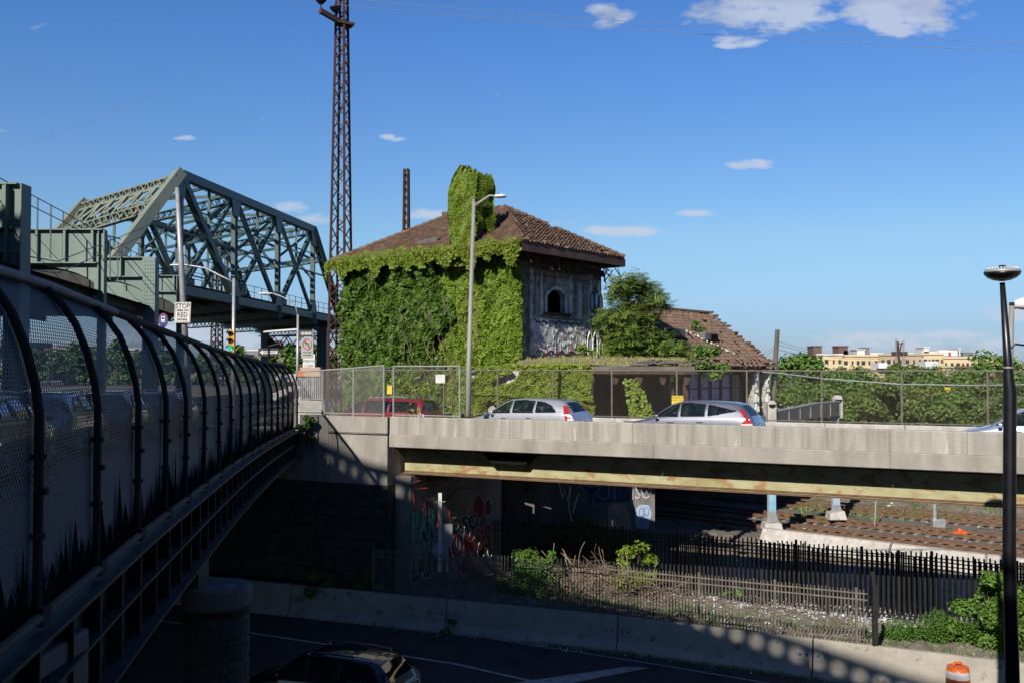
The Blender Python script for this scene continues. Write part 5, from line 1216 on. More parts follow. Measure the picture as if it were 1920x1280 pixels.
tree('shrub', 'small shrub at the foot of the painted board of the house', HP(.7, 7.2, .0), 1.5, .7, X['ailan'], 14, n=700, leaf=.16, blobs=8, trunk=.04, low=.1)
tree('shrub', 'light green sprig sprouting from the dormer of the wing roof', q0 + V(-.6, -.3, .1), .9, .5, X['weed'], 15, n=420, leaf=.12, blobs=6, trunk=.02, low=.1)
tree('tree', 'small sapling with pale leaves behind the mesh at the left bridge end', BR(-6.3, 3.2, -2.8), 2.5, 1.35, X['ivy_y'], 16, n=650, leaf=.15, blobs=11, trunk=.05, low=.25)
# belt of trees beyond the tracks on the right
random.seed(77); protos = []
for s_ in range(5):
    r_ = thing('tree', 'x', 'tree', (0, 0, 0)); tree_parts(r_, (0, 0, 0), 1 * 7.0, 3.6, X['tree'] if s_ % 2 else X['tree2'], 100 + s_, n=3000, leaf=.36, blobs=20, trunk=.15, low=.12); protos.append(r_)
spots = []
for row, (Y, hh, n) in enumerate(((71, .62, 14), (79, .66, 15), (92, .66, 15), (110, .7, 14))):
    for k in range(n):
        u = .262 + (.53 - .262) * (k + rnd(-.3, .3)) / (n - 1) + (.01 if row % 2 else 0); spots.append((u * Y, Y + rnd(-2, 2), hh * rnd(.82, 1.12)))
first = [True] * 5
GR1 = 'trees in the belt beyond the tracks'
for k, (x, y, s_) in enumerate(spots):
    i = k % 5; o = protos[i] if first[i] else copy_tree(protos[i]); first[i] = False
    o.location = rel(x, y, -6.1 - (y - 76) * .045 if y > 76 else -5.5); o.rotation_euler = (0, 0, rnd(0, 6.28)); o.scale = (s_, s_, s_); o['group'] = GR1
    o['label'] = 'leafy green tree in the dense belt beyond the railway tracks'
for (px, Z, h, cr_, m_, lab) in ((1502, 95, 4.0, 3.0, 'tree3', 'tall rounded bright green tree just right of the old wooden pole'), (1870, 100, 4.0, 3.9, 'tree3', 'tall broad green tree rising behind the black lamp post'), (1690, 100, 3.2, 1.7, 'tree2', 'thin pale tree around the concrete catenary mast'), (1730, 112, 2.6, 3.0, 'tree', 'dark green tree right of the concrete catenary mast'), (1590, 96, 2.4, 3.0, 'tree', 'dark tree below the domed roofs of the apartments')):
    p = at(px, 700, Z); p.z = EYE - 2.9; tree('tree', lab, p, h, cr_, X[m_], px, n=3600, leaf=.36, blobs=22, trunk=.2, low=.2)
# distant trees seen left through the fence and under the truss
random.seed(78); r_ = None
for k in range(16):
    px = 10 + k * 40 + rnd(-12, 12); Z = rnd(150, 170); p = at(px, 700, Z); p.z = EYE - 2.9
    if k < 2: o = thing('tree', 'x', 'tree', (0, 0, 0)); tree_parts(o, (0, 0, 0), 7, 4.2, X['tree'], 300 + k, n=1500, leaf=.7, blobs=12, trunk=.3, low=.1); r_ = (r_ or []) + [o]
    else: o = copy_tree(r_[k % 2])
    o.location = p; s_ = rnd(.7, 1.05); o.scale = (s_, s_, s_); o['label'] = 'distant green tree beyond the side street at left'; o['group'] = 'distant trees at left'
# undergrowth in the yard
def bush(name, lab, px, py, h, cr_, m, seed, n=900, leaf=.13, **k):
    p = atz(px, py, EYE - 8.35); p.z = yard_h(p.x, p.y); tree(name, lab, p, h, cr_, m, seed, n=n, leaf=leaf, blobs=22, trunk=.03, low=.05, **k)
bush('shrub', 'bright green leafy shrub at the dark left end of the yard', 985, 1110, 1.5, .8, X['tree3'], 51, 1100, .12)
bush('shrub', 'small green shrub behind the railing before the dead brush', 1030, 1115, 1.5, .5, X['weed'], 52)
bush('shrub', 'sunny pale green shrub at the right end of the dead brush', 1195, 1120, 1.9, .95, X['ivy_y'], 53, 1300)
bush('shrub', 'tiny green plant among the litter behind the brown railing', 1378, 1120, .6, .35, X['weed'], 54, 400)
bush('shrub', 'large dark green shrub crowding the black fence at far right', 1862, 1215, 2.3, 1.15, X['tree3'], 55, 7000, .12)
def weeds(lab, px, py, h, w, n, seed, m='weed', lf=.1):
    random.seed(seed); p0 = atz(px, py, EYE - 8.35); r_ = thing('weed_clump', lab, 'weeds', (p0.x, p0.y, yard_h(p0.x, p0.y))); st = MB(); lv = MB()
    for k in range(n):
        x, y = p0.x + random.gauss(0, w), p0.y + random.gauss(0, w * .6); y = max(y, bary(x) + .3); hh = h * rnd(.45, 1.1) * (1 - .35 * min(1, abs(x - p0.x) / (2 * w))); a = V(x, y, yard_h(x, y)); e = a + V(rnd(-.2, .2) * hh, rnd(-.2, .2) * hh, hh)
        st.tube([a, a.lerp(e, .5) + V(rnd(-.03, .03), 0, 0), e], [.009, .007, .003], 4, cap=False)
        for i in range(int(9 + hh * 16)):
            f = .12 + .88 * i / (9 + hh * 16); o = a.lerp(e, f); t_ = i * 2.4 + k; d = V(math.cos(t_), math.sin(t_), .25); L_ = lf * (1.25 - .6 * f) * rnd(.8, 1.3)
            o2 = o + d * L_; s_ = d.cross(V(0, 0, 1)).normalized() * L_ * .24; i0 = len(lv.v)
            lv.v += [tuple(o), tuple(o.lerp(o2, .45) + s_ + V(0, 0, .01)), tuple(o2 - V(0, 0, L_ * .35)), tuple(o.lerp(o2, .45) - s_ + V(0, 0, .01))]; lv.f.append((i0, i0 + 1, i0 + 2, i0 + 3))
    st.build('stems', X['weed'], r_); lv.build('leaves', X[m], r_)
weeds('tall bright weeds clump left of the big right shrub', 1765, 1208, .95, .42, 90, 56, lf=.13)
weeds('low weeds patch beside the end post of the railing', 1690, 1204, .6, .38, 60, 57, lf=.12)
weeds('tall weeds mixed in front of the large right shrub', 1870, 1218, 1.1, .5, 90, 66, 'tree3', lf=.17)
weeds('leafy weeds behind the railing at its shaded left end', 1000, 1115, 1.3, .55, 80, 67, lf=.17)
bush('shrub', 'shadowy bush in front of the outlined graffiti wall', 1080, 1040, 2.2, 1.9, X['tree'], 58, 3000, .2)
bush('shrub', 'second shadowy bush low beside the black fence', 1130, 1030, 1.5, 1.2, X['tree'], 59, 1500, .2)
for k, (px, py) in enumerate(((575, 805), (580, 815))):
    if k: break
    p = at(px, py, 37); tree('shrub', 'dark creeper sprouting where the curved fence meets the abutment', p - V(0, 0, .5), 1.0, .45, X['tree3'], 61, n=500, leaf=.14, blobs=8, trunk=.03, low=.1)
for px, lab in ((600, 'dark weeds on the ledge left of the highway barrier'), (700, 'dark weed clump at the foot of the wing wall')):
    p = V(at(px, 1080, 36.6).x, 36.4, EYE - 8.2); tree('shrub', lab, p, .8, .7, X['tree'], px, n=700, leaf=.14, blobs=8, trunk=.02, low=.1)
p = V(-2.15, bary(-2.15) - .42, 0); tree('shrub', 'small weed growing from the crack in the highway barrier', p, .6, .25, X['tree'], 64, n=260, leaf=.1, blobs=6, trunk=.01, low=.1)
b = MB(); random.seed(22)      # dead brush pile
for k in range(360):
    px = rnd(1040, 1260); p = atz(px, rnd(1085, 1140), EYE - 8.3); p.z = yard_h(p.x, p.y) + rnd(0, .9) * (1 - abs(px - 1130) / 160)
    d = V(rnd(-1, 1), rnd(-.5, .5), rnd(-.2, .9)).normalized(); pts = [p]
    for i in range(4): d = (d + Vector((rnd(-.25, .25), rnd(-.25, .25), -.22))).normalized(); p = p + d * rnd(.15, .42); pts.append(p)
    b.tube(pts, rnd(.006, .016), 3, cap=False)
for k in range(10):
    p = atz(rnd(1060, 1190), 1110, EYE - 8.2); d = V(rnd(.2, 1) * random.choice((-1, 1)), rnd(-.3, .3), 1.1).normalized(); pts = [p]
    for i in range(8): d = (d + V(.12, 0, -.16)).normalized(); p = p + d * .24; pts.append(p)
    b.tube(pts, .011, 3, cap=False)
tag(b.build('brush_pile', X['deadwood']), 'tangled pile of dry brown branches behind the railing', 'brush pile')
b = MB(); random.seed(23)
def bit(b, p, s_):
    M3 = Matrix.Rotation(rnd(0, 6), 3, 'Z') @ Matrix.Rotation(rnd(-.6, .6), 3, 'X'); q = [M3 @ V(rnd(-1, -.3) * s_, rnd(-1, 0) * s_), M3 @ V(rnd(.3, 1) * s_, rnd(-1, -.2) * s_), M3 @ V(rnd(.2, 1) * s_, rnd(.3, 1) * s_ * .8, s_ * rnd(0, .5)), M3 @ V(rnd(-1, -.3) * s_, rnd(.2, 1) * s_ * .8)]
    b.add([p + k for k in q], [(0, 1, 2, 3)])
for k in range(2600):
    px, py = rnd(1300, 1900), rnd(1095, 1200); 
    if random.random() < .75: px = random.gauss(1600, 130); py = 1116 + (px - 1300) * .09 + random.gauss(0, 15)
    p = atz(px, py, EYE - 8.35)
    if p.y < bary(p.x) + .3: continue
    p.z = yard_h(p.x, p.y) + .03; bit(b, p, rnd(.02, .12) * (1.8 if random.random() < .06 else 1))
for k in range(260):
    px = rnd(900, 1300); p = atz(px, rnd(1100, 1150), EYE - 8.3)
    if p.y > bary(p.x) + .3: p.z = yard_h(p.x, p.y) + .03; bit(b, p, rnd(.015, .045))
for k in range(220):     # along the barrier foot on the highway
    x = random.choice((rnd(.6, 2.2), rnd(2.8, 10), rnd(-5, 3))); y = bary(x) - .38 - abs(random.gauss(0, .22)); bit(b, V(x, y, .02), rnd(.015, .06))
for k in range(330):
    px, py = rnd(1400, 1900), rnd(925, 1030); p = atz(px, py, .1); p.z = yard_h(p.x, p.y) + .06; bit(b, p, rnd(.03, .14) * (1.8 if abs(px - 1690) < 50 and py < 955 else 1))
tag(b.build('litter', X['litter']), 'scattered paper and plastic litter on the ground', 'litter', kind='stuff')
b = MB(); random.seed(24)
for k in range(3500):
    x = rnd(-3, 14); y = bary(x) + .35 + abs(random.gauss(0, 3.0)); p = V(x, y, yard_h(x, y)); s_ = rnd(.015, .06); b.box(p, (s_ * 2, s_ * 1.5, s_), Matrix.Rotation(rnd(0, 3), 3, 'Z'))
tag(b.build('loose_stones', X['pebble']), 'loose stones and rubble over the yard soil', 'stones', kind='stuff')
b = MB(); random.seed(25)
for k in range(900): x = rnd(1, 14.5); y = bary(x) + rnd(.3, 4); tuft(b, V(x, y, yard_h(x, y)), rnd(.08, .25), 3, .1, .012)
for k in range(150): x = rnd(1, 9); y = bary(x) - .4 - rnd(0, .25); tuft(b, V(x, y, .0), rnd(.05, .16), 5, .1, .012)
for k in range(260): p = atz(rnd(1480, 1900), rnd(920, 945), 1); p.z = yard_h(p.x, p.y); tuft(b, p, .35, 3, .3, .04)
tag(b.build('yard_weeds', X['weed']), 'thin grass and weeds over the yard and bank', 'weeds', kind='stuff')
for nm, x, s_, lab in (('boulder', 5.3, .42, 'dark brown boulder against the barrier behind the railing'), ('boulder', 11.6, .36, 'pale earth mound and boulder beside the weeds at right')):
    b = MB(); y = bary(x) + .7; c = V(x, y, yard_h(x, y)); 
    b.grid(lambda u, v: c + V(math.cos(u * 6.283) * math.cos(v * 1.57), math.sin(u * 6.283) * math.cos(v * 1.57), math.sin(v * 1.57) * .75) * (s_ * (1 + .35 * noise.noise((u * 3, v * 3, x)))), 14, 7)
    tag(b.build(nm, X['stone'] if x < 8 else X['bank'], smooth=True), lab, 'boulder')
b = MB(); p = atz(1803, 962, 1.2); p.z = yard_h(p.x, p.y) + .25; b.box(p, (.5, .3, .25), Matrix.Rotation(.4, 3, 'Y')); b.box(p + V(-.3, 0, -.1), (.4, .3, .2)); tag(b.build('orange_crate', X['orange'], bevel=.04), 'bright orange plastic crate dumped on the bank by the tracks', 'crate')

# ================================================================ fences of the road bridge
def chain_fence(name, lab, ts, d, z0, z1, postm, meshm, r=.03, zz1=None, extra=True):
    t = thing(name, lab, 'fence', tuple(BR(ts[0], d, z0)))
    for q in ts:
        b = MB(); b.tube([BR(q, d, z0 - .05), BR(q, d, z1(q) + .02)], r, 8); b.build('post', postm, t)
    b = MB(); b.tube([BR(q, d, z1(q)) for q in ts], r * .75, 8); b.build('top_rail', postm, t)
    b = MB(); b.tube([BR(q, d, z0 + .06) for q in ts], r * .6, 6); b.build('bottom_rail', postm, t)
    b = MB(); b.uv = []
    for q in ts:
        for z in (z0, z1(q)): b.v.append(tuple(BR(q, d - .035, z))); b.uv.append((q, z))
    for i in range(len(ts) - 1): b.f.append((2 * i, 2 * i + 2, 2 * i + 3, 2 * i + 1))
    b.build('chain_link_mesh', meshm, t); return t
x0 = .24
fts = [(-4 + i) * 2.66 + .0 + 4.4 for i in range(-2, 12)]
def tt(px, d):      # station of a photo column on the bridge line at inset d
    u = (px - 960) / F; o = BO + IN * d; return (u * o.y - o.x) / (W2.x - u * W2.y)
fts = [tt(px, 6.88) for px in (640, 735, 832, 933, 1037, 1147, 1269, 1400, 1540, 1690, 1851, 2020)]
chain_fence('road_fence', 'long weathered chain link fence on the far wall of the road bridge', fts, 6.88, -2.0, lambda q: -.13, X['fence_post'], X['link_brown'], .035)
nts = [tt(px, .15) for px in (556, 605, 663, 720)]
nf = chain_fence('approach_fence', 'galvanised chain link fence on top of the abutment at the bridge end', nts, .15, -1.77, lambda q: -.06 - .24 * max(0, (-5.3 - q) / 3.9) ** .9 + .12, X['galv'], X['link_grey'], .036)
nts2 = [tt(px, .16) for px in (738, 862)]
nf2 = chain_fence('bridge_fence_section', 'short rusty railed fence section at the left end of the bridge parapet', nts2, .16, -1.77, lambda q: .03, X['galv'], X['link_brown'], .036)
p0, p1 = BR(tt(640, 6.88), 6.88, -.3), at(545, 705, 46)
# signs hung on fences
def panel(name, lab, c, right, w, h, m, cat='sign', up=(0, 0, 1), th=.02, border=None):
    right = Vector(right).normalized(); up = Vector(up); n = right.cross(up).normalized()
    t = thing(name, lab, cat, tuple(c)); b = MB(); b.prism([c - right * w / 2 - up * h / 2, c + right * w / 2 - up * h / 2, c + right * w / 2 + up * h / 2, c - right * w / 2 + up * h / 2], -n * th); b.build('panel', m, t, bevel=0)
    if border:
        b = MB()
        for s_ in (-1, 1):
            b.bar(c + up * s_ * (h / 2 - .03) - right * (w / 2 - .03) + n * .003, c + up * s_ * (h / 2 - .03) + right * (w / 2 - .03) + n * .003, .004, .025, up=up)
            b.bar(c + right * s_ * (w / 2 - .03) - up * (h / 2 - .03) + n * .003, c + right * s_ * (w / 2 - .03) + up * (h / 2 - .03) + n * .003, .025, .004, up=n)
        b.build('border', border, t)
    return t, right, up, n
q = BR(tt(730.5, .05), .05, -.81); panel('yellow_notice', 'small plain yellow panel tied between two posts of the bridge end fence', q, W2, .21, .31, X['signyellow'])
q = BR(tt(825.5, .05), .05, -.40); q = at(825.5, 709.5, BR(tt(825.5, 6.8), 6.8, 0).y); panel('blank_notice', 'blank white rectangular panel fixed to the far road fence', q, W2, .47, .37, X['signwhite'])
q = at(1270.5, 749.5, BR(tt(1270.5, 6.75), 6.75, 0).y); t_, r_, u_, n_ = panel('donation_sign', 'yellow sign reading DONATE ANY CAR on the far road fence', q, W2, .46, .34, X['signyellow'])
text('lettering', 'DONATE', .125, X['signblack'], t_, q + u_ * .1 + n_ * .006, r_, u_, thick=.001); text('lettering', 'ANY CAR', .095, X['signblack'], t_, q + u_ * .0 + n_ * .006, r_, u_, thick=.001); text('lettering', 'CASH', .11, X['signblack'], t_, q - u_ * .11 + n_ * .006, r_, u_, thick=.001)

# ================================================================ lamps
def lamp_head(b, c, d, L=.75, w=.34, h=.14):
    d = Vector(d).normalized(); s_ = V(-d.y, d.x)
    secs = []
    for k in range(9):
        f = k / 8; ww = w * (.35 + .65 * math.sin(min(1, f * 1.25 + .12) * 1.57)) * (1 if f < .75 else (1 - (f - .75) * 1.6)); hh = h * (.55 + .45 * math.sin(f * 3.0)); o = Vector(c) + d * (L * f)
        secs.append([o + s_ * (ww / 2 * math.cos(t)) + V(0, 0, hh * (.62 if math.sin(t) > 0 else .3) * math.sin(t)) for t in [i * math.pi / 6 for i in range(12)]])
    o = len(b.v)
    for s in secs: b.v += [tuple(p) for p in s]
    for i in range(8):
        for k in range(12): a = o + i * 12 + k; c2 = o + i * 12 + (k + 1) % 12; b.f.append((a, c2, c2 + 12, a + 12))
    b.f.append(tuple(o + k for k in range(12))[::-1]); b.f.append(tuple(o + 96 + k for k in range(12)))
Z = 35.2; base = at(876, 782, Z); top = at(888.5, 377, Z)
sl2 = thing('street_lamp', 'tall grey street lamp on the road bridge with a short arm and white head', 'street lamp', tuple(base))
b = MB(); d = (top - base); b.tube([base - V(0, 0, .9), base.lerp(top, .23), base.lerp(top, .235), top], [.115, .105, .09, .062], 14); b.build('pole', X['polegrey'], sl2, smooth=True)
b = MB(); e = at(916, 371, Z); b.tube([at(888.5, 387, Z), at(905, 376, Z), at(918, 367, Z), at(924, 367.5, Z), at(930, 369, Z)], [.055, .045, .04, .04, .045], 9); b.tube([top, top + V(0, 0, .06)], [.07, .05], 10); b.build('arm', X['polegrey'], sl2, smooth=True)
b = MB(); lamp_head(b, at(927, 369, Z), (1, 0, 0), .42, .34, .17); b.build('lamp_head', X['lampwhite'], sl2, smooth=True)
b = MB(); b.lathe(at(934.5, 366, Z), [(.035, 0), (.035, .07)], 8); b.build('photocell', X['black'], sl2)
b = MB(); b.box(base + V(0, 0, .03), (.42, .4, .05)); 
for k in range(4): b.box(base + V(.16 * (1 if k % 2 else -1), .15 * (1 if k > 1 else -1), .09), (.07, .07, .1))
b.build('base_plate', X['rust'], sl2)
# black post-top lamp in the right foreground
Zp = 20.0; lt_ = at(1879.5, 530, Zp); lbx = at(1899, 1280, Zp); dirv = (lbx - lt_); lb_ = lt_ + dirv * ((lt_.z - 0) / (lt_.z - lbx.z)); kn = at(1890.5, 688, Zp)
pl_ = thing('black_lamp_post', 'black post top lamp with flat round head standing in the right foreground', 'street lamp', tuple(lb_))
b = MB(); b.tube([lb_, lb_.lerp(lt_, .5), kn + V(.03, 0, -.5), kn + V(0, 0, -.15), kn, lt_], [.14, .125, .125, .1, .085, .05], 16); b.build('pole', X['black'], pl_, smooth=True)
b = MB(); b.tube([kn + V(0, 0, -.02), kn + V(0, 0, .01)], .098, 16); b.build('collar', X['galv'], pl_)
c = at(1879.5, 518, Zp) + V(0, 0, -.1); b = MB(); b.lathe(c, [(.06, 0), (.16, .02), (.27, .07), (.33, .13), (.345, .17)], 32); b.build('lamp_bowl', X['black'], pl_, smooth=True)
b = MB(); b.lathe(c, [(.345, .17), (.345, .2), (.31, .235), (.2, .26), (.07, .27)], 32); b.build('lamp_top', X['galv'], pl_, smooth=True)
b = MB()
for k in range(30): t_ = k * math.pi / 15; b.box(c + V(.28 * math.cos(t_), .28 * math.sin(t_), .255), (.022, .022, .03))
b.build('cooling_fins', X['clearlens'], pl_); b = MB(); b.lathe(c + V(0, 0, .26), [(.07, 0), (.075, .045), (.05, .06)], 12); b.build('photocell', X['black'], pl_)
# grey lamp behind it
Zq = 30.5; p0 = at(1897.5, 572, Zq); p1 = at(1887, 790, Zq); p1 = p0 + (p1 - p0) * ((p0.z - (EYE - 2.6)) / (p0.z - p1.z))
gl = thing('street_lamp', 'grey street lamp standing directly behind the black lamp post', 'street lamp', tuple(p1))
b = MB(); b.tube([p1, p0.lerp(p1, .4), p0], [.16, .115, .07], 12); b.build('pole', X['polegrey'], gl, smooth=True); b = MB(); b.lathe(p0 - V(0, 0, .02), [(.08, 0), (.08, .1)], 10); b.build('photocell', X['black'], gl)
b = MB(); b.tube([p0 - V(0, 0, .1), p0 + V(.3, 0, -.06)], .04, 8); b.build('arm', X['polegrey'], gl); b = MB(); lamp_head(b, p0 + V(.05, 0, -.02), (1, 0, 0), .8, .5, .45); b.build('lamp_head', X['lampwhite'], gl, smooth=True)
b = MB(); b.tube([at(1895, 652, Zq - .1), at(1904, 645, Zq - .1), at(1930, 648, Zq - .1)], .035, 6); b.build('cable_arm', X['black'], gl)
# lamps over the side street
def sidelamp(lab, px0, ytop, ybot, Z, armpts, r=.11):
    t_ = at(px0, ytop, Z); b0 = at(px0 - 1, ybot, Z); b0.z = EYE - 2.8
    L = thing('street_lamp', lab, 'street lamp', tuple(b0)); b = MB(); b.tube([b0, t_], [r, r * .62], 10); b.build('pole', X['galv'], L, smooth=True)
    b = MB(); b.tube([at(x, y, Z) for x, y in armpts], r * .38, 7); b.build('arm', X['galv'], L, smooth=True)
    b = MB(); e = at(*armpts[-1], Z); lamp_head(b, e + V(.1, 0, 0), (-1, 0, 0), .85, .35, .14); b.build('lamp_head', X['lampwhite'], L, smooth=True); return L
sidelamp('galvanised street lamp carrying a yellow traffic signal left of the truss', 438.5, 522, 690, 46, [(438, 529), (425, 523), (385, 503), (362, 499), (350, 498)])
L3 = sidelamp('galvanised lamp with curved arm and mast rail in front of the far truss end', 558.5, 590, 700, 54, [(558, 592), (555, 577), (548, 567), (530, 557), (517, 552), (509, 551)], .1)
b = MB(); b.tube([at(557, 618, 54), at(500, 622, 54), at(494, 623, 54)], [.07, .06, .05], 7); b.build('mast_rail', X['lampwhite'], L3)
tl = thing('traffic_signal', 'yellow traffic signal showing green on the lamp pole', 'traffic light', tuple(at(433, 655, 45.6)))
b = MB(); c = at(434.5, 639, 45.5); b.box(c, (.30, .22, .98)); b.build('housing', X['sigyellow'], tl, bevel=.02)
for k, (m_, n__) in enumerate((('redoff', 'lens'), ('amberlens', 'lens'), ('greenlit', 'lens'))):
    q = c + V(-.03, -.12, .32 - .32 * k); b = MB(); b.lathe(q, [(.11, 0), (.11, .03)], 14, axis=Matrix.Rotation(R(90), 3, 'X')); b.build('lens', X[m_], tl)
    b = MB(); b.grid(lambda u, v: q + V(-.135 * math.cos(u * math.pi), -.24 * v, .135 * math.sin(u * math.pi)), 10, 1); b.build('visor', X['sigyellow'] if k < 2 else X['black'], tl)
# leaning sign pole
Zs = 36.0; p0 = at(332, 352, Zs); p1 = at(347.5, 640, Zs); p1 = p0 + (p1 - p0) * ((p0.z - (EYE - 2.2)) / (p0.z - p1.z))
po = thing('leaning_sign_pole', 'leaning galvanised pole rising in front of the truss bridge', 'pole', tuple(p1)); b = MB(); b.tube([p1, p0.lerp(p1, .3), p0], [.125, .105, .07], 12); b.build('pole', X['galv'], po, smooth=True)
c = at(342, 586, Zs - .2); up = V(.035, 0, 1).normalized(); rt = V(1, -.1, 0)
t_, r_, u_, n_ = panel('stop_here_sign', 'white sign reading STOP HERE ON RED SIGNAL', c, rt, .6, .735, X['signwhite'], border=X['signgrey'], up=up)
for s, dz, sz in (('STOP', .225, .23), ('HERE ON', .075, .11), ('RED', -.09, .23), ('SIGNAL', -.25, .125)): text('lettering', s, sz, X['signblack'], t_, c + u_ * dz + n_ * .006, r_, u_, thick=.001, off=.003, sx=.95)
# bus stop sign
Zb = 36.5; c = at(306, 601, Zb); bs = thing('bus_stop_sign', 'round dark blue bus stop sign with a white bus symbol', 'sign', tuple(at(306, 640, Zb)))
M3 = Matrix.Rotation(R(90), 3, 'X') ; b = MB(); b.lathe(c, [(.175, 0), (.175, .02)], 24, axis=M3 @ Matrix.Diagonal((.92, 1.4, 1)).to_3x3()); b.build('panel', X['signblue'], bs)
b = MB(); b.box(c + V(0, -.028, .05), (.14, .004, .22)); b.build('bus_symbol', X['signwhite'], bs); b = MB(); b.box(c + V(0, -.033, .08), (.09, .004, .07)); b.box(c + V(-.03, -.033, -.02), (.02, .004, .02)); b.box(c + V(.03, -.033, -.02), (.02, .004, .02)); b.build('bus_window', X['signblue'], bs)
b = MB(); b.lathe(c + V(0, .005, 0), [(.19, 0), (.19, .012)], 24, axis=M3 @ Matrix.Diagonal((.92, 1.4, 1)).to_3x3()); b.build('rim', X['signred'], bs)
b = MB(); q = at(306, 640, Zb); b.tube([V(q.x, q.y, EYE - 2.2), V(q.x, q.y, c.z - .15)], .03, 8); b.build('pole', X['black'], bs); b = MB(); q = at(312, 626, Zb); b.box(q, (.28, .02, .22)); b.build('route_plate', X['signblue'], bs)
# one way signs
def oneway(lab, px, py, Z, w, h, txt=True):
    c = at(px, py, Z); t_, r_, u_, n_ = panel('one_way_sign', lab, c, (1, -.15, 0), w, h, X['signblack'])
    k = h * .36; L = w / 2 * .86; k *= .85; b = MB(); P = [(-L, 0), (-L * .62, k), (-L * .62, k * .62), (L, k * .62), (L, -k * .62), (-L * .62, -k * .62), (-L * .62, -k)]
    b.prism([c + r_ * x + u_ * y + n_ * .006 for x, y in P], n_ * .002); b.build('arrow', X['signwhite'], t_)
    text('lettering', 'ONE WAY', h * .4, X['signblack'], t_, c + r_ * (w * .04) + n_ * .011, r_, u_, thick=.001, off=.002); return t_, c
t_, c = oneway('large black and white ONE WAY arrow sign on its own post', 503.5, 660, 47, 1.02, .37)
b = MB(); b.tube([V(c.x + .02, c.y - .03, EYE - 2.8), V(c.x + .02, c.y - .03, c.z + .3)], .045, 8); b.build('post', X['black'], t_)
b = MB(); b.tube([V(c.x, c.y - .03, c.z + .28), at(520, 645, 47), at(535, 641, 47)], .03, 6); b.build('arm', X['black'], t_)
t_, c = oneway('small ONE WAY arrow sign above the no left turn sign', 573.5, 625, 50.2, .70, .34)
c = at(576, 652, 50); t_, r_, u_, n_ = panel('no_left_turn_sign', 'grey plate with a red ringed no left turn symbol', c, (1, -.1, 0), .62, 1.0, X['signgrey'])
b = MB(); cc = c + u_ * .18 + n_ * .01; P = [cc + r_ * (.22 * math.cos(i * .3307)) + u_ * (.26 * math.sin(i * .3307)) for i in range(20)]; b.tube(P, .022, 5); b.tube([cc - r_ * .15 + u_ * .18, cc + r_ * .15 - u_ * .18], .02, 5); b.build('red_ring', X['signred'], t_)
b = MB(); b.tube([cc + r_ * .08 - u_ * .15, cc + r_ * .08 + u_ * .04, cc - r_ * .06 + u_ * .07], .022, 5); b.prism([cc - r_ * .05 + u_ * .14, cc - r_ * .15 + u_ * .07, cc - r_ * .05 - u_ * .0], n_ * .01); b.build('arrow', X['signblack'], t_)
text('lettering', 'MON-FRI', .11, X['signblack'], t_, c - u_ * .22 + n_ * .01, r_, u_, thick=.001); text('lettering', '4PM-7PM', .11, X['signblack'], t_, c - u_ * .36 + n_ * .01, r_, u_, thick=.001)
c = at(579, 677, 50); t_, r_, u_, n_ = panel('keep_clear_sign', 'pale grey sign reading KEEP INTERSECTION CLEAR', c, (1, -.1, 0), .62, .72, X['signwhite'])
for s, dz, k in (('KEEP', .22, 1), ('INTERSECTION', 0, .62), ('CLEAR', -.22, 1)): text('lettering', s, .19, X['signblack'], t_, c + u_ * dz + n_ * .006, r_, u_, thick=.001, sx=k * .85)
b = MB(); b.tube([V(c.x + .2, c.y + .05, EYE - 2.8), V(c.x + .2, c.y + .05, c.z + 1.6)], .04, 8); b.build('post', X['galv'], t_)
# old wooden pole, catenary mast
p0 = at(1458, 618, 62); p1 = V(at(1454, 700, 62).x - .25, 62, EYE - 3); b = MB(); b.tube([p1, p0], [.2, .14], 9)
tag(b.build('wooden_pole', X['wood']), 'old leaning wooden utility pole beside the station wing', 'pole')
cm = thing('catenary_mast', 'pair of concrete catenary mast posts with steel crossarm before the apartments', 'mast', tuple(at(1688, 700, 118)))
for px in (1680, 1694):
    b = MB(); q, w_ = at(px, 638 if px == 1694 else 636, 118), at(px, 700, 118); w_.z = EYE - 3; b.tube([w_, q], [.14, .1], 6); b.build('post', X['polegrey'], cm)
b = MB(); b.bar(at(1672, 663, 118), at(1701, 663, 118), .2, .5); b.bar(at(1680, 644, 118), at(1694, 644, 118), .1, .1); b.bar(at(1683, 640, 118), at(1687, 690, 118), .22, .22); b.bar(at(1691, 642, 118), at(1687, 660, 118), .12, .12); b.bar(at(1682, 692, 118), at(1702, 692, 118), .15, .3); b.build('crossarm', X['rust'], cm)
b = MB()
for (x0, y0), (x1, y1), Z0, Z1_ in (((1458, 640), (1690, 662), 62, 118), ((1458, 646), (1690, 664), 62, 118), ((1458, 655), (1690, 668), 62, 118), ((1458, 640), (1380, 648), 62, 62), ((1458, 646), (1380, 655), 62, 62)):
    a, e = at(x0, y0, Z0), at(x1, y1, Z1_); b.tube([a.lerp(e, i / 10) - V(0, 0, 3.0 * (i / 10) * (1 - i / 10)) for i in range(11)], .012, 4)
tag(b.build('pole_wires', X['galv_dull']), 'thin dark wires running from the old wooden pole to the right', 'wires')
b = MB(); pts = [(1430, 697, 45), (1460, 699, 44.5), (1540, 709, 43), (1690, 720, 41), (1830, 722, 39), (1960, 720, 37)]; b.tube([at(*p) for p in pts], .028, 6)
tag(b.build('sagging_cable', X['galv']), 'thick pale cable sagging across the right side behind the road fence', 'cable')
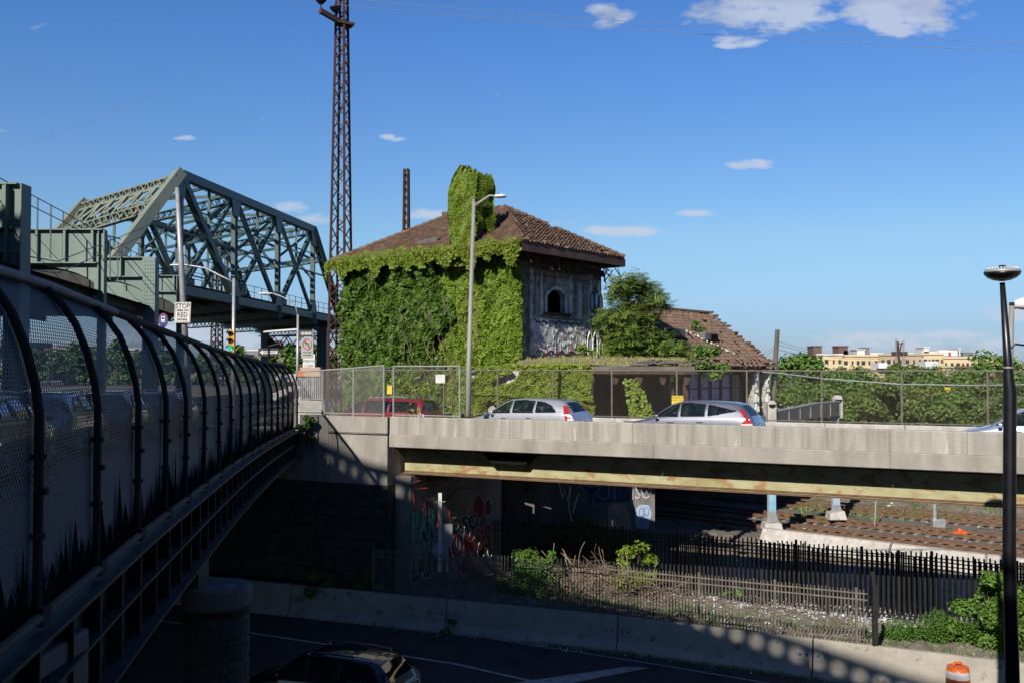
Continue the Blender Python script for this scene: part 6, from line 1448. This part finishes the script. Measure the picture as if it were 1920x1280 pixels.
# traffic barrel
p = atz(1797, 1318, .01); bl = thing('traffic_barrel', 'orange traffic drum with white bands beside the highway barrier', 'traffic barrel', tuple(p))
zt = at(1797, 1243, p.y).z; k = zt / 1.02
prof = [(.29, .0), (.29, .12), (.28, .14), (.28, .30), (.27, .32), (.27, .48), (.26, .5), (.26, .66), (.25, .68), (.25, .84), (.235, .88), (.23, .94)]
def band(i0, i1, m_, nm): b = MB(); b.lathe(p, [(r_ * 1.12 * k, z * k) for r_, z in prof[i0:i1]], 24); b.build(nm, m_, bl, smooth=False)
b = MB(); b.box(p + V(0, 0, .03), (.8, .8, .06)); b.build('rubber_base', X['rubber'], bl)
for a, c_, m_, nm in ((0, 4, 'orange', 'lower_body'), (3, 6, 'white_pl', 'white_band'), (5, 8, 'orange', 'middle_body'), (7, 10, 'white_pl', 'white_band'), (9, 12, 'orange', 'upper_body')): band(a, c_, X[m_], nm)
b = MB(); b.tube([p + V(-.12, 0, .96 * k), p + V(-.08, 0, 1.04 * k), p + V(.08, 0, 1.04 * k), p + V(.12, 0, .96 * k)], .03, 7); b.build('handle', X['orange'], bl)

# ================================================================ vehicles
def lerp_row(x, T): return [poly_interp(x, [r[0] for r in T], [r[i] for r in T]) for i in range(1, len(T[0]))]
def make_car(name, lab, cat, paint, T, L, Wd, side_w, rear_w, front_w, lights, wheels=(-1.32, 1.35), wr=.34, rails=False, plate=True, roofglass=False, see=False):
    """T rows: x, z_low, z_belt, z_top, w_low, w_belt, w_top (half widths); x from rear (-) to front (+)"""
    root = thing(name, lab, cat, (0, 0, 0)); xs = [r[0] for r in T]; n = 96; X0, X1 = xs[0], xs[-1]
    def ring(x):
        zl, zb, zt, wl, wb_, wt_ = lerp_row(x, T); zm = zl + (zb - zl) * .55
        p_ = [(0, zl), (wl * .8, zl), (wl, zl + .1), (wb_ * 1.0 + .02, zm), (wb_ + .012, zb - .06), (wb_ - .015, zb), ((wb_ - .015) * .5 + wt_ * .5 + .012, zb * .5 + zt * .5), (wt_, zt - .055), (wt_ - .07, zt - .012), (wt_ * .5, zt + .004), (0, zt + .012)]
        o_ = p_[:6]
        for (a, c, k) in ((5, 6, 3), (6, 7, 3), (7, 8, 1), (8, 9, 2), (9, 10, 2)):
            for i in range(1, k + 1): o_.append((p_[a][0] + (p_[c][0] - p_[a][0]) * i / k, p_[a][1] + (p_[c][1] - p_[a][1]) * i / k))
        return o_
    def surf(x, z):
        r_ = ring(x)
        for (y0, z0), (y1, z1) in zip(r_[1:], r_[2:]):
            if z0 <= z <= z1 + 1e-6: return y0 + (y1 - y0) * ((z - z0) / (z1 - z0 + 1e-9))
        return r_[11][0]
    b = MB(); m_ = 17
    for i in range(n + 1):
        x = X0 + (X1 - X0) * i / n; r_ = ring(x)
        for y, z in r_: b.v.append((x, y, z))
        for y, z in r_[1:-1][::-1]: b.v.append((x, -y, z))
    k_ = 32
    polys = [[(x, z) for x, z in zip(xl, zl)] + [(x, z) for x, z in zip(xh, zh)][::-1] for (xl, zl, xh, zh) in side_w]
    def hole(vs):
        cx = sum(v[0] for v in vs) / 4; cy = abs(sum(v[1] for v in vs) / 4); cz = sum(v[2] for v in vs) / 4
        _, zb, zt, _, _, wt_ = lerp_row(cx, T)
        if cz > zt - .03: return any(w_[0] + .02 < cx < w_[1] - .02 and cy < wt_ * f_ for w_, f_ in ((rear_w, .78), (front_w, .84)))
        for q in polys:
            c_ = False
            for i in range(len(q)):
                (x1, y1), (x2, y2) = q[i], q[(i + 1) % len(q)]
                if (y1 > cz) != (y2 > cz) and cx < (x2 - x1) * (cz - y1) / (y2 - y1) + x1: c_ = not c_
            if c_: return True
        return False
    for i in range(n):
        for j in range(k_):
            a = i * k_ + j; c = i * k_ + (j + 1) % k_; f = (a, c, c + k_, a + k_)
            if see and hole([b.v[q] for q in f]): continue
            b.f.append(f)
    b.f.append(tuple(range(k_))); b.f.append(tuple(n * k_ + j for j in range(k_))[::-1])
    body = b.build('body', paint, root, smooth=True)
    def patch(nm, xlo, zlo, xhi, zhi, m_, side, nx=8, nz_=3, off=.006, parent=None, th=0):
        b = MB()
        def fn(u, v):
            xa = poly_interp(u, [i / (len(xlo) - 1) for i in range(len(xlo))], xlo); za = poly_interp(u, [i / (len(zlo) - 1) for i in range(len(zlo))], zlo)
            xb = poly_interp(u, [i / (len(xhi) - 1) for i in range(len(xhi))], xhi); zb_ = poly_interp(u, [i / (len(zhi) - 1) for i in range(len(zhi))], zhi)
            x, z = xa + (xb - xa) * v, za + (zb_ - za) * v; return Vector((x, side * (surf(x, z) + off), z))
        b.grid(fn, nx, nz_); return b.build(nm, m_, parent or root, smooth=True)
    def tpatch(nm, xa, xb, wf, m_, off=.008, n_=6, w0=None):
        b = MB()
        def fn(u, v):
            x = xa + (xb - xa) * v; _, _, zt, _, _, wt_ = lerp_row(x, T); w_ = wt_ * wf if w0 is None else w0; y = (u * 2 - 1) * w_; a = abs(y) / wt_
            return Vector((x, y, zt + .012 - .02 * a * a + off))
        b.grid(fn, 8, n_); return b.build(nm, m_, root, smooth=True)
    for side in (-1, 1):
        for (xl, zl, xh, zh) in side_w: 
            P_ = [(xl[0], zl[0]), (xl[-1], zl[-1]), (xh[-1], zh[-1])] + [(x, z) for x, z in zip(xh[1:-1], zh[1:-1])][::-1] + [(xh[0], zh[0])]
            b = MB()
            for (xa, za), (xb_, zb_) in zip(P_, P_[1:] + P_[:1]):
                L_ = max(2, int(math.hypot(xb_ - xa, zb_ - za) / .12)); b.tube([(xa + (xb_ - xa) * i / L_, side * (surf(xa + (xb_ - xa) * i / L_, za + (zb_ - za) * i / L_) + .004), za + (zb_ - za) * i / L_) for i in range(L_ + 1)], .026, 5)
            b.build('window_surround', X['black'], root)
            patch('window', xl, zl, xh, zh, X['clearglass'] if see else X['glass'], side, off=.004)
        for (xl, zl, xh, zh, mm) in lights: patch('tail_light' if xl[0] < 0 else 'headlight', xl, zl, xh, zh, mm, side, off=.024 if mm == X['redlens'] else .028)
        for xh_ in (-.45, .55):
            zb = lerp_row(xh_, T)[1]; b = MB(); y = side * (surf(xh_, zb - .13) + .025); b.tube([(xh_ - .1, y - side * .02, zb - .13), (xh_ - .07, y, zb - .13), (xh_ + .07, y, zb - .13), (xh_ + .1, y - side * .02, zb - .13)], .016, 6); b.build('door_handle', paint, root)
        for xd in (-.62, .38, 1.22):
            r_ = []
            b = MB()
            zs_ = [.35 + k * .09 for k in range(8)]
            for z in zs_:
                if z < lerp_row(xd, T)[1] - .02: r_.append(Vector((xd, side * (surf(xd, z) + .0025), z)))
            if len(r_) > 1: b.tube(r_, .004, 4); b.build('door_seam', X['black'], root)
        b = MB(); xm = 1.0; zb = lerp_row(xm, T)[1]; y = side * (surf(xm, zb - .01) + .1); b.box((xm, y, zb + .06), (.12, .18, .13)); o = b.build('mirror', paint, root, bevel=.03)
        for xw in wheels:
            b = MB(); ax = Matrix.Rotation(R(90), 3, 'X'); y = side * (Wd / 2 - .1)
            b.lathe((xw, y, wr), [(wr * .6, -.1), (wr * .95, -.11), (wr, -.07), (wr, .07), (wr * .95, .11), (wr * .6, .1)], 24, axis=ax); w_ = b.build('wheel', X['rubber'], root, smooth=True)
            b = MB(); b.lathe((xw, y + side * .06, wr), [(wr * .6, -.06), (wr * .6, .06)], 20, axis=ax)
            for k in range(5): t_ = k * 1.2566; b.bar((xw, y + side * .125, wr), (xw + math.cos(t_) * wr * .55, y + side * .125, wr + math.sin(t_) * wr * .55), .06, .03)
            b.build('rim', X['chrome'], w_)
            b = MB(); b.grid(lambda u, v: Vector((xw + (wr + .05) * math.cos(u * math.pi), side * (Wd / 2 + .012 - v * .02), wr + (wr + .05) * math.sin(u * math.pi) * (1 - .0 * v))), 14, 1)
            o_ = [Vector((xw + (wr + .06) * math.cos(u), side * (surf(xw, .6) + .004), wr + (wr + .06) * math.sin(u))) for u in [k * math.pi / 14 for k in range(15)]]; b = MB(); b.add(o_, [tuple(range(15))]); b.build('wheel_arch', X['black'], root)
    gm = X['clearglass'] if see else X['glass']
    tpatch('rear_window', rear_w[0], rear_w[1], .84, gm); tpatch('windshield', front_w[0], front_w[1], .9, gm)
    if see:
        b = MB(); b.box((-.2, 0, .72), (3.2, Wd * .84, .5)); b.build('cabin_floor', X['void'], root)
        for xs_, ys_ in ((.25, .38), (.25, -.38), (-.75, .45), (-.75, -.45), (-.75, 0)):
            b = MB(); b.box((xs_ - .1, ys_, 1.08), (.16, .46, .42), Matrix.Rotation(-.15, 3, 'Y')); b.box((xs_ - .16, ys_, 1.37), (.1, .24, .17)); b.build('seat', X['seat'], root, bevel=.04)
        b = MB(); b.tube([(.78 + .04 * math.cos(k * .52), .38 + .17 * math.cos(k * .52), 1.08 + .17 * math.sin(k * .52)) for k in range(13)], .014, 5); b.build('steering_wheel', X['black'], root)
    if roofglass: tpatch('roof_glass', -.95, .35, .72, X['glass'])
    if rails:
        for side in (-1, 1):
            pts = [(x, side * (lerp_row(x, T)[5] - .09), lerp_row(x, T)[2] + .055) for x in (-1.5, -1.0, -.3, .3)]
            b = MB(); b.tube([(pts[0][0], pts[0][1], pts[0][2] - .05)] + pts + [(pts[-1][0], pts[-1][1], pts[-1][2] - .05)], .018, 6); b.build('roof_rail', X['chrome'], root)
    if plate:
        b = MB(); b.box((X0 - .012, 0, .82), (.02, .34, .17)); b.build('licence_plate', X['signyellow'], root); b = MB(); b.box((X0 - .02, 0, .48), (.08, Wd * .84, .2)); b.build('rear_bumper', X['black'], root, bevel=.03)
    return root
TSUV = [(-2.26, 0.36, 0.78, 0.8, 0.7, 0.76, 0.7), (-2.22, 0.34, 0.98, 1.0, 0.8, 0.84, 0.76), (-2.12, 0.3, 1.12, 1.14, 0.84, 0.875, 0.74), (-1.94, 0.28, 1.17, 1.38, 0.87, 0.89, 0.68), (-1.72, 0.26, 1.165, 1.585, 0.88, 0.9, 0.635), (-1.45, 0.25, 1.155, 1.645, 0.88, 0.905, 0.625), (-0.9, 0.25, 1.14, 1.675, 0.88, 0.91, 0.63), (-0.2, 0.25, 1.12, 1.685, 0.88, 0.91, 0.635), (0.3, 0.25, 1.105, 1.65, 0.88, 0.91, 0.63), (0.62, 0.25, 1.1, 1.55, 0.88, 0.905, 0.64), (1.0, 0.25, 1.09, 1.31, 0.88, 0.9, 0.68), (1.32, 0.26, 1.01, 1.1, 0.88, 0.89, 0.74), (1.55, 0.27, 0.98, 1.03, 0.87, 0.88, 0.76), (1.95, 0.3, 0.88, 0.95, 0.83, 0.84, 0.7), (2.15, 0.32, 0.76, 0.83, 0.76, 0.76, 0.62), (2.26, 0.38, 0.62, 0.66, 0.6, 0.6, 0.5)]
SW1 = [([0.3, 1.12], [1.17, 1.15], [0.3, 0.55, 0.95], [1.565, 1.48, 1.23]), ([-0.62, 0.2], [1.19, 1.18], [-0.62, -0.2, 0.2], [1.58, 1.595, 1.575]), ([-1.5, -0.72], [1.22, 1.2], [-1.28, -1.0, -0.72], [1.43, 1.54, 1.57])]
LT1 = [([-2.2, -1.96], [.80, .80], [-1.93, -1.73], [1.42, 1.45], X['redlens']), ([-2.2, -1.98], [.93, .93], [-2.18, -1.97], [1.0, 1.0], X['clearlens']), ([1.75, 2.1], [.72, .7], [1.7, 2.05], [.86, .78], X['clearlens'])]
LT2 = [([-2.2, -1.75], [.92, .88], [-2.13, -1.98], [1.12, 1.12], X['redlens']), ([-2.12, -2.0], [1.08, 1.08], [-1.82, -1.72], [1.44, 1.45], X['redlens']), ([-2.2, -1.8], [.93, .91], [-2.18, -1.84], [.98, .97], X['clearlens']), ([1.7, 2.12], [.74, .72], [1.62, 2.05], [.86, .78], X['clearlens'])]
SW2 = [([0.3, 1.15], [1.17, 1.16], [0.3, 0.55, 0.98], [1.565, 1.48, 1.23]), ([-0.6, 0.2], [1.2, 1.18], [-0.6, -0.2, 0.2], [1.56, 1.59, 1.575]), ([-1.62, -0.72], [1.38, 1.21], [-1.45, -1.1, -0.72], [1.4, 1.48, 1.55])]
HEAD = math.atan2(-W2.y, -W2.x)     # facing left along the bridge
def put(o, pos, rz, s=1.): o.location = pos; o.rotation_euler = (0, 0, rz); o.scale = (s, s, s)
LANE = 2.9
def on_lane(px, d): return BR(tt(px, d), d, -2.8)
c1 = make_car('silver_car', 'silver compact sport utility car with upright red tail lamps on the road bridge', 'car', X['car_silver'], TSUV, 4.5, 1.82, SW1, (-2.07, -1.76), (.62, 1.28), LT1, see=True); put(c1, on_lane(990, 3.0), HEAD)
c2 = make_car('grey_car', 'steel grey compact sport utility car with wedge tail lamps on the road bridge', 'car', X['car_grey'], TSUV, 4.5, 1.82, SW2, (-2.07, -1.76), (.62, 1.28), LT2, see=True); put(c2, on_lane(1301, 3.0), HEAD)
TVAN = [(-2.5, 0.36, 0.8, 0.82, 0.76, 0.8, 0.72), (-2.46, 0.34, 1.06, 1.08, 0.86, 0.9, 0.78), (-2.36, 0.3, 1.17, 1.35, 0.9, 0.93, 0.74), (-2.22, 0.28, 1.19, 1.6, 0.92, 0.95, 0.7), (-2.05, 0.26, 1.19, 1.71, 0.93, 0.96, 0.68), (-1.0, 0.25, 1.17, 1.76, 0.93, 0.97, 0.68), (0.2, 0.25, 1.15, 1.74, 0.93, 0.97, 0.68), (0.75, 0.25, 1.13, 1.62, 0.93, 0.965, 0.69), (1.2, 0.25, 1.12, 1.36, 0.92, 0.96, 0.74), (1.65, 0.27, 1.03, 1.12, 0.91, 0.94, 0.8), (2.1, 0.3, 0.9, 0.98, 0.87, 0.88, 0.74), (2.4, 0.33, 0.75, 0.8, 0.78, 0.78, 0.64), (2.5, 0.38, 0.6, 0.64, 0.62, 0.62, 0.52)]
SWV = [([0.45, 1.35], [1.2, 1.18], [0.45, 0.75, 1.12], [1.62, 1.54, 1.28]), ([-0.72, 0.33], [1.22, 1.2], [-0.72, -0.2, 0.33], [1.64, 1.65, 1.63]), ([-2.05, -0.84], [1.24, 1.23], [-1.98, -1.4, -0.84], [1.58, 1.63, 1.64])]
LTV = [([-2.44, -2.16], [.86, .86], [-2.4, -2.14], [1.04, 1.04], X['redlens']), ([-2.42, -2.14], [1.04, 1.04], [-2.38, -2.12], [1.14, 1.14], X['clearlens']), ([1.95, 2.35], [.74, .72], [1.9, 2.3], [.88, .8], X['clearlens'])]
c3 = make_car('red_minivan', 'dark red minivan with roof rails behind the fence at the bridge end', 'minivan', X['car_red'], TVAN, 5.0, 1.95, SWV, (-2.4, -2.1), (.78, 1.6), LTV, wheels=(-1.5, 1.5), rails=True, plate=False, see=True)
cc_ = at(716, 778, 39.4); put(c3, V(cc_.x, cc_.y, EYE - 2.84), HEAD + .12, .93)
c4 = make_car('white_car', 'pale blue white car entering the picture at the right edge of the road bridge', 'car', X['car_blue'], TSUV, 4.5, 1.82, SW1, (-2.07, -1.76), (.62, 1.28), LT1, see=True)
put(c4, on_lane(1944, 3.0), HEAD, .97)
# black car in the highway
pk = atz(618, 1338, .0)
c5 = make_car('black_car', 'black glossy sport utility car with glass roof driving on the shaded highway', 'car', X['car_black'], TSUV, 4.5, 1.82, SW1, (-2.07, -1.76), (.62, 1.28), [(a, c, d, e, X['black']) for a, c, d, e, _ in LT1], roofglass=True, rails=True, plate=False)
put(c5, pk, HEAD + .12, 1.0)
for k, (px, Z, m_, lab, s_) in enumerate(((70, 14, 'car_navy', 'dark car behind the first panels of the curved fence', 1.0), (170, 19, 'car_black', 'black car glimpsed through the second fence bay', 1.0), (262, 26, 'car_grey', 'dull grey car glimpsed through the curved fence midway along', 1), (352, 31, 'car_navy', 'dark blue car glimpsed through the farther curved fence panels', 1), (430, 36, 'car_red', 'red car glimpsed through the far panels of the curved fence', 1))):
    o = copy_tree(c5); o.name = 'parked_car'; o['label'] = lab
    p = at(px, 760, Z); put(o, V(p.x - 2.6, Z + 1, EYE + fb(min(Z, 38)) - .29), R(98))
    for ch in kids(o):
        if ch.name.startswith('roof_glass'): bpy.data.objects.remove(ch); continue
        if ch.name.startswith('body'): ch.data = ch.data.copy(); ch.data.materials[0] = X[m_]

# ================================================================ backgrounds: apartments and skyline
def building(lab, px0, px1, ytop, Z, m, wins=0, rows=2, name='apartment_block', depth=14, y_w=None, roofbox=None, skew=0.):
    p0, p1 = at(px0, ytop, Z), at(px1, ytop, Z); h0 = EYE - 3
    t = thing(name, lab, 'building', (p0.x, Z, h0)); b = MB()
    b.prism([V(p0.x, Z, h0), V(p1.x, Z + skew, h0), V(p1.x, Z + skew, p1.z), V(p0.x, Z, p0.z)], (0, depth, 0)); b.build('wall', m, t)
    b = MB(); b.bar(V(p0.x - .1, Z - .05, p0.z + .1), V(p1.x + .1, Z - .05 + skew, p1.z + .1), .5, .5); b.build('cornice', X['pwhite'] if px0 % 2 else m, t)
    if wins:
        sc_ = Z / F
        for r_ in range(rows):
            for k in range(wins):
                x = p0.x + (p1.x - p0.x) * (k + .5 + .12 * math.sin(k * 5 + px0)) / wins; yz = p0.z - (13 + 14 * r_) * sc_; w_ = (3.2 + 1.8 * ((k * 7 + px0) % 3)) * sc_; b = MB(); b.box((x, Z - .02, yz), (w_, .2, 7.5 * sc_)); b.build('window', X['darkwin'], t)
    return t
AP = [(1531, 1580, 665, 'pbrick', 2, 'corner apartment block of yellow brick at the left end of the row'), (1580, 1648, 667, 'pbrick', 4, 'yellow brick apartment block with paired windows in the row'), (1648, 1730, 665, 'pbrick2', 5, 'wide buff apartment block behind the catenary mast'), (1730, 1770, 664, 'pbrick', 3, 'narrow yellow apartment block right of the mast'), (1770, 1830, 671, 'pbrick', 4, 'lower yellow apartment block under the white rooftop rooms'), (1830, 1905, 670, 'pbrick2', 5, 'buff apartment block crossing behind the black lamp post'), (1905, 1990, 680, 'slate', 3, 'grey low block at the right edge')]
for k, (a, c, y, m_, w_, lab) in enumerate(AP): building(lab, a, c, y, 296 + (k % 2) * .6, X[m_], w_ + 2, 2)
for k, (a, c, y, m_, lab) in enumerate(((1540, 1600, 693, 'pinkwall', 'low pinkish building below the yellow apartments'), (1600, 1668, 692, 'pbrick2', 'low buff building with bay roofs below the apartments'), (1700, 1790, 688, 'pbrick2', 'long low tan building right of the mast'), (1790, 1900, 688, 'brick', 'long low red brick building behind the trees'), (1900, 1990, 684, 'pinkwall', 'low pink building at the right edge behind the trees'))): building(lab, a, c, y, 270, X[m_], 0, name='low_building')
for k, (a, c, y0, y1, m_, lab) in enumerate(((1525, 1541, 649, 667, 'brick', 'brown rooftop water tank house at the left corner'), (1573, 1590, 649, 667, 'brick', 'brown rooftop tank house second from left'), (1582, 1592, 657, 667, 'slate', 'dark grey rooftop hut beside the brown tank'), (1607, 1622, 655, 668, 'pwhite', 'white rooftop penthouse in the middle of the row'), (1623, 1630, 652, 666, 'slate', 'small dark rooftop stack beside the white penthouse'), (1632, 1656, 661, 668, 'pwhite', 'long low white rooftop box'), (1732, 1742, 651, 665, 'pwhite', 'tall white rooftop stair house'), (1729, 1760, 659, 671, 'pwhite', 'broad white rooftop room below the stair house'), (1759, 1798, 656, 671, 'pwhite', 'white rooftop room with a red door'), (1796, 1801, 653, 668, 'pwhite', 'slender white rooftop tank'), (1806, 1826, 660, 671, 'slate', 'grey rooftop structure near the lamp post'), (1704, 1714, 661, 668, 'pwhite', 'small white rooftop box beside the mast'), (1513, 1524, 672, 690, 'pwhite', 'small white house left of the apartments'), (1520, 1545, 678, 690, 'pwhite', 'white awning roof below the left apartments'), (1647, 1664, 680, 690, 'pwhite', 'white billboard roof below the middle apartments'), (1735, 1760, 677, 690, 'pwhite', 'white bay roof below the right apartments'))):
    Z = 299 if y1 < 675 else 268; y1 = min(y1, 667) if y1 < 675 else y1; p0, p1 = at(a, y0, Z), at(c, y1, Z); b = MB(); b.box(((p0.x + p1.x) / 2, Z + 3, (p0.z + p1.z) / 2), (p1.x - p0.x, 6, p0.z - p1.z)); 
    if y0 < 656: b.box(((p0.x + p1.x) / 2, Z + 3, p0.z), (p1.x - p0.x + .4, 6.4, .3))
    tag(b.build('rooftop_structure' if y1 < 675 else 'low_white_building', X[m_]), lab, 'building')
b = MB(); p0, p1 = at(1779, 660, 298.8), at(1783, 667, 298.8); b.box(((p0.x + p1.x) / 2, 298.9, (p0.z + p1.z) / 2), (p1.x - p0.x, .3, p0.z - p1.z)); o = b.build('red_door', X['signred'], None); tag(o, 'small red door panel on the white rooftop room', 'door')
b = MB(); c = at(1688, 700, 200); p0, p1 = at(1706, 731, 96), at(1850, 733, 96)
tag(building('yellow train depot roof strip glimpsed between the trees', 1716, 1850, 732, 101, X['signyellow'], 0, name='yellow_shed', depth=3), None)
# far left
building('long brown stadium like building under the truss bridge', 505, 606, 664, 260, X['stad'], 0, name='far_building')
building('raised roof block of the brown building', 520, 600, 650, 270, X['stad'], 0, name='far_building')
building('brown far tower chimney block left of the signs', 518, 527, 640, 262, X['brick'], 0, name='far_chimney', depth=3)
building('pale stepped far block left of the bridge bent', 455, 500, 657, 420, X['slate'], 0, name='far_building')
building('dark row of far houses between signal and bent', 432, 458, 664, 350, X['stad'], 3, 1, name='far_building')
building('small pink far house beside the traffic signal', 421, 438, 662, 250, X['pinkwall'], 1, 1, name='far_building')
building('brown far apartment house behind the curved fence', 612, 660, 655, 230, X['stad'], 3, 2, name='far_building')
for k, (a, c, y, m_, lab) in enumerate(((-40, 40, 640, 'stad', 'dark far block behind the first fence panel'), (60, 105, 655, 'brick', 'brick far block seen through the second fence panel'), (108, 150, 648, 'slate', 'grey far block through the third fence panel'), (180, 215, 660, 'brick', 'brick far block through the fourth fence panel'), (225, 290, 655, 'stad', 'wide dark far block through the middle fence panels'), (330, 420, 672, 'slate', 'low grey far block left of the traffic signal'))): building(lab, a, c, y, 210 + 8 * k, X[m_], 3, 2, name='far_building')
# signal gear and slabs at the street corner behind the approach fence
rb = thing('road_barrier', 'white concrete road barrier with a mesh screen and orange sign behind the approach fence', 'barrier', tuple(at(578, 770, 44)))
b = MB(); q = at(578, 765, 44); b.prism([V(q.x - .75, 44, EYE - 2.8), V(q.x + .8, 44.2, EYE - 2.8), V(q.x + .75, 44.2, EYE - 1.45), V(q.x - .7, 44, EYE - 1.45)], (.05, .4, 0)); b.build('base', X['conc_pale'], rb, bevel=.05)
b = MB(); b.box((q.x, 44.1, EYE - .3), (1.35, .04, .04)); b.box((q.x, 44.1, EYE - 1.4), (1.35, .04, .04))
for k in range(16): b.box((q.x - .66 + k * .088, 44.1, EYE - .85), (.045, .03, 1.12))
b.build('screen', X['galv'], rb)
b = MB(); b.box((q.x + .1, 44.05, EYE - .2), (1.0, .04, .4)); b.build('sign_board', X['pinkwall'], rb); b = MB(); b.prism([V(q.x - .55, 44.0, EYE - .4), V(q.x - .2, 44, EYE - .4), V(q.x - .37, 44, EYE - .05)], (0, .02, 0)); b.build('orange_mark', X['orange'], rb)
b = MB(); q = at(532, 702, 50); random.seed(3)
for k in range(12): b.box(q + V(rnd(-.4, 1.0), rnd(-.5, .5), rnd(-1.5, .05)), (rnd(.3, .7), .5, rnd(.2, .4)), Matrix.Rotation(rnd(-.4, .4), 3, 'Y'))
tag(b.build('stacked_slabs', X['white_pl'], bevel=.04), 'pile of white plastic barrier pieces at the street corner', 'barrier pile')
# white van roofs / cars beyond the fence at the corner
print('objects', len(bpy.data.objects))
